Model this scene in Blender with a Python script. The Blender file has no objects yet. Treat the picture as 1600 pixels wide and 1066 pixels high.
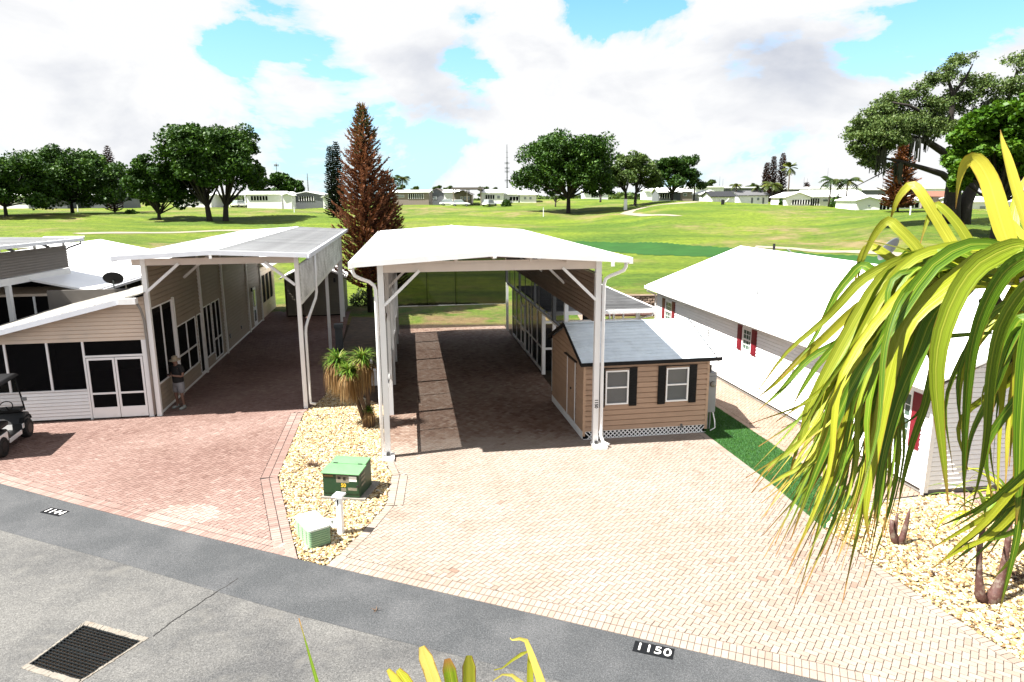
import bpy, math, random
import numpy as np
from mathutils import Vector, Matrix
R = math.radians
rnd = random.Random(7)
rng = np.random.default_rng(11)
scene = bpy.context.scene
col = scene.collection

# ------------------------------------------------------------------ camera
CAM_H, PITCH, ROLL, F = 6.7247, 0.2041, -0.0044, 1067.15
cam = bpy.data.cameras.new('camera')
cam.sensor_width = 36.0
cam.lens = F / 1600 * 36
cam.clip_start = 0.05
cam.clip_end = 9000
co = bpy.data.objects.new('camera', cam)
col.objects.link(co)
co.matrix_world = (Matrix.Translation((0, 0, CAM_H)) @ Matrix.Rotation(math.pi/2 - PITCH, 4, 'X')
                   @ Matrix.Rotation(ROLL, 4, 'Z'))
scene.camera = co

# ------------------------------------------------------------------ light
SUN_EL, SUN_AZ = R(57), R(72 + 180)     # azimuth from +Y towards +X of where the sun stands
SKY_K, SUN_K = 0.075, 5.0
scene.view_settings.view_transform = 'Standard'
scene.view_settings.look = 'None'
scene.view_settings.exposure = 2.0
scene.view_settings.gamma = 1.0
w = bpy.data.worlds.new('World')
scene.world = w
w.use_nodes = True
wt = w.node_tree
wt.nodes.clear()
def wn(t, **k):
    n = wt.nodes.new(t)
    for a, b in k.items():
        setattr(n, a, b)
    return n
WL = wt.links.new
def wmath(op, a, b=None, c=None, clamp=False):
    n = wn('ShaderNodeMath', operation=op)
    n.use_clamp = clamp
    for i, v in enumerate((a, b, c)):
        if v is None: continue
        if isinstance(v, (int, float)): n.inputs[i].default_value = v
        else: WL(v, n.inputs[i])
    return n.outputs[0]
sky = wn('ShaderNodeTexSky', sky_type='NISHITA')
sky.sun_disc = False
sky.sun_elevation = SUN_EL
sky.sun_rotation = SUN_AZ
sky.air_density = 1.0; sky.dust_density = 0.6; sky.ozone_density = 2.0
bg_sky = wn('ShaderNodeBackground')
stint = wn('ShaderNodeMix', data_type='RGBA', blend_type='MULTIPLY')
stint.inputs[0].default_value = 1.0
WL(sky.outputs[0], stint.inputs[6]); stint.inputs[7].default_value = (0.56, 0.86, 1.06, 1)
sepz = wn('ShaderNodeSeparateXYZ'); tcz = wn('ShaderNodeTexCoord'); WL(tcz.outputs['Generated'], sepz.inputs[0])
hz = wn('ShaderNodeMapRange', interpolation_type='SMOOTHSTEP'); WL(sepz.outputs[2], hz.inputs[0])
hz.inputs[1].default_value = 0.30; hz.inputs[2].default_value = 0.0; hz.inputs[3].default_value = 0.0; hz.inputs[4].default_value = 0.72
hmix = wn('ShaderNodeMix', data_type='RGBA'); WL(hz.outputs[0], hmix.inputs[0]); WL(stint.outputs[2], hmix.inputs[6]); hmix.inputs[7].default_value = (2.2, 2.95, 3.3, 1)
WL(hmix.outputs[2], bg_sky.inputs[0])
bg_sky.inputs[1].default_value = SKY_K
tc = wn('ShaderNodeTexCoord')
def cloud_noise(scale, detail, off, lift=0.0, dist=0.3, rough=0.55):
    mp = wn('ShaderNodeMapping')
    mp.inputs['Location'].default_value = (off, off*0.7, off*0.3 + lift)
    mp.inputs['Scale'].default_value = (1, 1, 1.9)
    WL(tc.outputs['Generated'], mp.inputs[0])
    n = wn('ShaderNodeTexNoise')
    n.inputs['Scale'].default_value = scale
    n.inputs['Detail'].default_value = detail
    n.inputs['Roughness'].default_value = rough
    n.inputs['Distortion'].default_value = dist
    WL(mp.outputs[0], n.inputs['Vector'])
    return n.outputs['Fac']
def around(px, row, deg, amount):
    """smooth bump of the given angular radius round a direction of the sky"""
    c, s = math.cos(PITCH), math.sin(PITCH)
    x, y = px - 800, row - 533
    d = Vector((x, F*c - y*s, -F*s - y*c)).normalized()
    n = wn('ShaderNodeVectorMath', operation='DISTANCE')
    WL(tc.outputs['Generated'], n.inputs[0]); n.inputs[1].default_value = tuple(d)
    m = wn('ShaderNodeMapRange', interpolation_type='SMOOTHSTEP')
    m.inputs[1].default_value = 2*math.sin(math.radians(deg)/2); m.inputs[2].default_value = 0
    m.inputs[3].default_value = 0; m.inputs[4].default_value = amount
    WL(n.outputs['Value'], m.inputs[0])
    return m.outputs[0]
CLOUD_OFF = 5.1
big = wmath('ADD', cloud_noise(3.4, 10, CLOUD_OFF, rough=0.6), 0.02)
for g_ in [(345,40,9,-.20), (425,70,6,-.15), (525,55,6,-.16), (735,45,6,-.20), (150,68,4,-.12), (905,25,5,-.14), (1015,20,5,-.15), (470,190,9,-.10), (400,225,8,-.07), (565,160,5,-.10), (1120,205,8,-.10), (1430,100,7,-.12),
           (1560,20,6,-.10), (920,190,5,-.06), (640,200,5,-.03), (220,200,6,-.05), (-500,0,14,-.12), (2100,-100,16,-.14), (800,-700,22,-.16), (300,-500,16,-.12), (1500,-700,18,-.14),
           (620,110,10,.10), (200,130,12,.07), (1250,100,13,.10), (900,110,9,.09), (440,110,5,.14), (300,110,9,.06)]:
    big = wmath('ADD', big, around(*g_))
def wramp(v, stops):
    n = wn('ShaderNodeValToRGB')
    e = n.color_ramp.elements
    while len(e) > 1: e.remove(e[-1])
    e[0].position, e[0].color = stops[0][0], stops[0][1]
    for q_, c in stops[1:]:
        q = e.new(q_); q.color = c
    WL(v, n.inputs[0])
    return n.outputs[0]
g = lambda v: (v, v, v, 1)
mask = wramp(big, [(0.405, g(0)), (0.425, g(0.6)), (0.47, g(1))])
gl = cloud_noise(4.5, 6, CLOUD_OFF+2.2, 0.05)
for g_ in [(660,165,7,.17), (690,212,8,.15), (90,105,9,.05), (1240,130,9,.22), (1290,110,7,.12), (130,30,9,.08), (260,150,8,.08), (870,110,6,.07), (490,152,4,.14), (-300,-50,14,.12), (1900,50,12,.12), (700,-600,14,.1)]:
    gl = wmath('ADD', gl, around(*g_))
thick = wramp(gl, [(0.60, g(0)), (0.92, g(1))])
cc = wn('ShaderNodeMix', data_type='RGBA')
WL(thick, cc.inputs[0])
cc.inputs[6].default_value = (0.25, 0.251, 0.254, 1)
cc.inputs[7].default_value = (0.135, 0.146, 0.172, 1)
bg_cloud = wn('ShaderNodeBackground')
WL(cc.outputs[2], bg_cloud.inputs[0])
bg_cloud.inputs[1].default_value = 1.0
mx = wn('ShaderNodeMixShader')
WL(mask, mx.inputs[0])
WL(bg_sky.outputs[0], mx.inputs[1])
WL(bg_cloud.outputs[0], mx.inputs[2])
wo = wn('ShaderNodeOutputWorld')
WL(mx.outputs[0], wo.inputs[0])

sun = bpy.data.lights.new('sun', 'SUN')
sun.energy = SUN_K
sun.angle = R(0.5)
sun.color = (1.0, 0.965, 0.91)
so = bpy.data.objects.new('sun', sun)
sd = Vector((math.cos(SUN_EL)*math.sin(SUN_AZ), math.cos(SUN_EL)*math.cos(SUN_AZ), math.sin(SUN_EL)))
so.rotation_euler = sd.to_track_quat('Z', 'Y').to_euler()
so.location = (-30, -10, 60)
col.objects.link(so)

# ------------------------------------------------------------------ helpers
def ray(px, py):
    x, y = px - 800, py - 533
    cr, sr = math.cos(ROLL), math.sin(ROLL)
    x, y = x*cr + y*sr, -x*sr + y*cr
    c, s = math.cos(PITCH), math.sin(PITCH)
    return Vector((x, F*c - y*s, -F*s - y*c))
def G(px, py, z=0.0):                    # where the photo's sight line meets the level z
    d = ray(px, py); t = (z - CAM_H) / d.z
    return Vector((d.x*t, d.y*t, z))
def AT(px, py, Y):                       # ... and where it is Y metres away
    d = ray(px, py); t = Y / d.y
    return Vector((d.x*t, Y, CAM_H + d.z*t))

def tag(o, label=None, cat=None, group=None, kind=None):
    if label: o['label'] = label
    if cat: o['category'] = cat
    if group: o['group'] = group
    if kind: o['kind'] = kind
    return o
def empty(name, loc=(0,0,0), rz=0.0, label=None, cat=None, group=None):
    o = bpy.data.objects.new(name, None)
    o.empty_display_size = 0.2
    o.location = loc; o.rotation_euler = (0, 0, rz)
    col.objects.link(o)
    return tag(o, label, cat, group)
def link(name, me, parent=None, loc=(0,0,0), rot=(0,0,0)):
    o = bpy.data.objects.new(name, me)
    o.location = loc; o.rotation_euler = rot
    if parent is not None: o.parent = parent
    col.objects.link(o)
    return o
def copy_tree(o, parent=None):
    c = o.copy(); col.objects.link(c); c.parent = parent
    for ch in list(o.children): copy_tree(ch, c)
    return c

class MB:
    def __init__(s): s.v = []; s.f = []; s.smooth = False
    def add(s, vs, fs):
        n = len(s.v); s.v += [tuple(v) for v in vs]; s.f += [tuple(i + n for i in f) for f in fs]; return s
    def box(s, x0, x1, y0, y1, z0, z1):
        v = [(x0,y0,z0),(x1,y0,z0),(x1,y1,z0),(x0,y1,z0),(x0,y0,z1),(x1,y0,z1),(x1,y1,z1),(x0,y1,z1)]
        return s.add(v, [(0,3,2,1),(4,5,6,7),(0,1,5,4),(1,2,6,5),(2,3,7,6),(3,0,4,7)])
    def hexa(s, v): return s.add(v, [(0,3,2,1),(4,5,6,7),(0,1,5,4),(1,2,6,5),(2,3,7,6),(3,0,4,7)])
    def bar(s, a, b, w, h=None, up=(0,0,1)):
        h = h or w; a = Vector(a); b = Vector(b); d = (b-a).normalized(); up = Vector(up)
        if abs(d.dot(up)) > 0.98: up = Vector((0,1,0))
        r = d.cross(up).normalized(); u = r.cross(d)
        v = []
        for p in (a, b):
            for i, j in ((-1,-1),(1,-1),(1,1),(-1,1)): v.append(p + r*(i*w/2) + u*(j*h/2))
        return s.add(v, [(3,2,1,0),(4,5,6,7),(0,1,5,4),(1,2,6,5),(2,3,7,6),(3,0,4,7)])
    def tube(s, pts, rad, n=8, caps=True):
        pts = [Vector(p) for p in pts]
        if not hasattr(rad, '__len__'): rad = [rad]*len(pts)
        rings = []; ref = Vector((0.3,0.9,0.1))
        for i, p in enumerate(pts):
            d = (pts[min(i+1,len(pts)-1)] - pts[max(i-1,0)]).normalized()
            r = d.cross(ref)
            if r.length < 0.05: r = d.cross(Vector((1,0,0)))
            r.normalize(); u = r.cross(d); ref = d.cross(r)*-1 if False else ref
            rings.append([p + (r*math.cos(2*math.pi*k/n) + u*math.sin(2*math.pi*k/n))*rad[i] for k in range(n)])
        v = [q for rg in rings for q in rg]; f = []
        for i in range(len(pts)-1):
            for k in range(n):
                f.append((i*n+k, (i+1)*n+k, (i+1)*n+(k+1)%n, i*n+(k+1)%n))
        if caps: f += [tuple(range(n)), tuple(reversed(range((len(pts)-1)*n, len(pts)*n)))]
        return s.add(v, f)
    def lathe(s, prof, n=16, cx=0, cy=0, cz=0):
        v = []; f = []
        for r, z in prof:
            for k in range(n):
                a = 2*math.pi*k/n; v.append((cx+r*math.cos(a), cy+r*math.sin(a), cz+z))
        for i in range(len(prof)-1):
            for k in range(n): f.append((i*n+k, i*n+(k+1)%n, (i+1)*n+(k+1)%n, (i+1)*n+k))
        f.append(tuple(reversed(range(n)))); f.append(tuple(range((len(prof)-1)*n, len(prof)*n)))
        return s.add(v, f)
    def prism(s, poly, z0, z1):
        n = len(poly); v = [(x,y,z0) for x,y in poly] + [(x,y,z1) for x,y in poly]
        return s.add(v, [tuple(reversed(range(n))), tuple(range(n,2*n))] + [(i,(i+1)%n,n+(i+1)%n,n+i) for i in range(n)])
    def xform(s, m):
        s.v = [tuple(m @ Vector(v)) for v in s.v]; return s
    def mesh(s, name, mat=None, smooth=None):
        me = bpy.data.meshes.new(name); me.from_pydata(s.v, [], s.f)
        if mat: me.materials.append(mat)
        if smooth or (smooth is None and s.smooth):
            me.polygons.foreach_set('use_smooth', [True]*len(me.polygons))
        me.update(); return me
    def build(s, name, mat, parent=None, bevel=0, smooth=None, loc=(0,0,0), rot=(0,0,0)):
        o = link(name, s.mesh(name, mat, smooth), parent, loc, rot)
        if bevel:
            b = o.modifiers.new('bevel', 'BEVEL'); b.width = bevel; b.segments = 2; b.limit_method = 'ANGLE'
        return o

def quads_mesh(name, V, mat, tint=None, n=4, smooth=False):
    """V: (N, n, 3) array, one face each; tint: (N,) float stored per face"""
    N = V.shape[0]
    me = bpy.data.meshes.new(name)
    me.vertices.add(N*n); me.vertices.foreach_set('co', V.astype(np.float32).ravel())
    me.loops.add(N*n); me.loops.foreach_set('vertex_index', np.arange(N*n, dtype=np.int32))
    me.polygons.add(N)
    me.polygons.foreach_set('loop_start', np.arange(0, N*n, n, dtype=np.int32))
    me.update(calc_edges=True)
    if tint is not None:
        a = me.attributes.new('tint', 'FLOAT', 'FACE'); a.data.foreach_set('value', tint.astype(np.float32))
    if mat: me.materials.append(mat)
    return me

# ------------------------------------------------------------------ materials
KA = 0.385      # overall reflectance scale of everything that is not white paint
def sc(c, k=None):
    if not hasattr(c, '__len__'): return c
    return tuple(x*(KA if k is None else k) for x in c[:3])
def nt(name):
    m = bpy.data.materials.new(name); m.use_nodes = True
    t = m.node_tree; t.nodes.clear()
    out = t.nodes.new('ShaderNodeOutputMaterial')
    return m, t, out
def noise_node(t, scale, detail=4, rough=0.55, coord='Object', vec=None, stretch=None):
    if vec is None:
        c = t.nodes.new('ShaderNodeTexCoord'); vec = c.outputs[coord]
    if stretch:
        mp = t.nodes.new('ShaderNodeMapping'); mp.inputs['Scale'].default_value = stretch
        t.links.new(vec, mp.inputs[0]); vec = mp.outputs[0]
    n = t.nodes.new('ShaderNodeTexNoise')
    n.inputs['Scale'].default_value = scale; n.inputs['Detail'].default_value = detail
    n.inputs['Roughness'].default_value = rough
    t.links.new(vec, n.inputs['Vector'])
    return n.outputs['Fac']
def ramp_node(t, fac, stops):
    n = t.nodes.new('ShaderNodeValToRGB'); e = n.color_ramp.elements
    while len(e) > 1: e.remove(e[-1])
    c = lambda c: (c[0], c[1], c[2], 1) if hasattr(c, '__len__') else (c, c, c, 1)
    e[0].position = stops[0][0]; e[0].color = c(stops[0][1])
    for p, q in stops[1:]:
        x = e.new(p); x.color = c(q)
    t.links.new(fac, n.inputs[0]); return n.outputs[0]
def mix_node(t, fac, a, b, mode='MIX'):
    n = t.nodes.new('ShaderNodeMix'); n.data_type = 'RGBA'; n.blend_type = mode
    for i, v in ((0, fac), (6, a), (7, b)):
        if isinstance(v, (int, float)): n.inputs[i].default_value = v if i == 0 else (v, v, v, 1)
        elif isinstance(v, tuple): n.inputs[i].default_value = (*v[:3], 1)
        else: t.links.new(v, n.inputs[i])
    return n.outputs[2]
MATS = {}
def mat(name, c, rough=0.6, var=0.12, scale=3.0, bump=0.0, bscale=40, metal=0.0, spec=0.5, dirt=None, dscale=1.2,
        dlo=0.52, dhi=0.75, obj=0.0, coord='Object', tint=None, stretch=None, coat=0.0, raw=False):
    """principled surface: base colour, noise variation, optional dirt colour blotches, per object or per face tint"""
    if name in MATS: return MATS[name]
    if max(c) < 0.585 and not raw: c = sc(c); dirt = sc(dirt) if dirt else dirt
    m, t, out = nt(name)
    p = t.nodes.new('ShaderNodeBsdfPrincipled'); t.links.new(p.outputs[0], out.inputs[0])
    f = noise_node(t, scale, 5, coord=coord, stretch=stretch)
    lo = tuple(max(0, x*(1-var)) for x in c); hi = tuple(min(1, x*(1+var)) for x in c)
    colr = ramp_node(t, f, [(0.3, lo), (0.7, hi)])
    if tint:
        at = t.nodes.new('ShaderNodeAttribute'); at.attribute_name = 'tint'
        tcol = ramp_node(t, at.outputs['Fac'], tint)
        colr = mix_node(t, 1.0, colr, tcol, 'MULTIPLY')
    if obj:
        oi = t.nodes.new('ShaderNodeObjectInfo')
        oc = ramp_node(t, oi.outputs['Random'], [(0, 1-obj), (1, 1.0)])
        colr = mix_node(t, 1.0, colr, oc, 'MULTIPLY')
    if dirt:
        d = noise_node(t, dscale, 6, 0.65, coord=coord)
        df = ramp_node(t, d, [(dlo, 0), (dhi, 1)])
        colr = mix_node(t, df, colr, dirt)
    t.links.new(colr, p.inputs['Base Color'])
    p.inputs['Metallic'].default_value = metal
    p.inputs['Specular IOR Level'].default_value = spec
    if coat: p.inputs['Coat Weight'].default_value = coat
    rr = noise_node(t, scale*2.3, 3, coord=coord)
    rv = t.nodes.new('ShaderNodeMapRange'); rv.inputs[3].default_value = max(0, rough-0.08); rv.inputs[4].default_value = min(1, rough+0.08)
    t.links.new(rr, rv.inputs[0]); t.links.new(rv.outputs[0], p.inputs['Roughness'])
    if bump:
        bn = noise_node(t, bscale, 4, coord=coord)
        b = t.nodes.new('ShaderNodeBump'); b.inputs['Strength'].default_value = bump; b.inputs['Distance'].default_value = 0.01
        t.links.new(bn, b.inputs['Height']); t.links.new(b.outputs[0], p.inputs['Normal'])
    MATS[name] = m; return m
def leafmat(name, stops, rough=0.45, trans=0.3, spec=0.15, nscale=0, ncol=None):
    if name in MATS: return MATS[name]
    m, t, out = nt(name)
    at = t.nodes.new('ShaderNodeAttribute'); at.attribute_name = 'tint'
    c = ramp_node(t, at.outputs['Fac'], [(a, sc(b)) for a, b in stops])
    p = t.nodes.new('ShaderNodeBsdfPrincipled'); p.inputs['Roughness'].default_value = rough
    p.inputs['Specular IOR Level'].default_value = spec
    t.links.new(c, p.inputs['Base Color'])
    tr = t.nodes.new('ShaderNodeBsdfTranslucent'); t.links.new(mix_node(t, 1.0, c, (1.0, 1.0, 0.55), 'MULTIPLY'), tr.inputs[0])
    mxs = t.nodes.new('ShaderNodeMixShader'); mxs.inputs[0].default_value = trans
    t.links.new(p.outputs[0], mxs.inputs[1]); t.links.new(tr.outputs[0], mxs.inputs[2]); t.links.new(mxs.outputs[0], out.inputs[0])
    MATS[name] = m; return m
def screenmat(name, c, open_):
    m, t, out = nt(name)
    p = t.nodes.new('ShaderNodeBsdfPrincipled'); p.inputs['Base Color'].default_value = (*c, 1); p.inputs['Roughness'].default_value = 0.9; p.inputs['Specular IOR Level'].default_value = 0.08
    tr = t.nodes.new('ShaderNodeBsdfTransparent'); mxs = t.nodes.new('ShaderNodeMixShader'); mxs.inputs[0].default_value = open_
    t.links.new(p.outputs[0], mxs.inputs[1]); t.links.new(tr.outputs[0], mxs.inputs[2]); t.links.new(mxs.outputs[0], out.inputs[0])
    MATS[name] = m; return m

WHITE = mat('white_painted_metal', (0.74,0.74,0.73), 0.4, 0.03, 2, dirt=(0.62,0.60,0.55), dscale=2.5, dlo=0.6, dhi=0.95)
WSIDE = mat('white_vinyl', (0.74,0.74,0.73), 0.5, 0.03, 1.5, dirt=(0.60,0.58,0.54), dscale=1.3, dlo=0.6, dhi=1.0)
CREAM = mat('cream_vinyl', (0.62,0.50,0.39), 0.5, 0.05, 1.5, dirt=(0.48,0.42,0.35), dscale=0.9, dlo=0.5, dhi=0.9)
BEAM = mat('cream_beam', (0.59,0.52,0.46), 0.5, 0.04, 2)
TAN = mat('tan_vinyl', (0.40,0.275,0.19), 0.55, 0.06, 1.5, dirt=(0.22,0.165,0.12), dscale=0.9, dlo=0.5, dhi=0.9)
TAUPE = mat('taupe_vinyl', (0.40,0.345,0.29), 0.55, 0.05, 1.2)
OLDWHITE = mat('mildewed_white_vinyl', (0.70,0.72,0.70), 0.6, 0.06, 3, dirt=(0.34,0.35,0.32), dscale=1.8, dlo=0.42, dhi=0.7)
ROOFW = mat('white_roof_metal', (0.80,0.80,0.80), 0.38, 0.03, 2, dirt=(0.66,0.65,0.62), dscale=0.8, dlo=0.55, dhi=0.95)
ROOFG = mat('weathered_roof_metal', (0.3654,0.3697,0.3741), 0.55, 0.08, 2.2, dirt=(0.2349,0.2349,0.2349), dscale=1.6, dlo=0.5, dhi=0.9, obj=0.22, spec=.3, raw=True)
ROOFL = mat('grimy_ribbed_roof', (0.2088,0.2114,0.2132), 0.55, 0.10, 2.2, dirt=(0.1044,0.1044,0.1044), dscale=1.6, dlo=0.45, dhi=0.8, obj=0.45, spec=.3, raw=True)
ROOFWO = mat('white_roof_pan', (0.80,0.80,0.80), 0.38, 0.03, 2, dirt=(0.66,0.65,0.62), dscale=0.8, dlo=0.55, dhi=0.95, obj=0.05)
SHEDROOF = mat('galvanised_roof', (0.58,0.64,0.68), 0.4, 0.08, 3, metal=0.0, dirt=(0.42,0.47,0.50), dscale=2, obj=0.08)
SHEDWALL = mat('tan_shed_board', (0.348,0.2279,0.1496), 0.6, 0.07, 1.2, stretch=(1,1,6), obj=0.10, dirt=(0.2784,0.1827,0.1175), dscale=1.5, dlo=0.5, dhi=0.85, raw=True)
SHEDTRIM = mat('tan_trim', (0.3654,0.2436,0.161), 0.6, 0.05, 2, raw=True)
BLACK = mat('black_paint', (0.012,0.012,0.013), 0.6, 0.2, 3, spec=0.2)
RED = mat('burgundy_shutter', (0.36,0.022,0.04), 0.45, 0.08, 3)
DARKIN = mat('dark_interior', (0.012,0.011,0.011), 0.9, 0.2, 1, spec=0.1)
CONC = mat('concrete', (0.50,0.46,0.40), 0.85, 0.12, 5, bump=0.4, bscale=60, dirt=(0.33,0.30,0.26), dscale=2.5)
SHINGLE = mat('grey_shingle', (0.56,0.53,0.47), 0.9, 0.18, 16, bump=0.5, bscale=80, dirt=(0.24,0.23,0.2), dscale=9, obj=0.2)
IRON = mat('cast_iron', (0.016,0.02,0.022), 0.75, 0.3, 6, bump=0.3, bscale=50, spec=0.15, dirt=(0.09,0.04,0.025), dscale=4, dlo=0.62, dhi=0.8)
GLASS = None
def glassmat():
    m, t, out = nt('window_glass')
    p = t.nodes.new('ShaderNodeBsdfPrincipled'); p.inputs['Base Color'].default_value = (0.16,0.19,0.19,1)
    p.inputs['Roughness'].default_value = 0.05; p.inputs['Specular IOR Level'].default_value = 0.9
    t.links.new(p.outputs[0], out.inputs[0]); return m
GLASS = glassmat()
GREENGLASS = mat('green_tinted_glass', (0.17,0.26,0.20), 0.08, 0.25, 2.5, spec=0.8)
BLIND = mat('window_blind', (0.09,0.09,0.092), 0.6, 0.04, 3, raw=True)
SCREEN = screenmat('black_insect_screen', (0.004,0.004,0.0045), 0.17)
SCREEN3 = screenmat('rear_shade_mesh', (0.012,0.012,0.009), 0.085)
SCREEN2 = screenmat('dark_shade_mesh', (0.012,0.012,0.009), 0.27)
CHARC = mat('charcoal_plastic', (0.02,0.02,0.022), 0.5, 0.2, 3)
RUBBER = mat('tyre_rubber', (0.012,0.012,0.012), 0.8, 0.2, 5)

def lap_board(a, b, z, ta, tb, o, u, nrm, proud, thick):
    (ux, uy), (nx, ny) = u, nrm
    P_ = lambda s, off, zz: (o[0]+ux*s+nx*off, o[1]+uy*s+ny*off, zz)
    if abs(ta-tb) < 1e-6 and ta-z > .07:
        g_ = min(.03, (ta-z)*.2)
        prof = [(proud, z), (.006, ta-g_), (-.014, ta-g_+.002), (-.014, ta), (-thick+proud*.0-.004, ta), (-thick-.004, z)]
    else:
        prof = None
    if prof:
        v = [P_(a, d, zz) for d, zz in prof] + [P_(b, d, zz) for d, zz in prof]; k = len(prof)
        f = [tuple(range(k)), tuple(reversed(range(k, 2*k)))] + [(i, k+i, k+(i+1)%k, (i+1)%k) for i in range(k)]
        if nx*uy - ny*ux < 0: f = [tuple(reversed(q)) for q in f]
        return v, f
    v = [P_(a, proud, z), P_(b, proud, z), P_(b, proud-thick, z), P_(a, proud-thick, z), P_(a, .002, ta), P_(b, .002, tb), P_(b, .002-thick, tb), P_(a, .002-thick, ta)]
    if nx*uy - ny*ux < 0: v = [v[i] for i in (1,0,3,2,5,4,7,6)]
    return v, [(0,3,2,1),(4,5,6,7),(0,1,5,4),(1,2,6,5),(2,3,7,6),(3,0,4,7)]
# siding: every lap a board of its own
def siding(parent, o, u, length, z0, z1, expo, material, holes=(), zr=None, name='siding_board', proud=0.03, thick=0.034, out=None):
    """o origin (x, y) in the parent's frame, u unit direction along wall; outward normal = u rotated -90 deg unless out given.
       zr(s) gives the top limit along the wall (for sloping tops)"""
    ux, uy = u; nx, ny = out if out else (uy, -ux)
    z = z0; k = 0
    while z < z1 - 1e-4:
        zt = min(z + expo, z1)
        cuts = [(0, length)]
        for h0, h1, hz0, hz1 in holes:
            if hz0 < zt - 0.01 and hz1 > z + 0.01:
                nc = []
                for a, b in cuts:
                    if h1 <= a or h0 >= b: nc.append((a, b)); continue
                    if h0 > a: nc.append((a, h0))
                    if h1 < b: nc.append((h1, b))
                cuts = nc
        extra = []
        for h0, h1, hz0, hz1 in holes:
            if hz0 < zt - 0.01 and hz1 > z + 0.01:
                if hz0 > z + 0.012: extra.append((h0, h1, z, hz0))
                if hz1 < zt - 0.012: extra.append((h0, h1, hz1, zt))
        for a, b, zlo, zhi in extra:
            v = []
            for (zz_, off) in ((zlo, proud), (zhi, 0.002)):
                v += [(o[0]+ux*a+nx*off, o[1]+uy*a+ny*off, zz_), (o[0]+ux*b+nx*off, o[1]+uy*b+ny*off, zz_), (o[0]+ux*b+nx*(off-thick), o[1]+uy*b+ny*(off-thick), zz_), (o[0]+ux*a+nx*(off-thick), o[1]+uy*a+ny*(off-thick), zz_)]
            if nx*uy - ny*ux < 0: v = [v[i] for i in (1,0,3,2,5,4,7,6)]
            MB().hexa(v).build(name, material, parent)
        for a, b in cuts:
            if b - a < 0.03: continue
            segs = [(a, b, zt, zt)]
            if zr:
                n = 240; ss_ = [a + (b-a)*i/n for i in range(n+1)]; st = [2 if zr(s) >= zt-1e-6 else (1 if zr(s) > z+0.004 else 0) for s in ss_]
                segs = []; i = 0
                while i < n:
                    j = i
                    while j < n and st[j+1] == st[i]: j += 1
                    if st[i] == 2: segs.append((ss_[i], ss_[min(j+1, n)] if j < n else ss_[j], zt, zt))
                    elif st[i] == 1:
                        e = min(j+1, n) if j < n and st[min(j+1, n)] == 2 else j
                        mid = max(range(i, e+1), key=lambda q: zr(ss_[q]))
                        for (u0, u1) in ((i, mid), (mid, e)):
                            if u1 > u0: segs.append((ss_[u0], ss_[u1], min(zt, zr(ss_[u0])), min(zt, zr(ss_[u1]))))
                    i = j+1
            for a, b, ta, tb in segs:
                if b - a < 0.012: continue
                v, f = lap_board(a, b, z, ta, tb, o, (ux, uy), (nx, ny), proud, thick)
                MB().add(v, f).build(name, material, parent)
        z += expo; k += 1

def clip_half(poly, p, n):
    """keep the side where (q-p).n >= 0"""
    out = []
    for i in range(len(poly)):
        a, b = poly[i], poly[(i+1) % len(poly)]
        da = (a[0]-p[0])*n[0] + (a[1]-p[1])*n[1]; db = (b[0]-p[0])*n[0] + (b[1]-p[1])*n[1]
        if da >= 0: out.append(a)
        if (da >= 0) != (db >= 0):
            t = da/(da-db); out.append((a[0]+(b[0]-a[0])*t, a[1]+(b[1]-a[1])*t))
    return out
def inside(poly, x, y):
    c = False; n = len(poly); j = n-1
    for i in range(n):
        xi, yi = poly[i]; xj, yj = poly[j]
        if (yi > y) != (yj > y) and x < (xj-xi)*(y-yi)/(yj-yi)+xi: c = not c
        j = i
    return c
def area(poly): return 0.5*sum(poly[i][0]*poly[(i+1)%len(poly)][1]-poly[(i+1)%len(poly)][0]*poly[i][1] for i in range(len(poly)))
def seg_cross(a, b, c, d):
    f = lambda p, q, r: (q[0]-p[0])*(r[1]-p[1])-(q[1]-p[1])*(r[0]-p[0])
    return f(a,b,c)*f(a,b,d) < 0 and f(c,d,a)*f(c,d,b) < 0
def clip_to(poly, edges):
    for (a, b) in edges:
        if any(seg_cross(a, b, poly[i], poly[(i+1) % len(poly)]) for i in range(len(poly))):
            n = (-(b[1]-a[1]), b[0]-a[0])      # inside is left of a->b (ccw)
            poly = clip_half(poly, a, n)
            if len(poly) < 3: return []
    return poly
def paver_geo(pl, z, depth=0.012, gap=0.0075):
    """one paver as verts, faces: inset outline with a top and side walls"""
    cx = sum(p[0] for p in pl)/len(pl); cy = sum(p[1] for p in pl)/len(pl)
    if area(pl) < 0: pl = pl[::-1]
    q = []
    n = len(pl)
    for p in pl:
        d = math.hypot(p[0]-cx, p[1]-cy) or 1
        k = min(0.5, gap*1.35/d); q.append((p[0]+(cx-p[0])*k, p[1]+(cy-p[1])*k))
    tx, ty = rnd.gauss(0, .006), rnd.gauss(0, .006)
    v = [(x, y, z-depth) for x, y in q] + [(x, y, z+(x-cx)*tx+(y-cy)*ty) for x, y in q]
    f = [tuple(range(n, 2*n))] + [(i, (i+1)%n, n+(i+1)%n, n+i) for i in range(n)]
    return v, f
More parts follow.
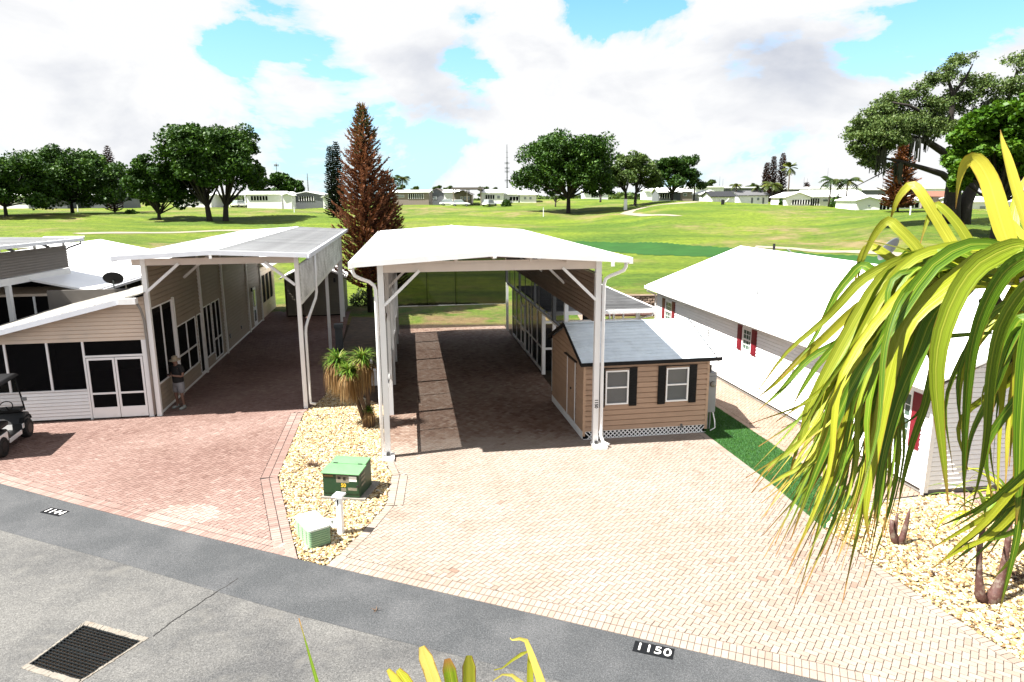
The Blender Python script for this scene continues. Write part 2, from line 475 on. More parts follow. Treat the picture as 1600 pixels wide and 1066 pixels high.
def paving(root, poly, ang, z, m, jointm, tint_fn, border=None, near=300, inner=None):
    """a herringbone field of pavers clipped to the polygon; `border`: polygon edge indices that carry soldier courses"""
    if area(poly) < 0: poly = poly[::-1]
    n = len(poly); E = [(poly[i], poly[(i+1)%n]) for i in range(n)]
    W = 0.102; Lp = []
    rows = border or {}
    inn = list(E)
    # soldier courses along given edges, laid outward-in
    for ei, cnt in rows.items():
        a, b = E[ei]; dx, dy = b[0]-a[0], b[1]-a[1]; L = math.hypot(dx, dy); ux, uy = dx/L, dy/L; nx, ny = -uy, ux
        k = max(1, int(round(L/W))); s = L/k
        for c in range(cnt):
            for i in range(k):
                q = [(a[0]+ux*s*(i+e)+nx*0.203*(c+h), a[1]+uy*s*(i+e)+ny*0.203*(c+h)) for e, h in ((0,0),(1,0),(1,1),(0,1))]
                q = clip_to(q, [E[(ei-1)%n], E[(ei+1)%n]])
                if len(q) >= 3:
                    cx = sum(p[0] for p in q)/len(q); cy = sum(p[1] for p in q)/len(q)
                    if inside(poly, cx, cy): Lp.append((q, 1))
        off = 0.203*cnt
        inn[ei] = ((a[0]+nx*off-ux*.6, a[1]+ny*off-uy*.6), (b[0]+nx*off+ux*.6, b[1]+ny*off+uy*.6))
    bands = [(E[ei], 0.203*c) for ei, c in rows.items()]
    ca, sa = math.cos(ang), math.sin(ang)
    loc = [(x*ca+y*sa, -x*sa+y*ca) for x, y in poly]
    i0, i1 = int(min(p[0] for p in loc)/W)-2, int(max(p[0] for p in loc)/W)+2
    j0, j1 = int(min(p[1] for p in loc)/W)-2, int(max(p[1] for p in loc)/W)+2
    for i in range(i0, i1):
        for j in range(j0, j1):
            k = (i-j) % 4
            if k == 0: c = ((i,j),(i+2,j),(i+2,j+1),(i,j+1))
            elif k == 3: c = ((i,j),(i+1,j),(i+1,j+2),(i,j+2))
            else: continue
            q = [(W*x*ca-W*y*sa, W*x*sa+W*y*ca) for x, y in c]
            ins = [inside(poly, *p) for p in q]
            if not any(ins): continue
            if inner and inner(sum(p[0] for p in q)/4, sum(p[1] for p in q)/4): continue
            if not all(ins): q = clip_to(q, E)
            if len(q) < 3: continue
            for (a, b), off in bands:
                dx, dy = b[0]-a[0], b[1]-a[1]; L = math.hypot(dx, dy); nx, ny = -dy/L, dx/L
                mx_, my_ = sum(p[0] for p in q)/len(q), sum(p[1] for p in q)/len(q)
                s = ((mx_-a[0])*dx+(my_-a[1])*dy)/L
                if -0.03 < s < L+0.03 and (mx_-a[0])*nx+(my_-a[1])*ny < off+0.25:
                    q = clip_half(q, (a[0]+nx*off, a[1]+ny*off), (nx, ny))
                    if len(q) < 3: break
            if len(q) < 3 or abs(area(q)) < 0.0012: continue
            Lp.append((q, 0))
    Lp = [l for l in Lp if abs(area(l[0])) > 0.001]
    def dist(q):
        cx = sum(p[0] for p in q)/len(q); cy = sum(p[1] for p in q)/len(q)
        # inside the picture and near the lens come first
        u = cx/max(cy, .1)*F+800; vis = 0 if -40 < u < 1640 and cy > 7.6 else 100
        return math.hypot(cx, cy) + vis
    Lp.sort(key=lambda l: dist(l[0]))
    field = MB(); tints = []
    for idx, (q, bd) in enumerate(Lp):
        cx = sum(p[0] for p in q)/len(q); cy = sum(p[1] for p in q)/len(q)
        zz_ = z + rnd.gauss(0, .0009)
        v, f = paver_geo(q, zz_)
        tn = min(1, max(0, tint_fn(cx, cy, bd)+rnd.gauss(0, .09)))
        if idx < near:
            me = bpy.data.meshes.new('paver'); me.from_pydata([(x-cx, y-cy, c-z) for x, y, c in v], [], f); me.materials.append(m)
            a = me.attributes.new('tint', 'FLOAT', 'FACE'); a.data.foreach_set('value', [tn]*len(f))
            link('paver', me, root, (cx, cy, z))
        else:
            field.add(v, f); tints += [tn]*len(f)
    me = field.mesh('paver_field', m)
    a = me.attributes.new('tint', 'FLOAT', 'FACE'); a.data.foreach_set('value', tints)
    tag(link('paver_field', me, root), kind='stuff')
    bmesh_poly('joint_sand', [(x, y, z-0.009) for x, y in poly], jointm, root)
    return len(Lp)
def bmesh_poly(name, pts, m, parent=None):
    from mathutils.geometry import tessellate_polygon
    tris = tessellate_polygon([[Vector(p) for p in pts]])
    me = bpy.data.meshes.new(name)
    fs = []
    for t in tris:
        a, b, c = (Vector(pts[i]) for i in t)
        fs.append(t if (b-a).cross(c-a).z > 0 else (t[0], t[2], t[1]))
    me.from_pydata([tuple(p) for p in pts], [], fs); me.materials.append(m); me.update()
    return link(name, me, parent)

# ------------------------------------------------------------------ terrain
PROF = {   # photo column -> (row, distance) pairs: the ground's height is fixed by both
 -900: [(420,50),(380,66),(360,80),(345,95),(332,115),(324,150),(319,190)],
 0:    [(455,45),(420,52),(385,64),(365,78),(347,95),(333,115),(323,150),(318,190)],
 420:  [(471,45),(440,54),(408,66),(380,80),(360,98),(345,112),(333,125),(322,165),(318,190)],
 640:  [(471,45),(440,54),(410,66),(380,82),(360,98),(346,116),(335,135),(326,152),(321,172),(318,190)],
 900:  [(471,45),(440,54),(410,66),(380,82),(360,98),(346,116),(333,140),(325,156),(315,185),(312,210)],
 960:  [(450,45),(430,52),(400,66),(380,80),(360,96),(345,112),(333,128),(323,150),(316,185),(313,210)],
 1050: [(450,45),(430,52),(400,66),(380,76),(360,90),(345,102),(332,118),(315,145),(318,185),(316,210)],
 1250: [(450,45),(430,52),(400,66),(380,76),(358,90),(345,102),(336,115),(323,142),(319,185),(317,210)],
 1450: [(450,45),(425,50),(400,58),(380,66),(358,74),(345,81),(337,100),(329,130),(322,170),(319,210)],
 2500: [(450,45),(425,50),(400,58),(380,66),(358,74),(345,81),(337,100),(329,130),(322,170),(319,210)],
}
PK = sorted(PROF)
def prof_z(k, Y):
    L = PROF[k]
    pts = [(37.8, -0.03)]
    if k >= 960: pts = [(40.9, -0.03), (41.1, 0.98)]
    pts += [(D, CAM_H - (r-312.1)*D/F) for r, D in L]
    pts += [(400, max(5.7, pts[-1][1])), (6000, 6.2)]
    if Y <= pts[0][0]: return -0.03
    for (a, za), (b, zb) in zip(pts, pts[1:]):
        if Y <= b:
            t = (Y-a)/(b-a)
            return za + (zb-za)*t
    return pts[-1][1]
def hills(x, y):
    return (math.sin(x*0.11+1.3)*math.cos(y*0.13+0.4) + 0.6*math.sin(x*0.27+y*0.19))
def terrain_z(x, y):
    if y < 36: return -0.03
    px = min(max(800 + F*x/y, PK[0]), PK[-1]-1)
    for a, b in zip(PK, PK[1:]):
        if a <= px < b:
            t = (px-a)/(b-a)
            if not (a < 960 <= b): t = t*t*(3-2*t)
            za, zb = prof_z(a, y), prof_z(b, y)
            z = za + (zb-za)*t
            k = min(1, max(0, (y-48)/30))
            return z + 0.22*k*hills(x, y) * (1 if y < 230 else 0)
    return 0
xs = np.concatenate([-np.geomspace(3000, 60, 16)[:-1], np.arange(-60, 61, 1.5), np.geomspace(60, 3000, 16)[1:]])
ys = np.concatenate([np.array([-120,-40,-15,0,12,24,33,36.5,37.8,39,40.9,41.1]), np.arange(42.5,120,1.6), np.arange(120,240,4), np.geomspace(240,6000,16)])
V = [(float(x), float(y), terrain_z(float(x), float(y))) for y in ys for x in xs]
nx_ = len(xs)
Fc = [(j*nx_+i, j*nx_+i+1, (j+1)*nx_+i+1, (j+1)*nx_+i) for j in range(len(ys)-1) for i in range(nx_-1)]
me = bpy.data.meshes.new('ground'); me.from_pydata(V, [], Fc)
me.polygons.foreach_set('use_smooth', [True]*len(me.polygons))
# golf-course grass
m, t, out = nt('golf_grass')
p = t.nodes.new('ShaderNodeBsdfPrincipled'); p.inputs['Roughness'].default_value = 0.9; p.inputs['Specular IOR Level'].default_value = 0.15
t.links.new(p.outputs[0], out.inputs[0])
tcn = t.nodes.new('ShaderNodeTexCoord'); ob = tcn.outputs['Object']
fine = noise_node(t, 2.2, 8, 0.7, vec=ob); big_ = noise_node(t, 0.045, 5, 0.6, vec=ob); mid = noise_node(t, 0.35, 6, 0.65, vec=ob)
strk = noise_node(t, 0.10, 5, 0.6, vec=ob, stretch=(0.45, 1.6, 1))
c1 = ramp_node(t, fine, [(0.30, (0.05762,0.09402,0.007279)), (0.52, (0.1152,0.1607,0.01335)), (0.72, (0.182,0.2032,0.02731))])
c2 = ramp_node(t, fine, [(0.30, (0.03336,0.07279,0.007279)), (0.7, (0.07885,0.1273,0.01335))])
cA = mix_node(t, ramp_node(t, strk, [(0.42, 0), (0.60, 1)]), c1, c2)
cA = mix_node(t, 1.0, cA, ramp_node(t, noise_node(t, 0.9, 8, 0.8, vec=ob), [(0.32, 0.62), (0.68, 1.22)]), 'MULTIPLY')
brown = ramp_node(t, mid, [(0.3, (0.1083,0.08124,0.0352)), (0.7, (0.2057,0.157,0.08124))])
bm = t.nodes.new('ShaderNodeMath'); bm.operation = 'MULTIPLY'
t.links.new(ramp_node(t, big_, [(0.50, 0), (0.62, 1)]), bm.inputs[0]); t.links.new(ramp_node(t, mid, [(0.40, 0), (0.60, 0.9)]), bm.inputs[1])
cB = mix_node(t, bm.outputs[0], cA, brown)
# near lawns behind the plots are scruffier
sp = t.nodes.new('ShaderNodeSeparateXYZ'); t.links.new(ob, sp.inputs[0])
nr = t.nodes.new('ShaderNodeMapRange'); nr.inputs[1].default_value = 50; nr.inputs[2].default_value = 42; nr.inputs[3].default_value = 0; nr.inputs[4].default_value = 1
t.links.new(sp.outputs[1], nr.inputs[0])
scr = t.nodes.new('ShaderNodeMath'); scr.operation = 'MULTIPLY'
t.links.new(nr.outputs[0], scr.inputs[0]); t.links.new(ramp_node(t, mid, [(0.44, 0), (0.60, 0.85)]), scr.inputs[1])
dirtc = ramp_node(t, fine, [(0.3, (0.09206,0.05416,0.02438)), (0.7, (0.1841,0.1273,0.06499))])
cC = mix_node(t, scr.outputs[0], cB, dirtc)
soil = t.nodes.new('ShaderNodeMapRange'); soil.inputs[1].default_value = 37.6; soil.inputs[2].default_value = 37.0
t.links.new(sp.outputs[1], soil.inputs[0])
cD = mix_node(t, soil.outputs[0], cC, ramp_node(t, fine, [(0.3, (0.02166,0.01429,0.008665)), (0.7, (0.05632,0.03683,0.02166))]))
t.links.new(cD, p.inputs['Base Color'])
bmp = t.nodes.new('ShaderNodeBump'); bmp.inputs['Strength'].default_value = 1.0; bmp.inputs['Distance'].default_value = 0.18
t.links.new(noise_node(t, 7, 6, 0.75, vec=ob), bmp.inputs['Height']); t.links.new(bmp.outputs[0], p.inputs['Normal'])
me.materials.append(m)
tag(link('ground', me), kind='structure')

def drape(name, pts, m, lift=0.02, n=24):
    """a strip laid on the terrain; pts = [(x, y, half width)]"""
    v = []; f = []
    dense = []
    for (a, b) in zip(pts, pts[1:]):
        for i in range(n): s = i/n; dense.append(tuple(a[k]+(b[k]-a[k])*s for k in range(3)))
    dense.append(pts[-1])
    for i, (x, y, h) in enumerate(dense):
        a = dense[max(i-1,0)]; b = dense[min(i+1,len(dense)-1)]
        dx, dy = b[0]-a[0], b[1]-a[1]; L = math.hypot(dx, dy) or 1
        for k in (-1, -0.33, 0.33, 1):
            X, Y = x - dy/L*h*k, y + dx/L*h*k
            v.append((X, Y, terrain_z(X, Y)+lift))
    for i in range(len(dense)-1):
        for k in range(3): f.append((i*4+k, i*4+k+1, (i+1)*4+k+1, (i+1)*4+k))
    me = bpy.data.meshes.new(name); me.from_pydata(v, [], f); me.materials.append(m)
    return tag(link(name, me), kind='structure')
def on_ground(px, row, lo=42, hi=230):
    """where the sight line meets the terrain"""
    prev = None
    for k in range(700):
        Y = lo*(hi/lo)**(k/699); q = AT(px, row, Y); d = q.z - terrain_z(q.x, q.y)
        if d <= 0: return q
    return q
PATH = mat('sand_path', (0.50,0.43,0.32), 0.9, 0.1, 1.5)
FAIR = mat('mown_green', (0.038,0.145,0.022), 0.85, 0.14, 0.5, bump=0.4, bscale=6, spec=0.15)
def surf_patch(name, rim, m, lift=0.03):
    """patch of turf: grid over polygon in plan, draped"""
    pts = [on_ground(*r) for r in rim]; poly = [(q.x, q.y) for q in pts]
    x0, x1 = min(p[0] for p in poly), max(p[0] for p in poly); y0, y1 = min(p[1] for p in poly), max(p[1] for p in poly)
    NX, NY = 60, 50; vid = {}; v = []; f = []
    for i in range(NX):
        for j in range(NY):
            cell = [(x0+(x1-x0)*(i+a)/NX, y0+(y1-y0)*(j+b)/NY) for a, b in ((0,0),(1,0),(1,1),(0,1))]
            if not inside(poly, sum(c[0] for c in cell)/4, sum(c[1] for c in cell)/4): continue
            n = len(v); v += [(x, y, terrain_z(x, y)+lift) for x, y in cell]; f.append((n, n+1, n+2, n+3))
    me = bpy.data.meshes.new(name); me.from_pydata(v, [], f); me.materials.append(m)
    tag(link(name, me), kind='structure')
surf_patch('mown_fairway', [(860,380),(905,377.5),(1000,379),(1080,384),(1150,389),(1250,394),(1340,400),(1420,405),(1420,416),(1300,412),(1180,405),(1100,402),(1010,399),(930,393),(880,386)], FAIR)
def path_px(name, rows, w, m=PATH):
    pts = []
    for r in rows:
        q = on_ground(*r); pts.append((q.x, q.y, w))
    return drape(name, pts, m, 0.04)
path_px('cart_path', [(120,366),(220,364),(340,361),(430,359.5),(520,358)], 0.9)
path_px('cart_path', [(1420,400),(1330,393.5),(1240,389),(1180,386)], 0.8)
path_px('sand_path', [(1090,315.5),(1060,318),(1020,322),(985,330),(978,334),(1010,337),(1060,338)], 1.1)

# ------------------------------------------------------------------ road
RA, RB = Vector((-3.5, 11.72)), Vector((4.43, 8.51))
rdir = (RB-RA).normalized(); rn = Vector((-rdir.y, rdir.x))     # rn points to the houses
def RL(s, off): q = RA + rdir*s + rn*off; return (q.x, q.y)
def edge_off(s): return 0.0 if s > -1 else 0.012*(s+1)*(s+1)*0.25
m, t, out = nt('old_asphalt')
p = t.nodes.new('ShaderNodeBsdfPrincipled'); p.inputs['Roughness'].default_value = 0.85; p.inputs['Specular IOR Level'].default_value = 0.3
t.links.new(p.outputs[0], out.inputs[0])
ob = t.nodes.new('ShaderNodeTexCoord').outputs['Object']
agg = noise_node(t, 55, 3, 0.8, vec=ob); agg2 = noise_node(t, 18, 4, 0.7, vec=ob); bl = noise_node(t, 0.42, 6, 0.62, vec=ob); bl2 = noise_node(t, 1.7, 4, 0.6, vec=ob)
light = ramp_node(t, agg, [(0.28, (0.0245,0.0245,0.0245)), (0.45, (0.0784,0.077,0.0728)), (0.60, (0.1155,0.1127,0.1064)), (0.76, (0.196,0.1925,0.1806))])
dark = ramp_node(t, agg, [(0.30, (0.01569,0.01639,0.01743)), (0.52, (0.04357,0.04427,0.04532)), (0.75, (0.09415,0.0924,0.0889))])
c = mix_node(t, ramp_node(t, bl, [(0.42, 0), (0.60, 0.8)]), light, dark)
c = mix_node(t, 1.0, c, ramp_node(t, noise_node(t, 26, 2, 0.9, vec=ob), [(0.32, 0.78), (0.50, 1.0), (0.66, 1.28)]), 'MULTIPLY')
c = mix_node(t, ramp_node(t, bl2, [(0.55, 0), (0.75, 0.35)]), c, (0.1429,0.1365,0.1213))
t.links.new(c, p.inputs['Base Color'])
b = t.nodes.new('ShaderNodeBump'); b.inputs['Strength'].default_value = 0.6; b.inputs['Distance'].default_value = 0.006
t.links.new(agg, b.inputs['Height']); t.links.new(b.outputs[0], p.inputs['Normal'])
ASPH = m
m, t, out = nt('new_asphalt')
p = t.nodes.new('ShaderNodeBsdfPrincipled'); p.inputs['Roughness'].default_value = 0.85; p.inputs['Specular IOR Level'].default_value = 0.3
t.links.new(p.outputs[0], out.inputs[0])
ob = t.nodes.new('ShaderNodeTexCoord').outputs['Object']
agg = noise_node(t, 60, 3, 0.8, vec=ob); bl = noise_node(t, 0.8, 6, 0.65, vec=ob)
a_ = ramp_node(t, agg, [(0.30, (0.0162,0.018,0.0198)), (0.52, (0.0414,0.0441,0.0468)), (0.76, (0.108,0.108,0.108))])
b_ = ramp_node(t, agg, [(0.30, (0.027,0.0288,0.0306)), (0.52, (0.0675,0.0693,0.072)), (0.76, (0.144,0.1422,0.1395))])
nas = mix_node(t, ramp_node(t, bl, [(0.42, 0), (0.66, 0.9)]), a_, b_)
light = ramp_node(t, agg, [(0.28, (0.0245,0.0245,0.0245)), (0.45, (0.0784,0.077,0.0728)), (0.60, (0.1155,0.1127,0.1064)), (0.76, (0.196,0.1925,0.1806))])
gr_ = ramp_node(t, noise_node(t, 26, 2, 0.9, vec=ob), [(0.32, 0.72), (0.50, 0.95), (0.66, 1.25)]); nas = mix_node(t, 1.0, nas, gr_, 'MULTIPLY'); light = mix_node(t, 1.0, light, gr_, 'MULTIPLY')
ea = t.nodes.new('ShaderNodeAttribute'); ea.attribute_name = 'edge'
em = t.nodes.new('ShaderNodeMath'); em.operation = 'MULTIPLY_ADD'; t.links.new(bl, em.inputs[0]); em.inputs[1].default_value = 0.30; t.links.new(ea.outputs['Fac'], em.inputs[2])
t.links.new(mix_node(t, ramp_node(t, em.outputs[0], [(1.06, 0), (1.20, 1)]), nas, light), p.inputs['Base Color'])
b = t.nodes.new('ShaderNodeBump'); b.inputs['Strength'].default_value = 0.6; b.inputs['Distance'].default_value = 0.006
t.links.new(agg, b.inputs['Height']); t.links.new(b.outputs[0], p.inputs['Normal'])
NASPH = m
# the storm drain cuts a hole in the road
DR = [G(135,970), G(232,997), G(118,1071), G(33,1044)]
dr = [(q.x, q.y) for q in DR]
dc = Vector((sum(q[0] for q in dr)/4, sum(q[1] for q in dr)/4))
S = np.arange(-30, 42, 1.0)
edge = [RL(float(s), edge_off(float(s))) for s in S]
far_edge = [RL(42, -26), RL(-30, -26)]
from mathutils.geometry import tessellate_polygon
outer = [Vector((*q, -0.006)) for q in edge] + [Vector((*q, -0.006)) for q in far_edge]
hole = [Vector((*q, -0.006)) for q in dr]
tris = tessellate_polygon([outer, hole]); allp = outer + hole
me = bpy.data.meshes.new('road'); fs = []
for tr_ in tris:
    a, b, c = (allp[i] for i in tr_)
    fs.append(tuple(tr_) if (b-a).cross(c-a).z > 0 else (tr_[0], tr_[2], tr_[1]))
me.from_pydata([tuple(q) for q in allp], [], fs); me.materials.append(ASPH)
tag(link('road', me), kind='structure')
# darker strip of newer asphalt along the driveways
v = []; f = []
for i, s in enumerate(np.arange(-16, 16, 0.25)):
    wdt = 1.42 + 0.04*math.sin(s*0.7+1)
    a = RL(s, edge_off(s)); b = RL(s, edge_off(s)-wdt*0.5); c = RL(s, edge_off(s)-wdt)
    v += [(*a, -0.002), (*b, -0.002), (*c, -0.002)]
    if i: k = i*3; f += [(k-3,k-2,k+1,k), (k-2,k-1,k+2,k+1)]
me = bpy.data.meshes.new('road_edge_strip'); me.from_pydata(v, [], [tuple(reversed(q)) for q in f]); at_ = me.attributes.new('edge', 'FLOAT', 'POINT'); at_.data.foreach_set('value', [(0.0, 0.5, 1.0)[i % 3] for i in range(len(v))]); me.materials.append(NASPH)
tag(link('road_edge_strip', me), kind='structure')
# crack running from the strip to the drain, and a few short ones
def crack(a, b, w, seed):
    rr = random.Random(seed); n = 40; v = []; f = []
    A, B = Vector(a[:2]), Vector(b[:2]); d = (B-A).normalized(); nn = Vector((-d.y, d.x)); o = 0
    for i in range(n+1):
        o += rr.gauss(0, 0.008); o *= 0.92
        c = A.lerp(B, i/n) + nn*o; h = w*(0.5+rr.random()*0.7)/2
        v += [(c.x+nn.x*h, c.y+nn.y*h, 0.0005), (c.x-nn.x*h, c.y-nn.y*h, 0.0005)]
        if i: f.append((2*i-2, 2*i-1, 2*i+1, 2*i))
    me = bpy.data.meshes.new('road_crack'); me.from_pydata(v, [], f); me.materials.append(TAR)
    tag(link('road_crack', me), kind='structure')
TAR = mat('crack_shadow', (0.04,0.038,0.036), 0.9, 0.2, 8)
TAR2 = mat('tar_seal', (0.10,0.098,0.095), 0.9, 0.25, 8)
crack(G(372,903), G(238,994), 0.022, 3)
crack(G(640,1062), G(600,1066), 0.012, 5)

# drain
drain = empty('storm_drain', (dc.x, dc.y, 0), 0, 'square iron storm drain grate set in a broken concrete collar in the road', 'storm drain')
L_ = [Vector((q[0]-dc.x, q[1]-dc.y, 0)) for q in dr]
def bil(u, v_): return L_[0]*(1-u)*(1-v_) + L_[1]*u*(1-v_) + L_[2]*u*v_ + L_[3]*(1-u)*v_
def wob(pts, amp, seed):
    r_ = random.Random(seed); return [p + Vector((r_.gauss(0, amp), r_.gauss(0, amp), 0)) for p in pts]
mb = MB()
N = 14
def strip(u0, v0, u1, v1, w0, w1, seed):
    """collar strip between inner line and outer line"""
    r_ = random.Random(seed)
    for i in range(N):
        a, b = i/N, (i+1)/N
        pa, pb = bil(u0+(u1-u0)*a, v0+(v1-v0)*a), bil(u0+(u1-u0)*b, v0+(v1-v0)*b)
        qa, qb = bil(w0[0]+(w1[0]-w0[0])*a, w0[1]+(w1[1]-w0[1])*a), bil(w0[0]+(w1[0]-w0[0])*b, w0[1]+(w1[1]-w0[1])*b)
        vs = []
        for z in (-0.10, 0.002):
            vs += [(q.x, q.y, z) for q in (pa, pb, qb, qa)]
        mb.hexa(vs)
iu0, iu1, iv0, iv1 = 0.03, 0.97, 0.085, 0.915
strip(0, 0, 1, 0, (iu0, iv0), (iu1, iv0), 1)
strip(1, 0, 1, 1, (iu1, iv0), (iu1, iv1), 2)
strip(1, 1, 0, 1, (iu1, iv1), (iu0, iv1), 3)
strip(0, 1, 0, 0, (iu0, iv1), (iu0, iv0), 4)
r_ = random.Random(5)
mb.v = [(x+r_.gauss(0,.006), y+r_.gauss(0,.006), z) for x, y, z in mb.v]
mb.build('concrete_collar', mat('drain_concrete', (0.40,0.36,0.30), 0.9, 0.14, 6, bump=0.5, dirt=(0.30,0.21,0.14), dscale=5), drain)
mb = MB()
q0, q1, q2, q3 = bil(iu0,iv0), bil(iu1,iv0), bil(iu1,iv1), bil(iu0,iv1)
for a, b in ((q0,q1),(q1,q2),(q2,q3),(q3,q0)):
    mb.add([(a.x,a.y,-0.7),(b.x,b.y,-0.7),(b.x,b.y,-0.01),(a.x,a.y,-0.01)], [(0,1,2,3)])
mb.add([(q.x,q.y,-0.7) for q in (q0,q1,q2,q3)], [(0,1,2,3)])
mb.build('pit', mat('pit_wall', (0.05,0.045,0.04), 0.9), drain)
bar_me = None
for half, (va, vb) in enumerate(((iv0+.01, 0.495), (0.505, iv1-.01))):
    fr = MB()
    c4 = [bil(iu0+.01, va), bil(iu1-.01, va), bil(iu1-.01, vb), bil(iu0+.01, vb)]
    for a, b in zip(c4, c4[1:]+c4[:1]): fr.bar(a+Vector((0,0,-.02)), b+Vector((0,0,-.02)), .022, .04)
    fr.build('grate_frame', IRON, drain)
    n1 = 8
    for i in range(1, n1):
        vv = va + (vb-va)*i/n1
        MB().bar(bil(iu0+.012, vv)+Vector((0,0,-.025)), bil(iu1-.012, vv)+Vector((0,0,-.025)), .012, .05).build('grate_bar', IRON, drain)
for i in range(1, 15):
    uu = iu0 + (iu1-iu0)*i/15
    MB().bar(bil(uu, iv0+.015)+Vector((0,0,-.012)), bil(uu, iv1-.015)+Vector((0,0,-.012)), .009, .012).build('cross_bar', IRON, drain)

# ------------------------------------------------------------------ paved drives
YAW1 = -0.1472
O1 = Vector((-3.3248, 17.2775)); A1 = Vector((math.sin(YAW1), math.cos(YAW1))); B1 = Vector((math.cos(YAW1), -math.sin(YAW1)))
def W1(x, y): q = O1 + B1*x + A1*y; return (q.x, q.y)
YAW2 = -0.169
O2 = Vector((-11.3, 20.958)); A2 = Vector((math.sin(YAW2), math.cos(YAW2))); B2 = Vector((math.cos(YAW2), -math.sin(YAW2)))
def W2(x, y): q = O2 + B2*x + A2*y; return (q.x, q.y)
# right-hand house frame
YAW3 = -R(8.8)
O3 = Vector((9.5, 14.75)); A3 = Vector((math.sin(YAW3), math.cos(YAW3))); B3 = Vector((math.cos(YAW3), -math.sin(YAW3)))
def W3(x, y): q = O3 + B3*x + A3*y; return (q.x, q.y)

def pavmat(name, stops, var=0.1, blotch=None):
    m, t, out = nt(name)
    p = t.nodes.new('ShaderNodeBsdfPrincipled'); p.inputs['Roughness'].default_value = 0.85; p.inputs['Specular IOR Level'].default_value = 0.25
    t.links.new(p.outputs[0], out.inputs[0])
    at = t.nodes.new('ShaderNodeAttribute'); at.attribute_name = 'tint'
    c = ramp_node(t, at.outputs['Fac'], [(a, sc(b)) for a, b in stops])
    geo = t.nodes.new('ShaderNodeNewGeometry')
    n1 = noise_node(t, 45, 4, 0.7, vec=geo.outputs['Position'])
    c = mix_node(t, 1.0, c, ramp_node(t, n1, [(0.25, 0.80), (0.75, 1.08)]), 'MULTIPLY')
    n2 = noise_node(t, 0.7, 6, 0.65, vec=geo.outputs['Position'])
    c = mix_node(t, ramp_node(t, n2, [(0.50, 0), (0.78, 0.6)]), c, mix_node(t, 1.0, c, (0.66,0.60,0.55), 'MULTIPLY'))
    t.links.new(c, p.inputs['Base Color'])
    b = t.nodes.new('ShaderNodeBump'); b.inputs['Strength'].default_value = 0.35; b.inputs['Distance'].default_value = 0.004
    t.links.new(n1, b.inputs['Height']); t.links.new(b.outputs[0], p.inputs['Normal'])
    return m
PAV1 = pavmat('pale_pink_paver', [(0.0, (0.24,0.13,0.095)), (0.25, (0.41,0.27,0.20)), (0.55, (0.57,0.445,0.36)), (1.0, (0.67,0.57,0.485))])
PAV2 = pavmat('rose_paver', [(0.0, (0.24,0.125,0.10)), (0.35, (0.39,0.24,0.20)), (0.65, (0.51,0.34,0.29)), (1.0, (0.68,0.52,0.45))])
PAV3 = pavmat('tan_paver', [(0.0, (0.46,0.28,0.20)), (0.5, (0.62,0.44,0.33)), (1.0, (0.76,0.60,0.48))])
JNT1 = mat('joint_sand_pale', (0.11,0.085,0.065), 0.95, 0.15, 20, coord='Object')
JNT2 = mat('joint_sand_red', (0.045,0.03,0.025), 0.95, 0.15, 20, coord='Object')
def n2d(x, y, s): return 0.5+0.5*math.sin(x*s+1.7*math.sin(y*s*0.7+.5))*math.cos(y*s*1.3+1.1*math.sin(x*s*.8))
spots = [(G(785,786), .16), (G(772,822), .14), (G(820,857), .17), (G(620,805), .2), (G(655,905), .25), (G(700,890), .2)]
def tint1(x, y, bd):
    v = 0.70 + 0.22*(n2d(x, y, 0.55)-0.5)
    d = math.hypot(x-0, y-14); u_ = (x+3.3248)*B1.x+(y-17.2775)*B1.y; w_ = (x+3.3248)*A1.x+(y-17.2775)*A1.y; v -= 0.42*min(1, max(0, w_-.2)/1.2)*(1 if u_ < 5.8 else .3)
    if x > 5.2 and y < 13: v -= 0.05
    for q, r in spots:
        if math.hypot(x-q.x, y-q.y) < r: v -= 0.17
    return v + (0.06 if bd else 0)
def tint2(x, y, bd):
    v = 0.52 + 0.35*(n2d(x+3, y, 0.6)-0.5)
    if bd: v += 0.12
    if math.hypot((x+7.2)*0.6, y-13.9) < 0.5: v += 0.3
    return v - 0.015*max(0, y-21)
# 1150 drive
e1 = [(-3.52, 11.73), (4.43, 8.515), RL(12.8, 0), (7.62, 8.75), (7.02, 10.67), (6.48, 13.1), (6.23, 15.5), (5.63, 19.1),
      W1(9.1, 2.2), W1(9.1, 4.5), W1(5.72, 4.5), W1(5.72, 18.7), W1(-0.18, 18.7), W1(-0.18, 0.3), (-3.02, 16.0), (-2.87, 14.3), (-3.15, 12.95)]
drive1 = empty('paved_driveway', (0,0,0)); tag(drive1, kind='structure')
shed_in = lambda x, y: False
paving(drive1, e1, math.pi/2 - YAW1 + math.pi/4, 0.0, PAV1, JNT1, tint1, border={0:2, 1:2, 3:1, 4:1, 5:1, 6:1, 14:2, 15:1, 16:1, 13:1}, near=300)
# 1144 drive
e2 = [(-4.12, 11.97), W2(5.0, 1.3), W2(5.0, 9), W2(4.8, 18.6), W2(4.9, 26.3), W2(-2.0, 26.3), W2(-0.1, 22.5), W2(-0.1, -0.02), W2(-6.2, -0.02)]
lft = [RL(s, edge_off(s)) for s in (-14.5, -12, -9.5, -7, -4.5, -2.5)]
e2 = [(-4.12, 11.97), (-5.84, 15.96), (-6.75, 21.2)] + e2[1:] + [(-17.5, 19.8), lft[0]] + lft[1:]
nE = len(e2)
drive2 = empty('paved_driveway', (0,0,0)); tag(drive2, kind='structure')
bd2 = {0:2, 1:2}
for k in range(nE-6, nE): bd2[k] = 2
paving(drive2, e2, math.pi/2 - YAW2 + math.pi/4 + 0.12, 0.0, PAV2, JNT2, tint2, border=bd2, near=300)
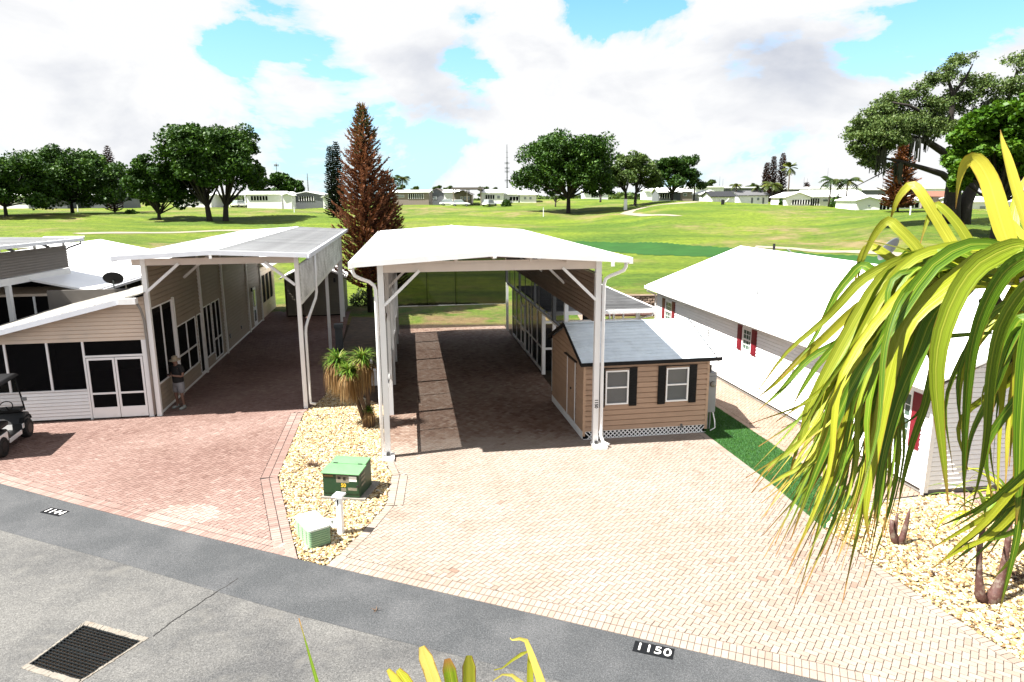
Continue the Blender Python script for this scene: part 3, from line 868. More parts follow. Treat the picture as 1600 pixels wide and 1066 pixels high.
# side walk by the right-hand house
e3 = [W3(-0.02, 0), W3(-0.02, 23.5), (3.9, 40.6), (3.9, 36.5), (5.3, 28), (6.62, 22.4), (7.86, 14.35)]
walk = empty('side_walk', (0,0,0)); tag(walk, kind='structure')
paving(walk, e3, math.pi/2 - YAW3 + math.pi/4, 0.0, PAV3, JNT1, lambda x, y, b: 0.6 + 0.2*(n2d(x, y, .8)-.5), border={5:1}, near=60)
# pavers beyond the right-hand bed
e4 = [W3(0.75, -0.03), (11.0, 13.2), (11.2, 12.35), (16, 11.0), (16, 15.5), W3(6.0, -0.03)]
e4 = [W3(0.75, -0.03), (10.6, 13.6), (11.35, 12.4), (16, 10.5), (16, 15.3)]
walk2 = empty('front_walk', (0,0,0)); tag(walk2, kind='structure')
paving(walk2, e4, 0.6, 0.0, PAV2, JNT2, lambda x, y, b: 0.75, near=40)
# white edging slab at the walk's end
q = [G(1315,808), G(1340,787), G(1440,776), G(1475,781), G(1470,790), G(1400,797), G(1345,803)]
MB().prism([(p.x, p.y) for p in q][::-1], -0.03, 0.012).build('concrete_edging', CONC).__setitem__('kind', 'structure')

# ------------------------------------------------------------------ gravel beds
def stones(name, poly, dens, size, m, seed, z=0.0, avoid=None):
    r = np.random.default_rng(seed)
    ar = abs(area(poly)); n = int(ar*dens)
    x0, x1 = min(p[0] for p in poly), max(p[0] for p in poly); y0, y1 = min(p[1] for p in poly), max(p[1] for p in poly)
    pts = []
    while len(pts) < n:
        x, y = r.uniform(x0, x1), r.uniform(y0, y1)
        if inside(poly, x, y) and not (avoid and avoid(x, y)): pts.append((x, y))
    pts = np.array(pts)
    # low octahedral pebble, subdivided once by hand: 6 + squashed ring = 18 faces
    base = []
    for el, cnt, off in ((0.45, 5, 0), (-0.35, 5, .5)):
        base += [(math.cos(el)*math.cos(2*math.pi*(k+off)/cnt), math.cos(el)*math.sin(2*math.pi*(k+off)/cnt), math.sin(el)) for k in range(cnt)]
    base += [(0,0,1)]
    base = np.array(base)
    T = []
    for k in range(5):
        T += [(10, k, (k+1)%5), (k, k+5, (k+1)%5), ((k+1)%5, k+5, 5+(k+1)%5)]
    T = np.array(T)
    N = len(pts)
    s = size*np.clip(np.exp(r.normal(-.08, .36, (N,1,1))), .4, 2.1)*np.array([1,1,1])
    asp = np.stack([r.uniform(.8,1.35,N), r.uniform(.65,1.0,N), r.uniform(.45,.75,N)], 1)[:,None,:]
    P_ = base[None]*(1+r.normal(0,.12,(N,11,1)))*asp*s
    a = r.uniform(0, 2*np.pi, N); ca, sa = np.cos(a), np.sin(a)
    X = P_[...,0]*ca[:,None]-P_[...,1]*sa[:,None]; Y = P_[...,0]*sa[:,None]+P_[...,1]*ca[:,None]
    zc = z + r.uniform(-.2, .9, N)*size*.6
    P_ = np.stack([X+pts[:,0:1], Y+pts[:,1:2], P_[...,2]+zc[:,None]], -1)
    Vv = P_[:, T.ravel()].reshape(N*15, 3, 3)
    tint = np.repeat(r.random(N), 15)
    me = quads_mesh(name, Vv, m, tint, n=3)
    me.polygons.foreach_set('use_smooth', [False]*len(me.polygons))
    return tag(link(name, me), kind='stuff')
m, t, out = nt('river_rock')
p = t.nodes.new('ShaderNodeBsdfPrincipled'); p.inputs['Roughness'].default_value = 0.7; t.links.new(p.outputs[0], out.inputs[0])
at = t.nodes.new('ShaderNodeAttribute'); at.attribute_name = 'tint'
c = ramp_node(t, at.outputs['Fac'], [(0, (0.0435,0.02436,0.01305)), (0.06, (0.1131,0.06525,0.0261)), (0.14, (0.2175,0.1218,0.04785)), (0.32, (0.3045,0.2044,0.0783)), (0.55, (0.3654,0.2741,0.1305)), (0.78, (0.4089,0.3393,0.2175)), (1, (0.4524,0.4089,0.3219))])
geo = t.nodes.new('ShaderNodeNewGeometry')
c = mix_node(t, 1.0, c, ramp_node(t, noise_node(t, 30, 3, vec=geo.outputs['Position']), [(0.3, 0.8), (0.7, 1.1)]), 'MULTIPLY')
t.links.new(c, p.inputs['Base Color'])
ROCK = m
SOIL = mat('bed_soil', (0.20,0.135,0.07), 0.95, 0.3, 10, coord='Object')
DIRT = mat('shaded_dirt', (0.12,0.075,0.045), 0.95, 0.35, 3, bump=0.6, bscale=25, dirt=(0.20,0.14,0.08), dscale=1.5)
bedL = [(-3.53, 11.72), (-3.15, 12.95), (-2.87, 14.3), (-3.02, 16.0), W1(-0.18, 0.3), W1(-0.18, 4.6), W2(5.05, 2.6), W2(5.02, 1.3), (-6.72, 21.2), (-5.82, 15.96), (-4.10, 11.97)]
bmesh_poly('gravel_bed_soil', [(x, y, -0.012) for x, y in bedL], SOIL)['kind'] = 'structure'
stones('river_rock_gravel', bedL, 950, 0.026, ROCK, 4, z=0.002)
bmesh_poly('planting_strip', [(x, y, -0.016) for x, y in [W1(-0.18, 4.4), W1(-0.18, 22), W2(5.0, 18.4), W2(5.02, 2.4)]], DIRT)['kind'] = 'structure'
bedR = [(6.48, 13.1), (7.02, 10.67), (7.62, 8.75), RL(12.8, 0), RL(19, 0), (13.5, 11.3), (11.35, 12.4), (10.6, 13.6), W3(0.75, -0.03), W3(-0.1, -0.12), (7.9, 14.2), (7.0, 13.8)]
bmesh_poly('gravel_bed_soil', [(x, y, -0.012) for x, y in bedR], SOIL)['kind'] = 'structure'
stones('river_rock_gravel', bedR, 800, 0.029, ROCK, 5, z=0.002)
# ------------------------------------------------------------------ artificial turf strip
turf = [(5.63, 19.15), (6.23, 15.5), (6.48, 13.1), (7.0, 13.8), (7.86, 14.35), (6.62, 22.4), W1(9.2, 4.5), W1(9.1, 2.2)]
TURFB = mat('turf_backing', (0.04,0.17,0.035), 0.9, 0.3, 6)
bmesh_poly('turf_base', [(x, y, -0.008) for x, y in turf], TURFB)['kind'] = 'structure'
r = np.random.default_rng(8); pts = []
x0, x1 = min(p[0] for p in turf), max(p[0] for p in turf); y0, y1 = min(p[1] for p in turf), max(p[1] for p in turf)
while len(pts) < 42000:
    x, y = r.uniform(x0, x1), r.uniform(y0, y1)
    if inside(turf, x, y): pts.append((x, y))
pts = np.array(pts); N = len(pts)
a = r.uniform(0, 6.28, N); h = r.uniform(.018, .040, N); lean = r.uniform(0, .022, N); wd = 0.006
b0 = np.stack([pts[:,0]-wd*np.cos(a), pts[:,1]-wd*np.sin(a), np.full(N,-.008)], 1)
b1 = np.stack([pts[:,0]+wd*np.cos(a), pts[:,1]+wd*np.sin(a), np.full(N,-.008)], 1)
tp = np.stack([pts[:,0]-lean*np.sin(a), pts[:,1]+lean*np.cos(a), h], 1)
me = quads_mesh('turf_blades', np.stack([b0, b1, tp], 1), leafmat('turf_green', [(0, (0.06,0.21,0.035)), (0.7, (0.11,0.32,0.06)), (1, (0.20,0.44,0.10))], 0.5, 0.15), r.random(N), n=3)
tag(link('artificial_turf', me), kind='stuff')
TURF_EDGE = mat('red_edging', (0.32,0.16,0.11), 0.8)

# retaining wall behind, stacked split blocks
rw = empty('retaining_wall', (4.6, 40.9, 0), 0.0, 'low retaining wall of stacked tan split blocks at the foot of the grass bank', 'retaining wall')
BLK = mat('split_block', (0.46,0.33,0.24), 0.9, 0.15, 6, bump=0.5, bscale=30, obj=0.35)
bms = []
for s_ in range(5):
    rr = random.Random(s_); mb = MB(); mb.box(-.145, .145, -.13, .13, 0, .145)
    mb.v = [(x+(rr.gauss(0,.012)), y+(rr.gauss(0,.02) if y < 0 else 0), z+rr.gauss(0,.004)) for x, y, z in mb.v]
    mb.add([(-.09, -.17, .03), (.09, -.175, .03), (.09, -.17, .115), (-.09, -.165, .115), (-.14,-.13,.01), (.14,-.13,.01), (.14,-.13,.14), (-.14,-.13,.14)],
           [(0,1,2,3), (4,5,1,0), (5,6,2,1), (6,7,3,2), (7,4,0,3)])
    bms.append(mb.mesh('block', BLK))
for row_ in range(7):
    for i in range(38):
        link('block', rw and bms[rnd.randrange(5)], rw, (0.3*i + (0.15 if row_ % 2 else 0) + rnd.gauss(0,.006), row_*0.012 + rnd.gauss(0,.012), -0.05+row_*0.15))
mb = MB().box(-.2, 11.6, .10, .45, -.3, 1.0); mb.build('wall_core', mat('wall_fill', (0.12,0.09,0.06), .95), rw)
mb = MB().box(-.2, 11.6, -.10, .28, 1.0, 1.05); mb.build('cap_course', mat('cap', (0.42,0.30,0.22), .9, .15, 5), rw)
mb = MB(); mb.box(0, 7, -1.2, -.25, -.03, .06); mb.build('bed_edging', mat('mulch', (0.13,0.05,0.035), .95, .3, 8), rw)

# ------------------------------------------------------------------ roof builder (pan roof, ridge along local y)
def pan_roof(parent, x0, x1, xr, y0, y1, ze, zr, m, pan=0.305, thick=0.07, name='roof_pan', zr0=None, mfn=None):
    """standing seam pans from ridge to eave on both slopes"""
    n = int(round((y1-y0)/pan)); s = (y1-y0)/n
    for side, xe in ((0, x0), (1, x1)):
        if abs(xe-xr) < 0.05: continue
        d = Vector((xe-xr, 0, ze-zr)); L = d.length; u = d.normalized(); nrm = Vector((0,1,0)).cross(u)
        if nrm.z < 0: nrm = -nrm
        mb = MB()
        def P(a, y, h): q = Vector((xr, 0, zr)) + u*a + nrm*h; return (q.x, y, q.z)
        g_ = 0.004
        prof = [(0,-thick),(s-g_,-thick),(s-g_,0),(0.022,0),(0.022,0.020),(0,0.020)]
        vs = [P(0.004, y, h) for y, h in prof] + [P(L, y, h) for y, h in prof]; k = len(prof)
        fs = [tuple(range(k)), tuple(reversed(range(k, 2*k)))] + [(i, k+i, k+(i+1)%k, (i+1)%k) for i in range(k)]
        mb.add(vs, fs)
        me = mb.mesh(name, mfn(side) if mfn else m); bpy_fix(me)
        for i in range(n): link(name, me, parent, (0, y0+i*s, 0))
    # ridge cap
    if abs(x0-xr) > .05 and abs(x1-xr) > .05:
        sl = (ze-zr)/(x1-xr)
        mb = MB(); mb.add([(xr-.11,y0,zr+.018-.11*abs(sl)),(xr,y0,zr+.032),(xr+.11,y0,zr+.018-.11*abs(sl)),(xr-.11,y1,zr+.018-.11*abs(sl)),(xr,y1,zr+.032),(xr+.11,y1,zr+.018-.11*abs(sl))],[(0,1,4,3),(1,2,5,4)])
        mb.build('ridge_cap', mfn(0) if mfn else m, parent)
def bpy_fix(me):
    import bmesh
    b = bmesh.new(); b.from_mesh(me); bmesh.ops.recalc_face_normals(b, faces=b.faces); b.to_mesh(me); b.free(); return me
def lbox(parent, name, m, *a, bevel=0): return MB().box(*a).build(name, m, parent, bevel)
def text_mesh(name, s, size, m, parent, loc, rot, depth=0.001, bold=0.0, spacing=1.0, align='CENTER'):
    c = bpy.data.curves.new(name, 'FONT'); c.body = s; c.size = size; c.extrude = depth; c.align_x = align; c.align_y = 'CENTER'
    c.offset = bold; c.space_character = spacing
    o = bpy.data.objects.new('tmp', c); col.objects.link(o)
    bpy.context.view_layer.update()
    me = bpy.data.meshes.new_from_object(o.evaluated_get(bpy.context.evaluated_depsgraph_get()))
    bpy.data.objects.remove(o); me.materials.clear(); me.materials.append(m)
    return link(name, me, parent, loc, rot)
def window(parent, o, u, s0, s1, z0, z1, m_frame, m_glass, out=None, sash=True, blind=False, depth=0.045, bar=0.04, grid=None, name='window'):
    """window in a wall: frame proud of the wall, glass behind, sash rail across"""
    ux, uy = u; nx, ny = out if out else (uy, -ux)
    def B(mb, a, b, za, zb, d0, d1):
        v = []
        for z in (za, zb):
            for s, d in ((a,d0),(b,d0),(b,d1),(a,d1)): v.append((o[0]+ux*s+nx*d, o[1]+uy*s+ny*d, z))
        mb.hexa(v)
    fr = MB()
    B(fr, s0, s1, z0, z0+bar, -.02, depth); B(fr, s0, s1, z1-bar, z1, -.02, depth)
    B(fr, s0, s0+bar, z0+bar, z1-bar, -.02, depth); B(fr, s1-bar, s1, z0+bar, z1-bar, -.02, depth)
    if sash: B(fr, s0+bar, s1-bar, (z0+z1)/2-bar/2, (z0+z1)/2+bar/2, -.02, depth-.008)
    me = fr.mesh(name, m_frame); bpy_fix(me); f = link(name, me, parent)
    halves = [(z0+bar, (z0+z1)/2-bar/2), ((z0+z1)/2+bar/2, z1-bar)] if sash else [(z0+bar, z1-bar)]
    for i, (a, b) in enumerate(halves):
        g_ = MB(); B(g_, s0+bar, s1-bar, a, b, -.012, -.004); bpy_me = g_.mesh('pane', m_glass); bpy_fix(bpy_me); link('pane', bpy_me, f)
        if grid:
            mb = MB()
            for k in range(1, grid[0]):
                s = s0+bar+(s1-s0-2*bar)*k/grid[0]; B(mb, s-.008, s+.008, a, b, -.003, .002)
            for k in range(1, grid[1]):
                z = a+(b-a)*k/grid[1]; B(mb, s0+bar, s1-bar, z-.008, z+.008, -.003, .0015)
            link('grille', bpy_fix(mb.mesh('grille', m_frame)), f)
        if blind:
            nsl = 14
            mb = MB()
            for k in range(nsl):
                z = a+(b-a)*(k+.5)/nsl; B(mb, s0+bar+.005, s1-bar-.005, z-(b-a)/nsl*.36, z+(b-a)/nsl*.36, -.003, .001)
            link('blind', bpy_fix(mb.mesh('blind', BLIND)), f)
    return f
def screen_panel(parent, pts, m=None, name='screen'):
    return MB().add(pts, [(0,1,2,3)]).build(name, m or SCREEN, parent)

# ================================================================== 1150 carport
GALV_ = mat('grey_mullion', (0.50,0.50,0.50), .5, .05, 3)
cp = empty('carport', (O1.x, O1.y, 0), -YAW1, 'tall white open-fronted carport with pale gable roof standing over the dark middle driveway', 'carport')
CW = 5.684
lyL = [0, 3.72, 7.44, 11.16, 14.88, 17.3]
for y in lyL:
    lbox(cp, 'post', WHITE, -.075, .075, y-.075, y+.075, 0.0, 5.13)
for y in (3.72, 5.57, 17.3):
    lbox(cp, 'post', WHITE, CW-.06, CW+.06, y-.06, y+.06, 0.0, 5.13)
for y in (9.4, 13.3):
    lbox(cp, 'post', WHITE, CW-.03, CW+.06, y-.05, y+.05, 2.56, 5.13)
fp = lbox(cp, 'post', WHITE, CW-.075, CW+.075, -.075, .075, 0.0, 5.13)
text_mesh('house_number', '1150', .13, BLACK, fp, (CW-.0, -.079, 1.22), (math.pi/2, math.pi/2, 0), 0.001, 0.004)
for x in (0, CW):     # concrete footings
    lbox(cp, 'footing', mat('white_footing', (0.72,0.71,0.68), .8, .08, 5), x-.15+.05*(x > 1), x+.17+.10*(x > 1), -.38, .12, -.02, .07, bevel=.01)
    lbox(cp, 'foot_bracket', CHARC, x-.03, x+.05, -.15, -.077, .07, .15)
for i, y in enumerate([0, 3.72, 7.44, 11.16, 14.88, 17.3]):
    mb = MB(); x0, x1 = -.06, CW+.06
    mb.box(x0, x1, y-.05, y+.05, 4.93, 5.13)
    mb.build('cross_beam', BEAM if i == 0 else TAN, cp)
    for sx, sg in ((0.0, 1), (CW, -1)):
        MB().bar((sx+sg*.07, y-.065*(i == 0), 4.10), (sx+sg*.98, y-.065*(i == 0), 4.97), .07, .07, up=(0,1,0)).build('brace', WHITE, cp)
# gable infill of the front beam, sloping top
zt = lambda x: 5.215 + (1-abs(x-CW/2)/(CW/2+.645))*.217 - .085
mb = MB(); v = []
mb.add([(-.06,-.04,5.13),(CW+.06,-.04,5.13),(CW+.06,-.04,5.135),(CW-1.2,-.04,zt(CW-1.2)-.03),(CW/2+1.2,-.04,5.20),(CW/2-1.2,-.04,5.20),(1.2,-.04,zt(1.2)-.03),(-.06,-.04,5.135)], [tuple(range(8))])
mb.build('beam_fascia', BEAM, cp)
pan_roof(cp, -.62, CW+.62, CW/2, -.57, 16.75, 5.262, 5.482, ROOFWO)
for x in (.645+.0,):
    pass
# front fascia along both slopes, eave gutters
def slope_bar(parent, name, m, xa, za, xb, zb, y0, y1, h):
    v = []
    for (x, z) in ((xa, za), (xb, zb)): v += [(x, y0, z-h), (x, y1, z-h), (x, y1, z), (x, y0, z)]
    MB().add(v, [(0,3,2,1),(4,5,6,7),(0,1,5,4),(1,2,6,5),(2,3,7,6),(3,0,4,7)]).build(name, m, parent)
for y0, y1 in ((-.64, -.575), (16.755, 16.82)):
    slope_bar(cp, 'fascia', WHITE, -.645, 5.27, CW/2-.001, 5.49, y0, y1, .145)
    slope_bar(cp, 'fascia', WHITE, CW/2+.001, 5.49, CW+.645, 5.27, y0, y1, .145)
for sx, xa, xb in ((-1, -.735, -.635), (1, CW+.635, CW+.735)):
    mb = MB()
    mb.box(xa, xb, -.64, 16.8, 5.10, 5.118); o_ = xa if sx < 0 else xb-.012
    mb.box(o_, o_+.012, -.64, 16.8, 5.118, 5.255); i_ = xb-.012 if sx < 0 else xa
    mb.box(i_, i_+.012, -.64, 16.8, 5.118, 5.235); mb.box(xa+.012, xb-.012, -.64, -.63, 5.118, 5.25)
    mb.build('gutter', WHITE, cp)
for x in (CW/2-1.55, CW/2, CW/2+1.55, CW+.2):
    lbox(cp, 'rafter_clip', WHITE, x-.045, x+.045, -.66, -.645, 5.04 if abs(x-CW/2) > 2 else zt(x)-.0, 5.30 if abs(x-CW/2)<2 else 5.2)
for k in range(1, 6):        # purlins
    x = CW*k/6; lbox(cp, 'purlin', BEAM, x-.03, x+.03, -.5, 16.7, zt(x)-.085, zt(x)-.012)
def downspout(parent, pts, w=.085, d=.065, name='downspout', m=None):
    mb = MB(); mb.smooth = True; mb.tube(pts, w*.55, 10); return mb.build(name, m or WHITE, parent)
downspout(cp, [(-.66,-.3,5.10),(-.66,-.3,5.0),(-.62,-.28,4.90),(-.5,-.22,4.82),(-.28,-.14,4.72),(-.17,-.10,4.62),(-.135,-.09,4.50),(-.135,-.09,2),(-.135,-.09,.1)])
downspout(cp, [(CW+.66,-.3,5.10),(CW+.66,-.3,5.0),(CW+.61,-.28,4.90),(CW+.48,-.22,4.83),(CW+.28,-.14,4.74),(CW+.18,-.10,4.66),(CW+.14,-.09,4.52),(CW+.14,-.09,2),(CW+.15,-.09,.30),(CW+.2,-.14,.12),(CW+.34,-.25,.07)])
# left side: screen between a rail and the siding, low boarded panel after the first bay
siding(cp, (-.085, 17.35), (0, -1), 17.3, 3.3, 4.80, .205, TAN, out=(-1, 0))
for y0, y1 in zip([0]+[1.86*k for k in range(1, 10)], [1.86*k for k in range(1, 10)]+[17.3]):
    screen_panel(cp, [(-.02, y0+.03, 1.36), (-.02, y1-.03, 1.36), (-.02, y1-.03, 3.3), (-.02, y0+.03, 3.3)], SCREEN2)
    lbox(cp, 'mullion', WHITE, -.045, .005, y1-.025, y1+.025, 1.36, 3.3)
lbox(cp, 'rail', WHITE, -.05, .01, .076, 17.3, 1.30, 1.36)
lbox(cp, 'header', TAN, -.04, .0, .076, 17.3, 3.24, 3.30)
siding(cp, (-.05, 17.3), (0, -1), 13.5, 0.04, 1.30, .205, TAN, out=(-1, 0))
# right side: tan siding above, black screens below it
siding(cp, (CW-.075, .1), (0, 1), 17.2, 3.50, 4.78, .13, TAN, out=(-1, 0))
siding(cp, (CW+.10, 0), (0, 1), 17.3, 3.50, 4.78, .205, TAN, out=(1, 0))
ry = [3.72, 5.57, 8.0, 9.6, 11.2, 12.7, 14.2, 15.8, 17.3]
for y0, y1 in zip(ry, ry[1:]):
    screen_panel(cp, [(CW-.075, y0+.02, 2.56), (CW-.075, y1-.02, 2.56), (CW-.075, y1-.02, 3.5), (CW-.075, y0+.02, 3.5)], name='upper_screen'); lbox(cp, 'mullion', GALV_, CW-.09, CW-.06, y1-.02, y1+.02, 2.56, 3.5)
lbox(cp, 'rail', WHITE, CW-.05, CW+.05, 3.80, 17.24, 2.48, 2.56)
# rear shade screen, hung in three widths
for x in (1.55, 3.0): lbox(cp, 'screen_seam', mat('seam_black', (0.02,0.02,0.018), .9, spec=.1), x-.012, x+.012, 17.235, 17.265, 1.45, 5.05)
for x0, x1 in ((-.02, 1.54), (1.56, 2.99), (3.01, 5.6)):
    screen_panel(cp, [(x0, 17.25, 1.45), (x1, 17.25, 1.45), (x1, 17.25, 5.05), (x0, 17.25, 5.05)], SCREEN3, 'shade_screen')
lbox(cp, 'screen_rod', WHITE, 0.08, CW-.08, 17.235, 17.265, 1.42, 1.445)

# ------------------------------------------------------------------ lanai (screened room) on the right of the carport
la = empty('screened_room', W1(CW+.1, 8).__add__((0,)), -YAW1, 'screened room with black mesh walls and ribbed metal roof along the right side of the middle carport', 'screen room')
ly = lambda y: y-8
def lsc(a, b, z0, z1, x=0.0): screen_panel(la, [(x, a, z0), (x, b, z0), (x, b, z1), (x, a, z1)])
fy = [0, 1.25, 2.5, 3.2, 4.1, 5.4, 6.7, 8.0]
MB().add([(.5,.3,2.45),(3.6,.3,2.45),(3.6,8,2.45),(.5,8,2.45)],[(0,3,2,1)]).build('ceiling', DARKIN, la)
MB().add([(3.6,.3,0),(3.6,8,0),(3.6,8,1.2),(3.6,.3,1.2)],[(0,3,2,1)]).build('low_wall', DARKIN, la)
for i, (a, b) in enumerate(zip(fy, fy[1:])):
    lsc(a+.03, b-.03, .14, .98); lsc(a+.03, b-.03, 1.04, 2.40)
    lbox(la, 'mullion', WHITE, -.03, .03, b-.03, b+.03, .1, 2.44)
    lbox(la, 'rail', WHITE, -.025, .025, a+.03, b-.03, .98, 1.04)
lbox(la, 'corner_post', WHITE, -.07, .07, -.07, .07, 0, 2.55)
lbox(la, 'sill_rail', WHITE, -.03, .03, .07, 8, .04, .14); lbox(la, 'top_rail', WHITE, -.04, .04, .07, 8, 2.40, 2.50)
dr_ = empty('screen_door', (-.05, 4.1, 0)); dr_.parent = la
mb = MB(); mb.box(-.02,.02,0,.09,.06,2.1); mb.box(-.02,.02,.91,1.0,.06,2.1); mb.box(-.02,.02,.09,.91,2.0,2.1); mb.box(-.02,.02,.09,.91,.06,.3); mb.box(-.02,.02,.09,.91,.9,1.0)
mb.build('door_frame', WHITE, dr_)
XR = 3.75
fx = [0, .95, 1.9, 2.8, XR]
for a, b in zip(fx, fx[1:]):
    screen_panel(la, [(a+.03, 0, .14), (b-.03, 0, .14), (b-.03, 0, .95), (a+.03, 0, .95)])
    MB().add([(a+.04, -.005, 1.08), (b-.04, -.005, 1.08), (b-.04, -.005, 2.0), (a+.04, -.005, 2.0)], [(0,1,2,3)]).build('screen', SCREEN, la)
    lbox(la, 'mullion', WHITE, b-.04, b+.04, -.04, .04, .0, 2.42)
    lbox(la, 'rail', WHITE, a+.07, b-.04, -.03, .03, .98, 1.06); lbox(la, 'top_rail', WHITE, a+.07, b-.04, -.035, .035, 2.02, 2.12)
for k, y_ in enumerate((0, 2.0, 4.0, 6.0, 8.0)):
    lbox(la, 'mullion', WHITE, XR+.05, XR+.12, y_-.035, y_+.035, 0, 2.4)
# roof: pans lie across, seam lines run left-right
y_ = -.45; k = 0
while y_ < 7.4:
    mb = MB(); mb.box(.1, XR+.55, y_, y_+.15, 2.5, 2.56); mb.box(.1, XR+.55, y_+.006, y_+.03, 2.56, 2.585)
    mb.build('roof_pan', ROOFL, la); y_ += .155
lbox(la, 'gutter', WHITE, -.3+.35, XR+.65, -.58, -.455, 2.42, 2.55)
lbox(la, 'roof_edge', WHITE, XR+.555, XR+.60, -.45, 7.4, 2.46, 2.60)
downspout(la, [(XR+.5, -.5, 2.42), (XR+.45, -.45, 2.3), (XR+.15, -.1, 2.15), (XR+.1, -.08, 2.0), (XR+.1, -.08, .1)], .07)

# ------------------------------------------------------------------ tan shed
SY = math.atan2(0.7252, 3.658)
SH = empty('garden_shed', (2.018, 18.545, 0), R(9.6), 'tan board shed with metal roof and black shuttered windows beside the middle carport', 'shed')
SWd, SD = 3.72, 3.84
wins = [(.62, 1.30, 1.00, 2.00), (2.42, 3.10, 1.00, 2.00)]
zE, zP = 2.28, 3.0
siding(SH, (.05, 0), (1, 0), SWd-.1, .24, zE, .155, SHEDWALL, holes=wins)
slope_top = lambda s: zE - .02 + (zP-zE)*(1-abs(s-SD/2)/(SD/2))
siding(SH, (0, SD-.05), (0, -1), SD-.1, .24, zP, .155, SHEDWALL, zr=lambda s: slope_top(s+.05), holes=[(SD-1.75, SD-.85, .2, 2.10)], out=(-1,0))
siding(SH, (SWd, .05), (0, 1), SD-.1, .24, zP, .155, SHEDWALL, zr=lambda s: slope_top(s+.05))
siding(SH, (SWd-.05, SD), (-1, 0), SWd-.1, .24, zE, .31, SHEDWALL)
mb = MB(); mb.add([(.03,.03,.0),(SWd-.03,.03,.0),(SWd-.03,SD-.03,.0),(.03,SD-.03,.0),(.03,.03,zE-.05),(SWd-.03,.03,zE-.05),(SWd-.03,SD-.03,zE-.05),(.03,SD-.03,zE-.05),(.03,SD/2,zP-.07),(SWd-.03,SD/2,zP-.07)],
   [(0,1,5,4),(2,3,7,6),(0,4,8,7,3),(1,2,6,9,5),(4,5,9,8),(7,8,9,6)])
mb.build('wall_core', DARKIN, SH)
for x in (0, SWd):
    for y in (0, SD):
        lbox(SH, 'corner_trim', SHEDTRIM, x-.022, x+.05 if x == 0 else x+.022, y-.022, y+.04 if y == 0 else y+.022, .1, zE) if x == 0 else lbox(SH, 'corner_trim', SHEDTRIM, x-.05, x+.022, y-.022 if y == 0 else y-.04, y+.04 if y == 0 else y+.022, .1, zE)
for s0, s1, z0, z1 in wins:
    window(SH, (0, 0), (1, 0), s0, s1, z0, z1, WHITE, GLASS, blind=True, depth=.05)
    for a in (s0-.245, s1+.02):
        mb = MB(); mb.box(a, a+.225, -.05, -.031, z0-.06, z1+.05)
        for k in range(13): z = z0-.02+(z1-z0+.02)*k/13; mb.box(a+.03, a+.195, -.06, -.05, z+.012, z+.055)
        mb.build('shutter', BLACK, SH)
    lbox(SH, 'header_trim', BLACK, s0-.245, s1+.245, -.055, -.031, z1+.051, z1+.075)
# double doors on the left
D0, D1 = .85, 1.75
for a, b in ((D0, (D0+D1)/2-.005), ((D0+D1)/2+.005, D1)):
    lbox(SH, 'door', SHEDWALL, -.035, .0, a, b, .26, 2.06)
mb = MB(); mb.box(-.045,-.031,D0-.03,D0+.02,.24,2.1); mb.box(-.045,-.031,D1-.02,D1+.03,.24,2.1); mb.build('door_trim', WHITE, SH)
mb = MB(); mb.box(-.10, 0, D0-.2, D1+.2, 2.11, 2.135); mb.build('door_drip_cap', CHARC, SH)
lbox(SH, 'door_latch', CHARC, -.06, -.03, (D0+D1)/2-.04, (D0+D1)/2+.04, 1.15, 1.2)
for y in (.3, 1.2, 2.6):
    pass
lbox(SH, 'floor_skid', mat('grey_skirt', (0.62,0.62,0.60), .6, .06, 3), -.035, -.015, .0, SD, .02, .24)
# lattice skirt: real crossing slats
mb = MB()
for sgn in (1, -1):
    x = -.25
    while x < SWd+.25:
        a = (x, -.012 if sgn > 0 else -.006, .01); b = (x+sgn*.215, a[1], .225)
        xa, xb = a[0], b[0]
        if min(xa, xb) > 0.0 and max(xa, xb) < SWd: mb.bar(a, b, .004, .017, up=(0,1,0)) if False else mb.bar(a, b, .028, .005, up=(0,1,0))
        x += .125
me = mb.mesh('lattice_skirt', WHITE); tag(link('lattice_skirt', me, SH), kind='stuff')
lbox(SH, 'skirt_rail', WHITE, 0, SWd, -.02, -.002, .225, .245); lbox(SH, 'skirt_rail', WHITE, 0, SWd, -.02, -.002, .0, .012)
for x in (.55, 2.95): lbox(SH, 'tie_down', mat('galvanised', (0.32,0.33,0.34), .5, .1, 6, metal=.5), x-.03, x+.03, -.045, -.021, .19, .30)
# roof
n = 13; xa, xb = -.12, SWd+.14
for side in (0, 1):
    for i in range(n):
        # pans run from ridge to eave, seams parallel to the ridge in the photo: build as courses
        t0, t1 = i/n, (i+1)/n
        ov = .14
        def pt(t_, x, h):
            yy = SD/2 - (SD/2+ov)*t_; zz_ = zP+.05 - (zP-zE)*(SD/2+ov)/(SD/2)*t_
            if side: yy = SD - yy
            return (x, yy, zz_+h)
        v = [pt(t1, xa, -.02), pt(t1, xb, -.02), pt(t0, xb, -.02), pt(t0, xa, -.02), pt(t1, xa, .012), pt(t1, xb, .012), pt(t0, xb, .0), pt(t0, xa, .0)]
        if side: v = [v[i_] for i_ in (1,0,3,2,5,4,7,6)]
        MB().hexa(v).build('roof_course', SHEDROOF, SH)
    yy0, zz0 = pt(1, 0, 0)[1:]
    lbox(SH, 'drip_edge', BLACK, xa-.02, xb+.18, yy0-.03, yy0+.03, zz0-.10, zz0+.0)
    for xx in (xa-.03, xb):
        v = []
        p1, p0 = pt(1, xx, 0), pt(0, xx, 0)
        MB().bar((xx+.015, p1[1], p1[2]-.04), (xx+.015, p0[1], p0[2]-.04), .03, .10).build('rake_trim', BLACK, SH)
MB().box(xa, xb, SD/2-.08, SD/2+.08, zP+.045, zP+.06).build('ridge_cap', SHEDROOF, SH)

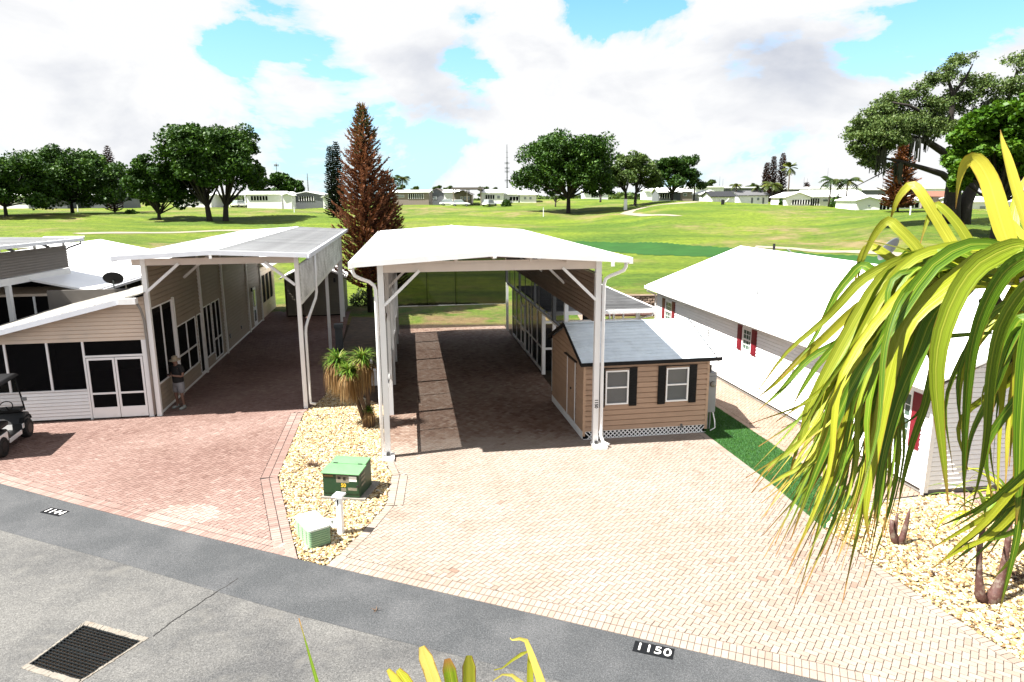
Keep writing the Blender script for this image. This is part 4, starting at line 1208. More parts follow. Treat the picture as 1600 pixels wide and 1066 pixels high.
# electric meter cabinet and tankless unit on the shed's right side
mc = empty('utility_cabinet', SH.location.to_tuple(), R(9.6), 'grey metal meter cabinet with a round meter on the right end of the tan shed', 'meter cabinet')
GALV = mat('grey_box_paint', (0.50,0.52,0.53), 0.45, 0.08, 3)
lbox(mc, 'cabinet', GALV, SWd+.03, SWd+.33, .12, .50, .55, 1.75, bevel=.01)
lbox(mc, 'cover', GALV, SWd+.06, SWd+.30, .095, .118, .75, 1.65, bevel=.006)
mb = MB(); mb.smooth = True; mb.tube([(SWd+.2, .09, 1.42), (SWd+.2, .02, 1.42)], [.09, .08], 16); mb.build('meter', mat('meter_glass', (0.42,0.40,0.33), .15, .1), mc)
mb = MB(); mb.tube([(SWd+.2, .3, 1.75), (SWd+.2, .3, 1.95)], .04, 10); mb.build('conduit', CHARC, mc)
for k in range(3):
    mb = MB(); mb.tube([(SWd+.08+.08*k, .25, .55), (SWd+.08+.08*k, .25, .0)], .022, 8); mb.build('conduit', GALV, mc)
mb = MB(); mb.smooth = True; mb.tube([(SWd+.28, .2, .6), (SWd+.30, .05, .3), (SWd+.28, -.03, .12), (SWd+.12, -.05, .05)], .016, 8); mb.build('hose', WHITE, mc)

# ================================================================== 1144 house with carport
h2 = empty('carport_house', (O2.x, O2.y, 0), -YAW2, 'cream sided house on the left with its long carport roof over the red paved drive', 'house')
W2w = 4.535
for y in (0, 5.7, 9.24, 14.35, 17.9): lbox(h2, 'post', WHITE if y == 0 else mat('shaded_white_post', (0.70,0.69,0.66), .5, .05, 3), -.07+.02, .07+.02, y-.07, y+.07, 0, 5.0)
for y in (0, 9.3, 16.6, 18.3): lbox(h2, 'post', WHITE, W2w-.065, W2w+.065, y-.065, y+.065, 0, 5.0)
lbox(h2, 'post', WHITE, -.0, .09, 2.3-.05, 2.3+.05, 0, 3.5)
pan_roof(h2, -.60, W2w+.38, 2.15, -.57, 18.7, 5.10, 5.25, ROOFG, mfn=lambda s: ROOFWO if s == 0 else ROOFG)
GR = mat('grey_white_fascia', (0.60,0.62,0.66), .45, .05, 3)
for y0, y1 in ((-.64, -.575),):
    slope_bar(h2, 'fascia', GR, -.64, 5.14, 2.149, 5.27, y0, y1, .14); slope_bar(h2, 'fascia', GR, 2.151, 5.27, W2w+.42, 5.14, y0, y1, .14)
for xa, xb in ((-.70, -.60), (W2w+.38, W2w+.48)):
    mb = MB(); mb.box(xa, xb, -.6, 18.7, 4.97, 4.99); mb.box(xa, xa+.012, -.6, 18.7, 4.99, 5.11); mb.box(xb-.012, xb, -.6, 18.7, 4.99, 5.11); mb.build('gutter', GR, h2)
for i, y in enumerate((0, 3.7, 7.4, 11.1, 14.8, 18.3)):
    lbox(h2, 'cross_beam', BEAM, -.30 if i == 0 else -.04, W2w+.04, y-.05, y+.05, 4.80, 5.0)
    if i in (0, 1):
        MB().bar((.09, y-.06*(i == 0), 4.02), (1.05, y-.06*(i == 0), 4.84), .08, .08, up=(0,1,0)).build('brace', WHITE, h2)
    if i in (0,): MB().bar((W2w-.07, y-.06, 4.10), (W2w-.95, y-.06, 4.84), .08, .08, up=(0,1,0)).build('brace', WHITE, h2)
# infill under the fascia, wood tone
lbox(h2, 'rafter_clip', WHITE, 2.1, 2.18, -.66, -.64, 5.02, 5.12)
# right hand side panel: mildewed white siding
siding(h2, (W2w+.075, 0.02), (0, 1), 18.3, 3.58, 4.74, .13, OLDWHITE, out=(1, 0))
siding(h2, (W2w+.05, 0.02), (0, 1), 18.3, 3.58, 4.74, .19, OLDWHITE, out=(-1, 0))
lbox(h2, 'panel_rail', WHITE, W2w+.045, W2w+.10, 0, 18.3, 3.46, 3.575)
downspout(h2, [(W2w+.43, 1.2, 4.97), (W2w+.43, 1.2, 3.7), (W2w+.40, 1.1, 3.5), (W2w+.2, .35, 2.9), (W2w+.15, .12, 2.7), (W2w+.14, .05, 2.5), (W2w+.14, .05, .3), (W2w+.16, .0, .15), (W2w+.32, -.03, .12)])
# left wall along the drive
PWALL = mat('shaded_cream_vinyl', (0.261,0.2088,0.1566), .6, .05, 1.5, raw=True)
lw_holes = [(0.05, 2.25, .95, 3.45), (2.45, 4.85, .62, 2.45), (5.0, 5.6, .12, 2.45), (5.9, 7.15, .5, 2.6), (7.25, 8.6, .12, 2.6), (15.6, 16.6, .1, 2.15)]
siding(h2, (0, 0.0), (0, 1), 17.9, .1, 4.80, .155, PWALL, holes=lw_holes, out=(1, 0))
siding(h2, (-.05, 0.0), (0, 1), 17.9, 3.2, 4.80, .205, PWALL, out=(-1, 0))
lbox(h2, 'wall_base', WSIDE, -.02, .02, 0, 17.9, 0, .1)
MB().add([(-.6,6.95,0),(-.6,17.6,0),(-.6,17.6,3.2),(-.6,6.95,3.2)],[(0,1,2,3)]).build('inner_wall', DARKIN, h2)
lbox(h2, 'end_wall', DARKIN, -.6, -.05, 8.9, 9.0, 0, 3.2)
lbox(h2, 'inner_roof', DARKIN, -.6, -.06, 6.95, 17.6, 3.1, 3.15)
def wscr(y0, y1, z0, z1, n=1, mid=None, m=SCREEN):
    screen_panel(h2, [(-.01, y0, z0), (-.01, y1, z0), (-.01, y1, z1), (-.01, y0, z1)], m)
    for k in range(n+1):
        y = y0+(y1-y0)*k/n; lbox(h2, 'mullion', WHITE, -.0, .035, y-.022, y+.022, z0, z1)
    if mid: lbox(h2, 'rail', WHITE, .0, .03, y0, y1, mid-.03, mid+.03)
    lbox(h2, 'rail', WHITE, .0, .03, y0, y1, z0-.05, z0); lbox(h2, 'rail', WHITE, .0, .03, y0, y1, z1, z1+.05)
wscr(.1, 2.2, 1.0, 3.4, 2); wscr(2.5, 4.8, .66, 2.4, 2, 1.35); wscr(5.02, 5.58, .14, 2.4, 1, m=DARKIN)
wscr(5.92, 7.12, .55, 2.55, 2); wscr(7.28, 8.57, .2, 2.55, 2, 1.0)
mb = MB(); mb.box(-.01, .02, 15.62, 16.58, .1, 2.13); dd = mb.build('door', WSIDE, h2)
lbox(dd, 'pane', GLASS, .021, .026, 15.75, 16.3, 1.1, 2.0); lbox(dd, 'pane', GLASS, .021, .026, 15.75, 16.3, .3, .9)
lbox(h2, 'outlet_box', GALV, .016, .06, 9.9, 10.05, .55, .75); lbox(h2, 'outlet_box', GALV, .016, .06, 12.3, 12.42, .55, .7)
lbox(h2, 'porch_lamp', CHARC, .016, .1, 15.3, 15.42, 2.0, 2.2)
# porch in front, low shingled roof falling to the left
PZ = lambda x: 3.98 + x*.245        # roof height under the slope (x is negative to the left)
PL = 5.9
pf = [(-PL, -.35), (.05, -.35)]
mb = MB()
nsh = 22
for j in range(9):                  # shingle courses, running along the drive, stepped up the slope
    pass
row_n = 26
for i in range(row_n):
    xa = -PL + (PL-.02)*i/row_n; xb = -PL + (PL-.02)*(i+1)/row_n + .02
    v = [(xa,-.42,PZ(xa)-.02),(xb,-.42,PZ(xb)-.02),(xb,7.5,PZ(xb)-.02),(xa,7.5,PZ(xa)-.02),(xa,-.42,PZ(xa)+.022),(xb,-.42,PZ(xb)+.008),(xb,7.5,PZ(xb)+.008),(xa,7.5,PZ(xa)+.022)]
    MB().hexa(v).build('shingle_course', SHINGLE, h2)
slope_bar(h2, 'porch_fascia', GR, -PL, PZ(-PL)+.01, -.45, PZ(-.45)+.01, -.47, -.425, .16)
mb = MB(); mb.box(-.62, -.14, -.55, -.30, 3.68, 3.86); mb.build('gutter_end', WHITE, h2)
downspout(h2, [(-.2,-.3,3.72),(-.12,-.22,3.45),(-.09,-.12,3.1),(-.09,-.1,2.6),(-.09,-.1,.08)], .07, m=mat('greyed_pipe', (0.55,0.52,0.48), .5))
siding(h2, (-PL, -.03), (1, 0), PL-.07, 2.50, 4.0, .125, CREAM, zr=lambda s: PZ(-PL+s)-.10)
siding(h2, (-PL, -.03), (1, 0), PL-1.97-.03, .06, .95, .11, WSIDE)
lbox(h2, 'knee_cap', WHITE, -PL, -2.0, -.07, .03, .95, .99)
fx = [-PL, -4.15, -2.98, -1.97]
for a, b in zip(fx, fx[1:]):
    screen_panel(h2, [(a, -.01, .99), (b, -.01, .99), (b, -.01, 2.5), (a, -.01, 2.5)])
    lbox(h2, 'mullion', WHITE, b-.03, b+.03, -.05, .02, .99 if b < -2 else .0, 2.5)
screen_panel(h2, [(-1.97, -.01, 2.05), (-.1, -.01, 2.05), (-.1, -.01, 2.5), (-1.97, -.01, 2.5)])
lbox(h2, 'rail', WHITE, -1.94, -.16, -.05, .02, 1.99, 2.05)
lbox(h2, 'corner_trim', WHITE, -.28, -.14, -.06, .02, 0, 2.5)
for k, (a, b) in enumerate(((-1.92, -1.12), (-1.10, -.30))):
    d_ = empty('screen_door', (a, -.04, 0)); d_.parent = h2
    wd = b-a; mb = MB()
    mb.box(0,.06,-.02,.015,.04,1.97); mb.box(wd-.06,wd,-.02,.015,.04,1.97); mb.box(.06,wd-.06,-.02,.015,1.90,1.97); mb.box(.06,wd-.06,-.02,.015,.80,.86); mb.box(.06,wd-.06,-.02,.015,.04,.38)
    mb.build('door_frame', WHITE, d_)
    MB().add([(.06,0,.38),(wd-.06,0,.38),(wd-.06,0,1.9),(.06,0,1.9)],[(0,1,2,3)]).build('door_screen', SCREEN, d_)
# porch interior: back wall, floor and a cream inner wall so the screens look into a room
lbox(h2, 'porch_back_wall', mat('porch_inner_wall', (0.30,0.27,0.24), .7, .08), -PL, -.1, 6.8, 6.9, 0, 3.9-.6)
lbox(h2, 'porch_floor', mat('porch_floor', (0.22,0.18,0.15), .8, .15), -PL, -.05, .05, 6.8, -.01, .03)
lbox(h2, 'porch_left_wall', mat('porch_inner_wall', (0.30,0.27,0.24)), -PL-.1, -PL, .0, 7.5, 0, 2.5)
# rear section of the house beyond the carport wall
h2b = [(17.95, 22.4)]
siding(h2, (.03, 17.95), (0, 1), 4.5, .1, 2.95, .205, CREAM, holes=[(.4, 3.9, .9, 2.5)], out=(1, 0))
for y in (18.35, 19.5, 20.7, 21.85):
    lbox(h2, 'mullion', CREAM, .0, .04, y-.08, y+.08, .9, 2.5)
MB().add([(.0,18.3,.9),(.0,21.9,.9),(.0,21.9,2.5),(.0,18.3,2.5)], [(0,1,2,3)]).build('screen', DARKIN, h2)
mb = MB(); mb.add([(-3,17.9,3.5),(.1,17.9,3.3),(.42,17.9,3.0),(-3,22.7,3.5),(.1,22.7,3.3),(.42,22.7,3.0),(.42,17.9,2.93),(.42,22.7,2.93)], [(0,3,4,1),(1,4,5,2),(2,5,7,6)]); mb.build('rear_roof', ROOFW, h2)
lbox(h2, 'rear_wall', CREAM, -3, .0, 22.3, 22.4, 0, 3.0)

# dish on the porch roof
dish = empty('satellite_dish', (G(178,447,3.45).x, G(178,447,3.45).y, 3.36), R(200), 'dark satellite dish standing on the shingled porch roof at the left', 'satellite dish')
def make_dish(root, m_d, m_p, r_=.42, tilt=35, h=.35):
    mb = MB(); n = 24; v = []; f = []
    rings = 6
    for i in range(rings+1):
        rr = r_*i/rings; z = .22*(rr/r_)**2*r_
        for k in range(n): a = 2*math.pi*k/n; v.append((rr*math.cos(a), rr*math.sin(a)*.92, z))
    for i in range(rings):
        for k in range(n): f.append((i*n+k, i*n+(k+1)%n, (i+1)*n+(k+1)%n, (i+1)*n+k))
    mb.add(v, f); mb.xform(Matrix.Translation((0,0,h+.12)) @ Matrix.Rotation(R(90-tilt), 4, 'X')); mb.smooth = True
    o = mb.build('reflector', m_d, root); s_ = o.modifiers.new('solid', 'SOLIDIFY'); s_.thickness = .012
    MB().tube([(0,0,0),(0,0,h),(0,.04,h+.1)], .025, 10).build('mast', m_p, root)
    q = Matrix.Rotation(R(90-tilt), 4, 'X') @ Vector((0,0,.42)); 
    MB().bar((0,.0,h-.02),(q.x, q.y, q.z+h-.02), .025).build('feed_arm', m_p, root)
    mb = MB(); mb.box(-.05,.05,-.04,.04,-.03,.05); mb.xform(Matrix.Translation((q.x,q.y,q.z+h))); mb.build('receiver', m_p, root)
make_dish(dish, mat('dark_dish', (0.035,0.035,0.038), .7, spec=.15), mat('dish_post', (0.16,0.20,0.20), .5), .37, 40, .22)

# garden shed at the end of the red drive
s2 = empty('garden_shed', (*W2(1.22, 18.9), 0), -YAW2, 'small tan gabled shed at the far end of the left drive', 'shed')
OLV = mat('olive_tan_vinyl', (0.33,0.29,0.22), .6, .06, 2)
wd = 3.3; dp = 3.2
siding(s2, (0, 0), (1, 0), wd, .08, 3.0, .18, OLV, zr=lambda s: 2.3+.75*(1-abs(s-wd/2)/(wd/2)), holes=[(1.0, 2.45, .05, 2.15)])
siding(s2, (wd, 0), (0, 1), dp, .08, 2.3, .18, OLV); siding(s2, (0, dp), (0, -1), dp, .08, 2.3, .18, OLV)
siding(s2, (wd, dp), (-1, 0), wd, .08, 3.0, .36, OLV, zr=lambda s: 2.3+.75*(1-abs(s-wd/2)/(wd/2)))
lbox(s2, 'wall_core', DARKIN, .03, wd-.03, .03, dp-.03, 0, 2.25)
for a, b in ((1.0, 1.72), (1.73, 2.45)): lbox(s2, 'door', OLV, a, b, -.03, .0, .05, 2.15)
mb = MB(); mb.box(.95,1.0,-.045,-.02,.05,2.2); mb.box(2.45,2.5,-.045,-.02,.05,2.2); mb.box(.95,2.5,-.045,-.02,2.15,2.2); mb.build('door_trim', mat('brown_trim', (0.10,0.05,0.035), .6), s2)
for s_ in (0, 1):
    v = [(-.25,-.3,2.24),(wd/2,-.3,3.12),(wd/2,dp+.2,3.12),(-.25,dp+.2,2.24)]
    v = v + [(x, y, z+.07) for x, y, z in v]
    if s_: v = [(wd-x, y, z) for x, y, z in v]; v = [v[i] for i in (1,0,3,2,5,4,7,6)]
    MB().hexa(v).build('roof', ROOFW, s2)
for x in (.45, wd-.45): 
    mb = MB(); mb.box(x-.06,x+.06,-.14,-.02,2.0,2.25); mb.build('lamp', CHARC, s2)
lbox(s2, 'trim', mat('brown_trim', (0.10,0.05,0.035)), -.02, .08, -.035, -.02, 0, 2.2)

# ================================================================== neighbour on the far left (panel + pan roof)
nb = empty('neighbour_carport', (-19.15, 20.0, 0), R(3.5), 'taupe panelled carport with weathered metal roof behind the porch at the far left', 'carport')
N_L = 10.6
siding(nb, (0, 0), (0, 1), N_L, 3.85, 4.82, .11, TAUPE, out=(1, 0))
siding(nb, (-.08, 0), (0, 1), N_L, 3.85, 4.82, .16, TAUPE, out=(-1, 0))
lbox(nb, 'beam', WHITE, -.07, .06, 0, N_L, 3.55, 3.82)
for y in (0.2, 6.4, N_L-.1): lbox(nb, 'post', WHITE, -.08, .08, y-.08, y+.08, 0, 3.55)
for y in (2.0, 4.2, 6.2, 8.4, N_L-.15): 
    lbox(nb, 'strut', WHITE, -.05, .03, y-.04, y+.04, 4.82, 5.1)
for y in (.9, 3.9, 7.1, 9.4): MB().bar((-.02, y, 4.82), (-.7, y, 5.12), .09, .09).build('brace', GALV, nb)
yy = -1.0
while yy < N_L+.3:
    v = [(-5.5,yy,5.14),(.55,yy,5.08),(.55,yy+.38,5.08),(-5.5,yy+.38,5.14)]; v = v+[(x,y,z+.06) for x,y,z in v]
    mb = MB().hexa(v); mb.add([(-5.5,yy,5.20),(.55,yy,5.14),(.55,yy+.025,5.14),(-5.5,yy+.025,5.20),(-5.5,yy,5.225),(.55,yy,5.165),(.55,yy+.025,5.165),(-5.5,yy+.025,5.225)],[(0,3,2,1),(4,5,6,7),(0,1,5,4),(1,2,6,5),(2,3,7,6),(3,0,4,7)])
    mb.build('roof_pan', ROOFG, nb); yy += .39
lbox(nb, 'gutter', GR, .56, .66, -1, N_L+.3, 5.0, 5.13)
downspout(nb, [(.6, N_L+.1, 5.0), (.6, N_L+.1, 4.9), (.1, N_L, 4.72), (.02, N_L, 4.65)], .07, m=CHARC)
# dark screened rooms under it
siding(nb, (-4.2, .5), (0, 1), 9.5, .1, 3.4, .2, TAUPE, out=(1, 0), holes=[(.2, 4.5, .3, 3.3), (4.8, 9.3, .3, 3.3)])
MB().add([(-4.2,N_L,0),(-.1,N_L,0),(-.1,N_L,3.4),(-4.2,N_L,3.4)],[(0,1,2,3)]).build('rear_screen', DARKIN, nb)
for a, b in ((.7, 5.0), (5.3, 9.8)):
    MB().add([(-4.2,a,.3),(-4.2,b,.3),(-4.2,b,3.3),(-4.2,a,3.3)],[(0,1,2,3)]).build('screen', DARKIN, nb)
    for k in range(4): y = a+(b-a)*k/3; lbox(nb, 'mullion', GALV, -4.2, -4.15, y-.03, y+.03, .3, 3.3)
lbox(nb, 'floor', mat('porch_floor', (0.22,0.18,0.15)), -4.2, 0, 0, 10.5, -.01, .02)
# boat-like dark car roof under the neighbour's carport
def rounded_car(name, loc, rz, L, Wd, H, paint, label, cat='car', white_roof=None, group=None):
    root = empty(name, loc, rz, label, cat, group)
    # body by lofted sections along x (length): (x, half width, z low, z shoulder)
    secs = [(-.5,.40,.35,.62),(-.47,.46,.28,.78),(-.30,.49,.22,.86),(0,.5,.22,.88),(.25,.5,.22,.86),(.42,.47,.25,.74),(.49,.40,.32,.60)]
    mb = MB(); n = 12; v = []; f = []
    for x, hw, zl, zs in secs:
        for k in range(n):
            a = math.pi*2*k/n; cx = math.copysign(abs(math.cos(a))**.5, math.cos(a)); cz = math.copysign(abs(math.sin(a))**.6, math.sin(a))
            v.append((x*L, cx*hw*Wd, ((zl+zs)/2 + cz*(zs-zl)/2)*H/1.45))
    for i in range(len(secs)-1):
        for k in range(n): f.append((i*n+k, i*n+(k+1)%n, (i+1)*n+(k+1)%n, (i+1)*n+k))
    f += [tuple(reversed(range(n))), tuple(range((len(secs)-1)*n, len(secs)*n))]
    mb.add(v, f); mb.smooth = True; link('body', bpy_fix(mb.mesh('body', paint)), root)
    g0, g1 = (-.40*L, .22*L); z0, z1 = .84*H/1.45, H
    cab = [(g0, .45), (g0+.10*L, .38), (g1-.14*L, .38), (g1, .44)]
    vs = [(g0,-.45*Wd,z0),(g1,-.45*Wd,z0),(g1,.45*Wd,z0),(g0,.45*Wd,z0),(g0+.09*L,-.36*Wd,z1),(g1-.15*L,-.36*Wd,z1),(g1-.15*L,.36*Wd,z1),(g0+.09*L,.36*Wd,z1)]
    MB().hexa(vs).build('cabin_glass', GLASS, root, bevel=.06)
    MB().box(g0+.08*L, g1-.14*L, -.37*Wd, .37*Wd, z1-.02, z1+.035).build('roof', white_roof or paint, root, bevel=.03)
    for sx in (-.31, .31):
        for sy in (-1, 1):
            mb = MB(); mb.smooth = False
            mb.tube([(sx*L, sy*.40*Wd, .32), (sx*L, sy*.505*Wd, .32)], .32, 18); wh = mb.build('wheel', RUBBER, root)
            MB().tube([(sx*L, sy*.50*Wd, .32), (sx*L, sy*.515*Wd, .32)], .18, 12).build('rim', GALV, wh)
    for sy in (-.33, .33): lbox(root, 'headlight', mat('lamp_lens', (0.7,0.72,0.75), .1), .47*L, .495*L, sy*Wd-.1, sy*Wd+.1, .55, .66)
    return root
DKCAR = mat('dark_blue_car_paint', (0.02,0.025,0.035), .2, .05, 1, coat=.8)
rounded_car('parked_car', (-20.6, 24.3, 0), R(92), 4.5, 1.8, 1.95, DKCAR, 'dark van with pale roof edge parked under the taupe carport at the far left', 'van', white_roof=mat('pale_blue_grey', (0.36,0.40,0.45), .3))

# white gabled house behind the left neighbour
gh = empty('white_gabled_house', (-17.5, 29.0, 0), -YAW2, 'white gable roofed house with dark window band behind the porch and its dish', 'house')
mb = MB()
v = [(0,-1,3.05),(0,15,3.05),(-5.6,15,4.35),(-5.6,-1,4.35)]; v = v+[(x,y,z+.08) for x,y,z in v]
link('roof', bpy_fix(MB().hexa(v).mesh('roof', ROOFW)), gh)
v = [(-11.2,-1,3.05),(-11.2,15,3.05),(-5.61,15,4.35),(-5.61,-1,4.35)]; v = v+[(x,y,z+.08) for x,y,z in v]
link('roof', bpy_fix(MB().hexa(v).mesh('roof', ROOFW)), gh)
lbox(gh, 'gutter', GR, .0, .1, -1, 15, 2.95, 3.06)
lbox(gh, 'wall', CREAM, -10.8, -.4, -.6, 14.6, 0, 3.0)
MB().box(-10.6,-.6,-.62,-.605,.2,2.9).build('window', DARKIN, gh)
for k in range(6): lbox(gh, 'mullion', WHITE, -10+1.9*k, -9.92+1.9*k, -.66, -.621, .2, 2.9)
for k in range(7):
    y = -.4+2.1*k; lbox(gh, 'window', DARKIN, -.395, -.37, y, y+1.9, 1.2, 2.8)
for k in range(8): y = -.6+2.1*k; lbox(gh, 'mullion', WHITE, -.40, -.35, y+.02, y+.14, 1.1, 2.9)
# second small white roof past the neighbour
qa = AT(14, 386, 50)
gh2 = empty('small_white_house', (qa.x, 50, 0), R(4), 'low white roofed house glimpsed under the far left carport roof', 'house')
v = [(0,0,qa.z-.1),(3.6,0,qa.z-.1),(3.3,4,qa.z+.45),(.3,4,qa.z+.45)]; v = v+[(x,y,z+.1) for x,y,z in v]; MB().hexa(v).build('roof', ROOFW, gh2); lbox(gh2, 'wall', CREAM, .3, 3.3, .4, 3.6, 0, qa.z-.1)

# ================================================================== right-hand house
h3 = empty('white_house', (O3.x, O3.y, 0), -YAW3, 'white sided house with red shutters and broad white roof to the right of the shed', 'house')
HL = 17.3; HWd = 8.4
HW = mat('white_house_vinyl', (0.80,0.80,0.80), .5, .03, 1.5)
hw = [(.62, 1.36, 1.02, 2.25), (8.28, 8.93, 1.52, 2.30), (15.45, 16.25, 1.30, 2.22)]
siding(h3, (0, HL), (0, -1), HL, .12, 2.62, .115, HW, holes=[(HL-b, HL-a, z0, z1) for a, b, z0, z1 in hw], out=(-1, 0))
siding(h3, (0, 0), (1, 0), HWd, .12, 4.45, .115, WSIDE, zr=lambda s: 2.55+(4.38-2.55)*(1-abs(s-HWd/2)/(HWd/2)))
lbox(h3, 'corner_trim', WSIDE, -.03, .08, -.04, .08, .05, 2.62); lbox(h3, 'corner_trim', WSIDE, -.03, .08, HL-.08, HL+.03, .05, 2.62)
lbox(h3, 'foundation', CONC, .03, HWd, .03, HL, -.02, .12)
lbox(h3, 'wall_core', WSIDE, .05, HWd, .05, HL-.02, .12, 2.5)
for a, b, z0, z1 in hw:
    window(h3, (0, HL), (0, -1), HL-b, HL-a, z0, z1, WHITE, GREENGLASS, out=(-1, 0), grid=(3, 2), depth=.04, bar=.05)
    for y in (a-.345, b+.015):
        mb = MB(); mb.box(-.045, -.015, y, y+.33, z0-.05, z1+.06); 
        for (za, zb) in ((z0, (z0+z1)/2-.03), ((z0+z1)/2+.03, z1)): mb.box(-.055, -.045, y+.05, y+.28, za, zb)
        mb.build('shutter', RED, h3)
for y in (5.6, 11.6): lbox(h3, 'hose_bib', GALV, -.05, -.015, y, y+.07, 1.45, 1.72)
def hroof(xe, xr, nm):
    n = 16
    for i in range(n):
        y0 = -.35+(HL+.75)*i/n; y1 = -.35+(HL+.75)*(i+1)/n-.004
        v = [(xe,y0,2.70),(xr,y0,4.46),(xr,y1,4.46),(xe,y1,2.70)]; v = [(x,y,z-.0) for x,y,z in v]+[(x,y,z+.06) for x,y,z in v]
        link('roof_panel', bpy_fix(MB().hexa(v).mesh('roof_panel', ROOFH)), h3)
ROOFH = mat('white_coated_roof', (0.80,0.80,0.795), .5, .025, 2, obj=.04)
hroof(-.42, HWd/2-.002, 'roof_slope'); hroof(HWd+.42, HWd/2+.002, 'roof_slope')
mb = MB(); mb.box(-.53,-.42,-.4,HL+.4,2.60,2.62); mb.box(-.53,-.515,-.4,HL+.4,2.62,2.74); mb.box(-.435,-.421,-.4,HL+.4,2.62,2.72); mb.build('gutter', WHITE, h3)
lbox(h3, 'soffit', WSIDE, -.41, -.02, -.3, HL+.3, 2.63, 2.66)
for y in (3.4, 7.8, 12.2): lbox(h3, 'gutter_joint', WHITE, -.535, -.531, y, y+.3, 2.60, 2.75)
downspout(h3, [(-.47, HL+.2, 2.60), (-.45, HL+.18, 2.5), (-.12, HL+.05, 2.35), (-.08, HL+.03, 2.2), (-.08, HL+.03, .1)], .06)
downspout(h3, [(-.1, -.08, 2.5), (-.1, -.08, .2), (-.16, -.14, .06)], .06)
# roof vents
zroof = lambda x: 2.76+(x+.42)*(4.46-2.70)/(HWd/2+.42)
def rv(px, row):
    # find the roof point under that pixel
    d = ray(px, row)
    best = None
    for k in range(400):
        t_ = 10+k*.08; q = Vector((0,0,CAM_H)) + d.normalized()*t_
        lx, ly_ = (Vector((q.x, q.y))-O3).dot(B3), (Vector((q.x, q.y))-O3).dot(A3)
        if q.z < zroof(lx): return lx, ly_
    return 2, 8
for (px, row, h_, r_) in ((1183, 461, .26, .05), (1205, 415, .10, .04)):
    lx, ly_ = rv(px, row)
    mb = MB(); mb.smooth = True; mb.tube([(lx, ly_, zroof(lx)-.05), (lx, ly_, zroof(lx)+h_)], r_, 12); mb.build('vent_pipe', GALV, h3)
lx, ly_ = rv(1195, 414); mb = MB(); mb.box(lx-.04, lx+.04, ly_-.9, ly_+.6, zroof(lx)+.0, zroof(lx)+.05); mb.build('roof_conduit', WHITE, h3)
# antenna stubs by the ridge
q = AT(1237, 398, 33.5)
an = empty('roof_antenna', (q.x, q.y, q.z-.35), 0, 'small white angled antenna bracket at the back ridge of the white house', 'antenna')
MB().tube([(0,0,-.1),(0,0,.45)], .03, 8).build('pole', GALV, an); MB().bar((-.22,0,.62),(.18,0,.30), .05).build('arm', GALV, an)
q = AT(1209, 392, 34.5)
mp = empty('marker_post', (q.x, q.y, q.z-1.6), 0, 'thin dark marker post behind the ridge of the white house', 'post')
MB().box(-.05,.05,-.03,.03,0,1.95).build('post', CHARC, mp)
q = AT(1392, 395, 26)
ds = empty('satellite_dish', (q.x, q.y, q.z-.55), R(215), 'grey oval satellite dish seen behind the large strap leaves at right', 'satellite dish')
make_dish(ds, mat('grey_dish', (0.28,0.30,0.32), .4), GALV, .55, 30, .5)

# ================================================================== street furniture in the bed
TGREEN = mat('transformer_green', (0.012,0.085,0.028), .45, .08, 3, dirt=(0.02,0.07,0.03), dscale=3)
TTOP = mat('sun_faded_green', (0.1001,0.2175,0.1001), .55, .10, 4, raw=True, spec=.25)
LABEL = mat('sticker_white', (0.75,0.74,0.70), .5, .05, 3)
OLDLAB = mat('faded_sticker', (0.42,0.38,0.28), .6, .2, 12)
YEL = mat('sticker_yellow', (0.62,0.40,0.03), .5, .1, 5)
a = G(506, 779); b = G(570, 783)
tf = empty('pad_transformer', (a.x, a.y, 0), math.atan2(b.y-a.y, b.x-a.x), 'green metal pad mounted transformer box with warning stickers on the gravel', 'transformer')
TW, TD = .87, .80
lbox(tf, 'concrete_pad', CONC, -.05, TW+.14, -.05, TD+.2, -.02, .06)
MB().hexa([(0,0,.06),(TW,0,.06),(TW,TD,.06),(0,TD,.06),(0,0,.62),(TW,0,.62),(TW,TD,.70),(0,TD,.70)]).build('cabinet', TGREEN, tf, bevel=.012)
lbox(tf, 'door_skirt', TGREEN, .012, TW-.012, -.012, .0, .16, .60)
MB().hexa([(-.03,-.05,.625),(TW+.03,-.05,.625),(TW+.03,.44,.66),(-.03,.44,.66),(-.03,-.05,.655),(TW+.03,-.05,.655),(TW+.03,.44,.70),(-.03,.44,.70)]).build('lid', TTOP, tf, bevel=.01)
MB().hexa([(0,.455,.66),(TW,.455,.66),(TW-.0,TD+.02,.70),(0,TD+.02,.70),(0,.455,.705),(TW,.455,.705),(TW,TD+.02,.74),(0,TD+.02,.74)]).build('lid', TTOP, tf, bevel=.01)
for x in (.14, .74): lbox(tf, 'hinge', CHARC, x-.05, x+.05, .425, .46, .698, .712)
def sticker(root, m, x0, x1, z0, z1, y=-.0125): return MB().add([(x0,y,z0),(x1,y,z0),(x1,y,z1),(x0,y,z1)],[(0,1,2,3)]).build('sticker', m, root)
sticker(tf, LABEL, .62, .82, .46, .58); s_ = sticker(tf, OLDLAB, .33, .64, .42, .60)
MB().add([(.37,-.0135,.50),(.44,-.0135,.50),(.44,-.0135,.57),(.37,-.0135,.57),(.50,-.0135,.48),(.56,-.0135,.48),(.56,-.0135,.56),(.50,-.0135,.56)],[(0,1,2,3),(4,5,6,7)]).build('sticker_print', CHARC, s_)
sticker(tf, mat('orange_sticker', (0.40,0.22,0.06), .6), .02, .26, .55, .59)
text_mesh('number', '50', .12, YEL, tf, (.50, -.0135, .355), (math.pi/2, 0, 0), .0005, .004)
sticker(tf, OLDLAB, .44, .56, .21, .29); sticker(tf, OLDLAB, .60, .82, .24, .31)
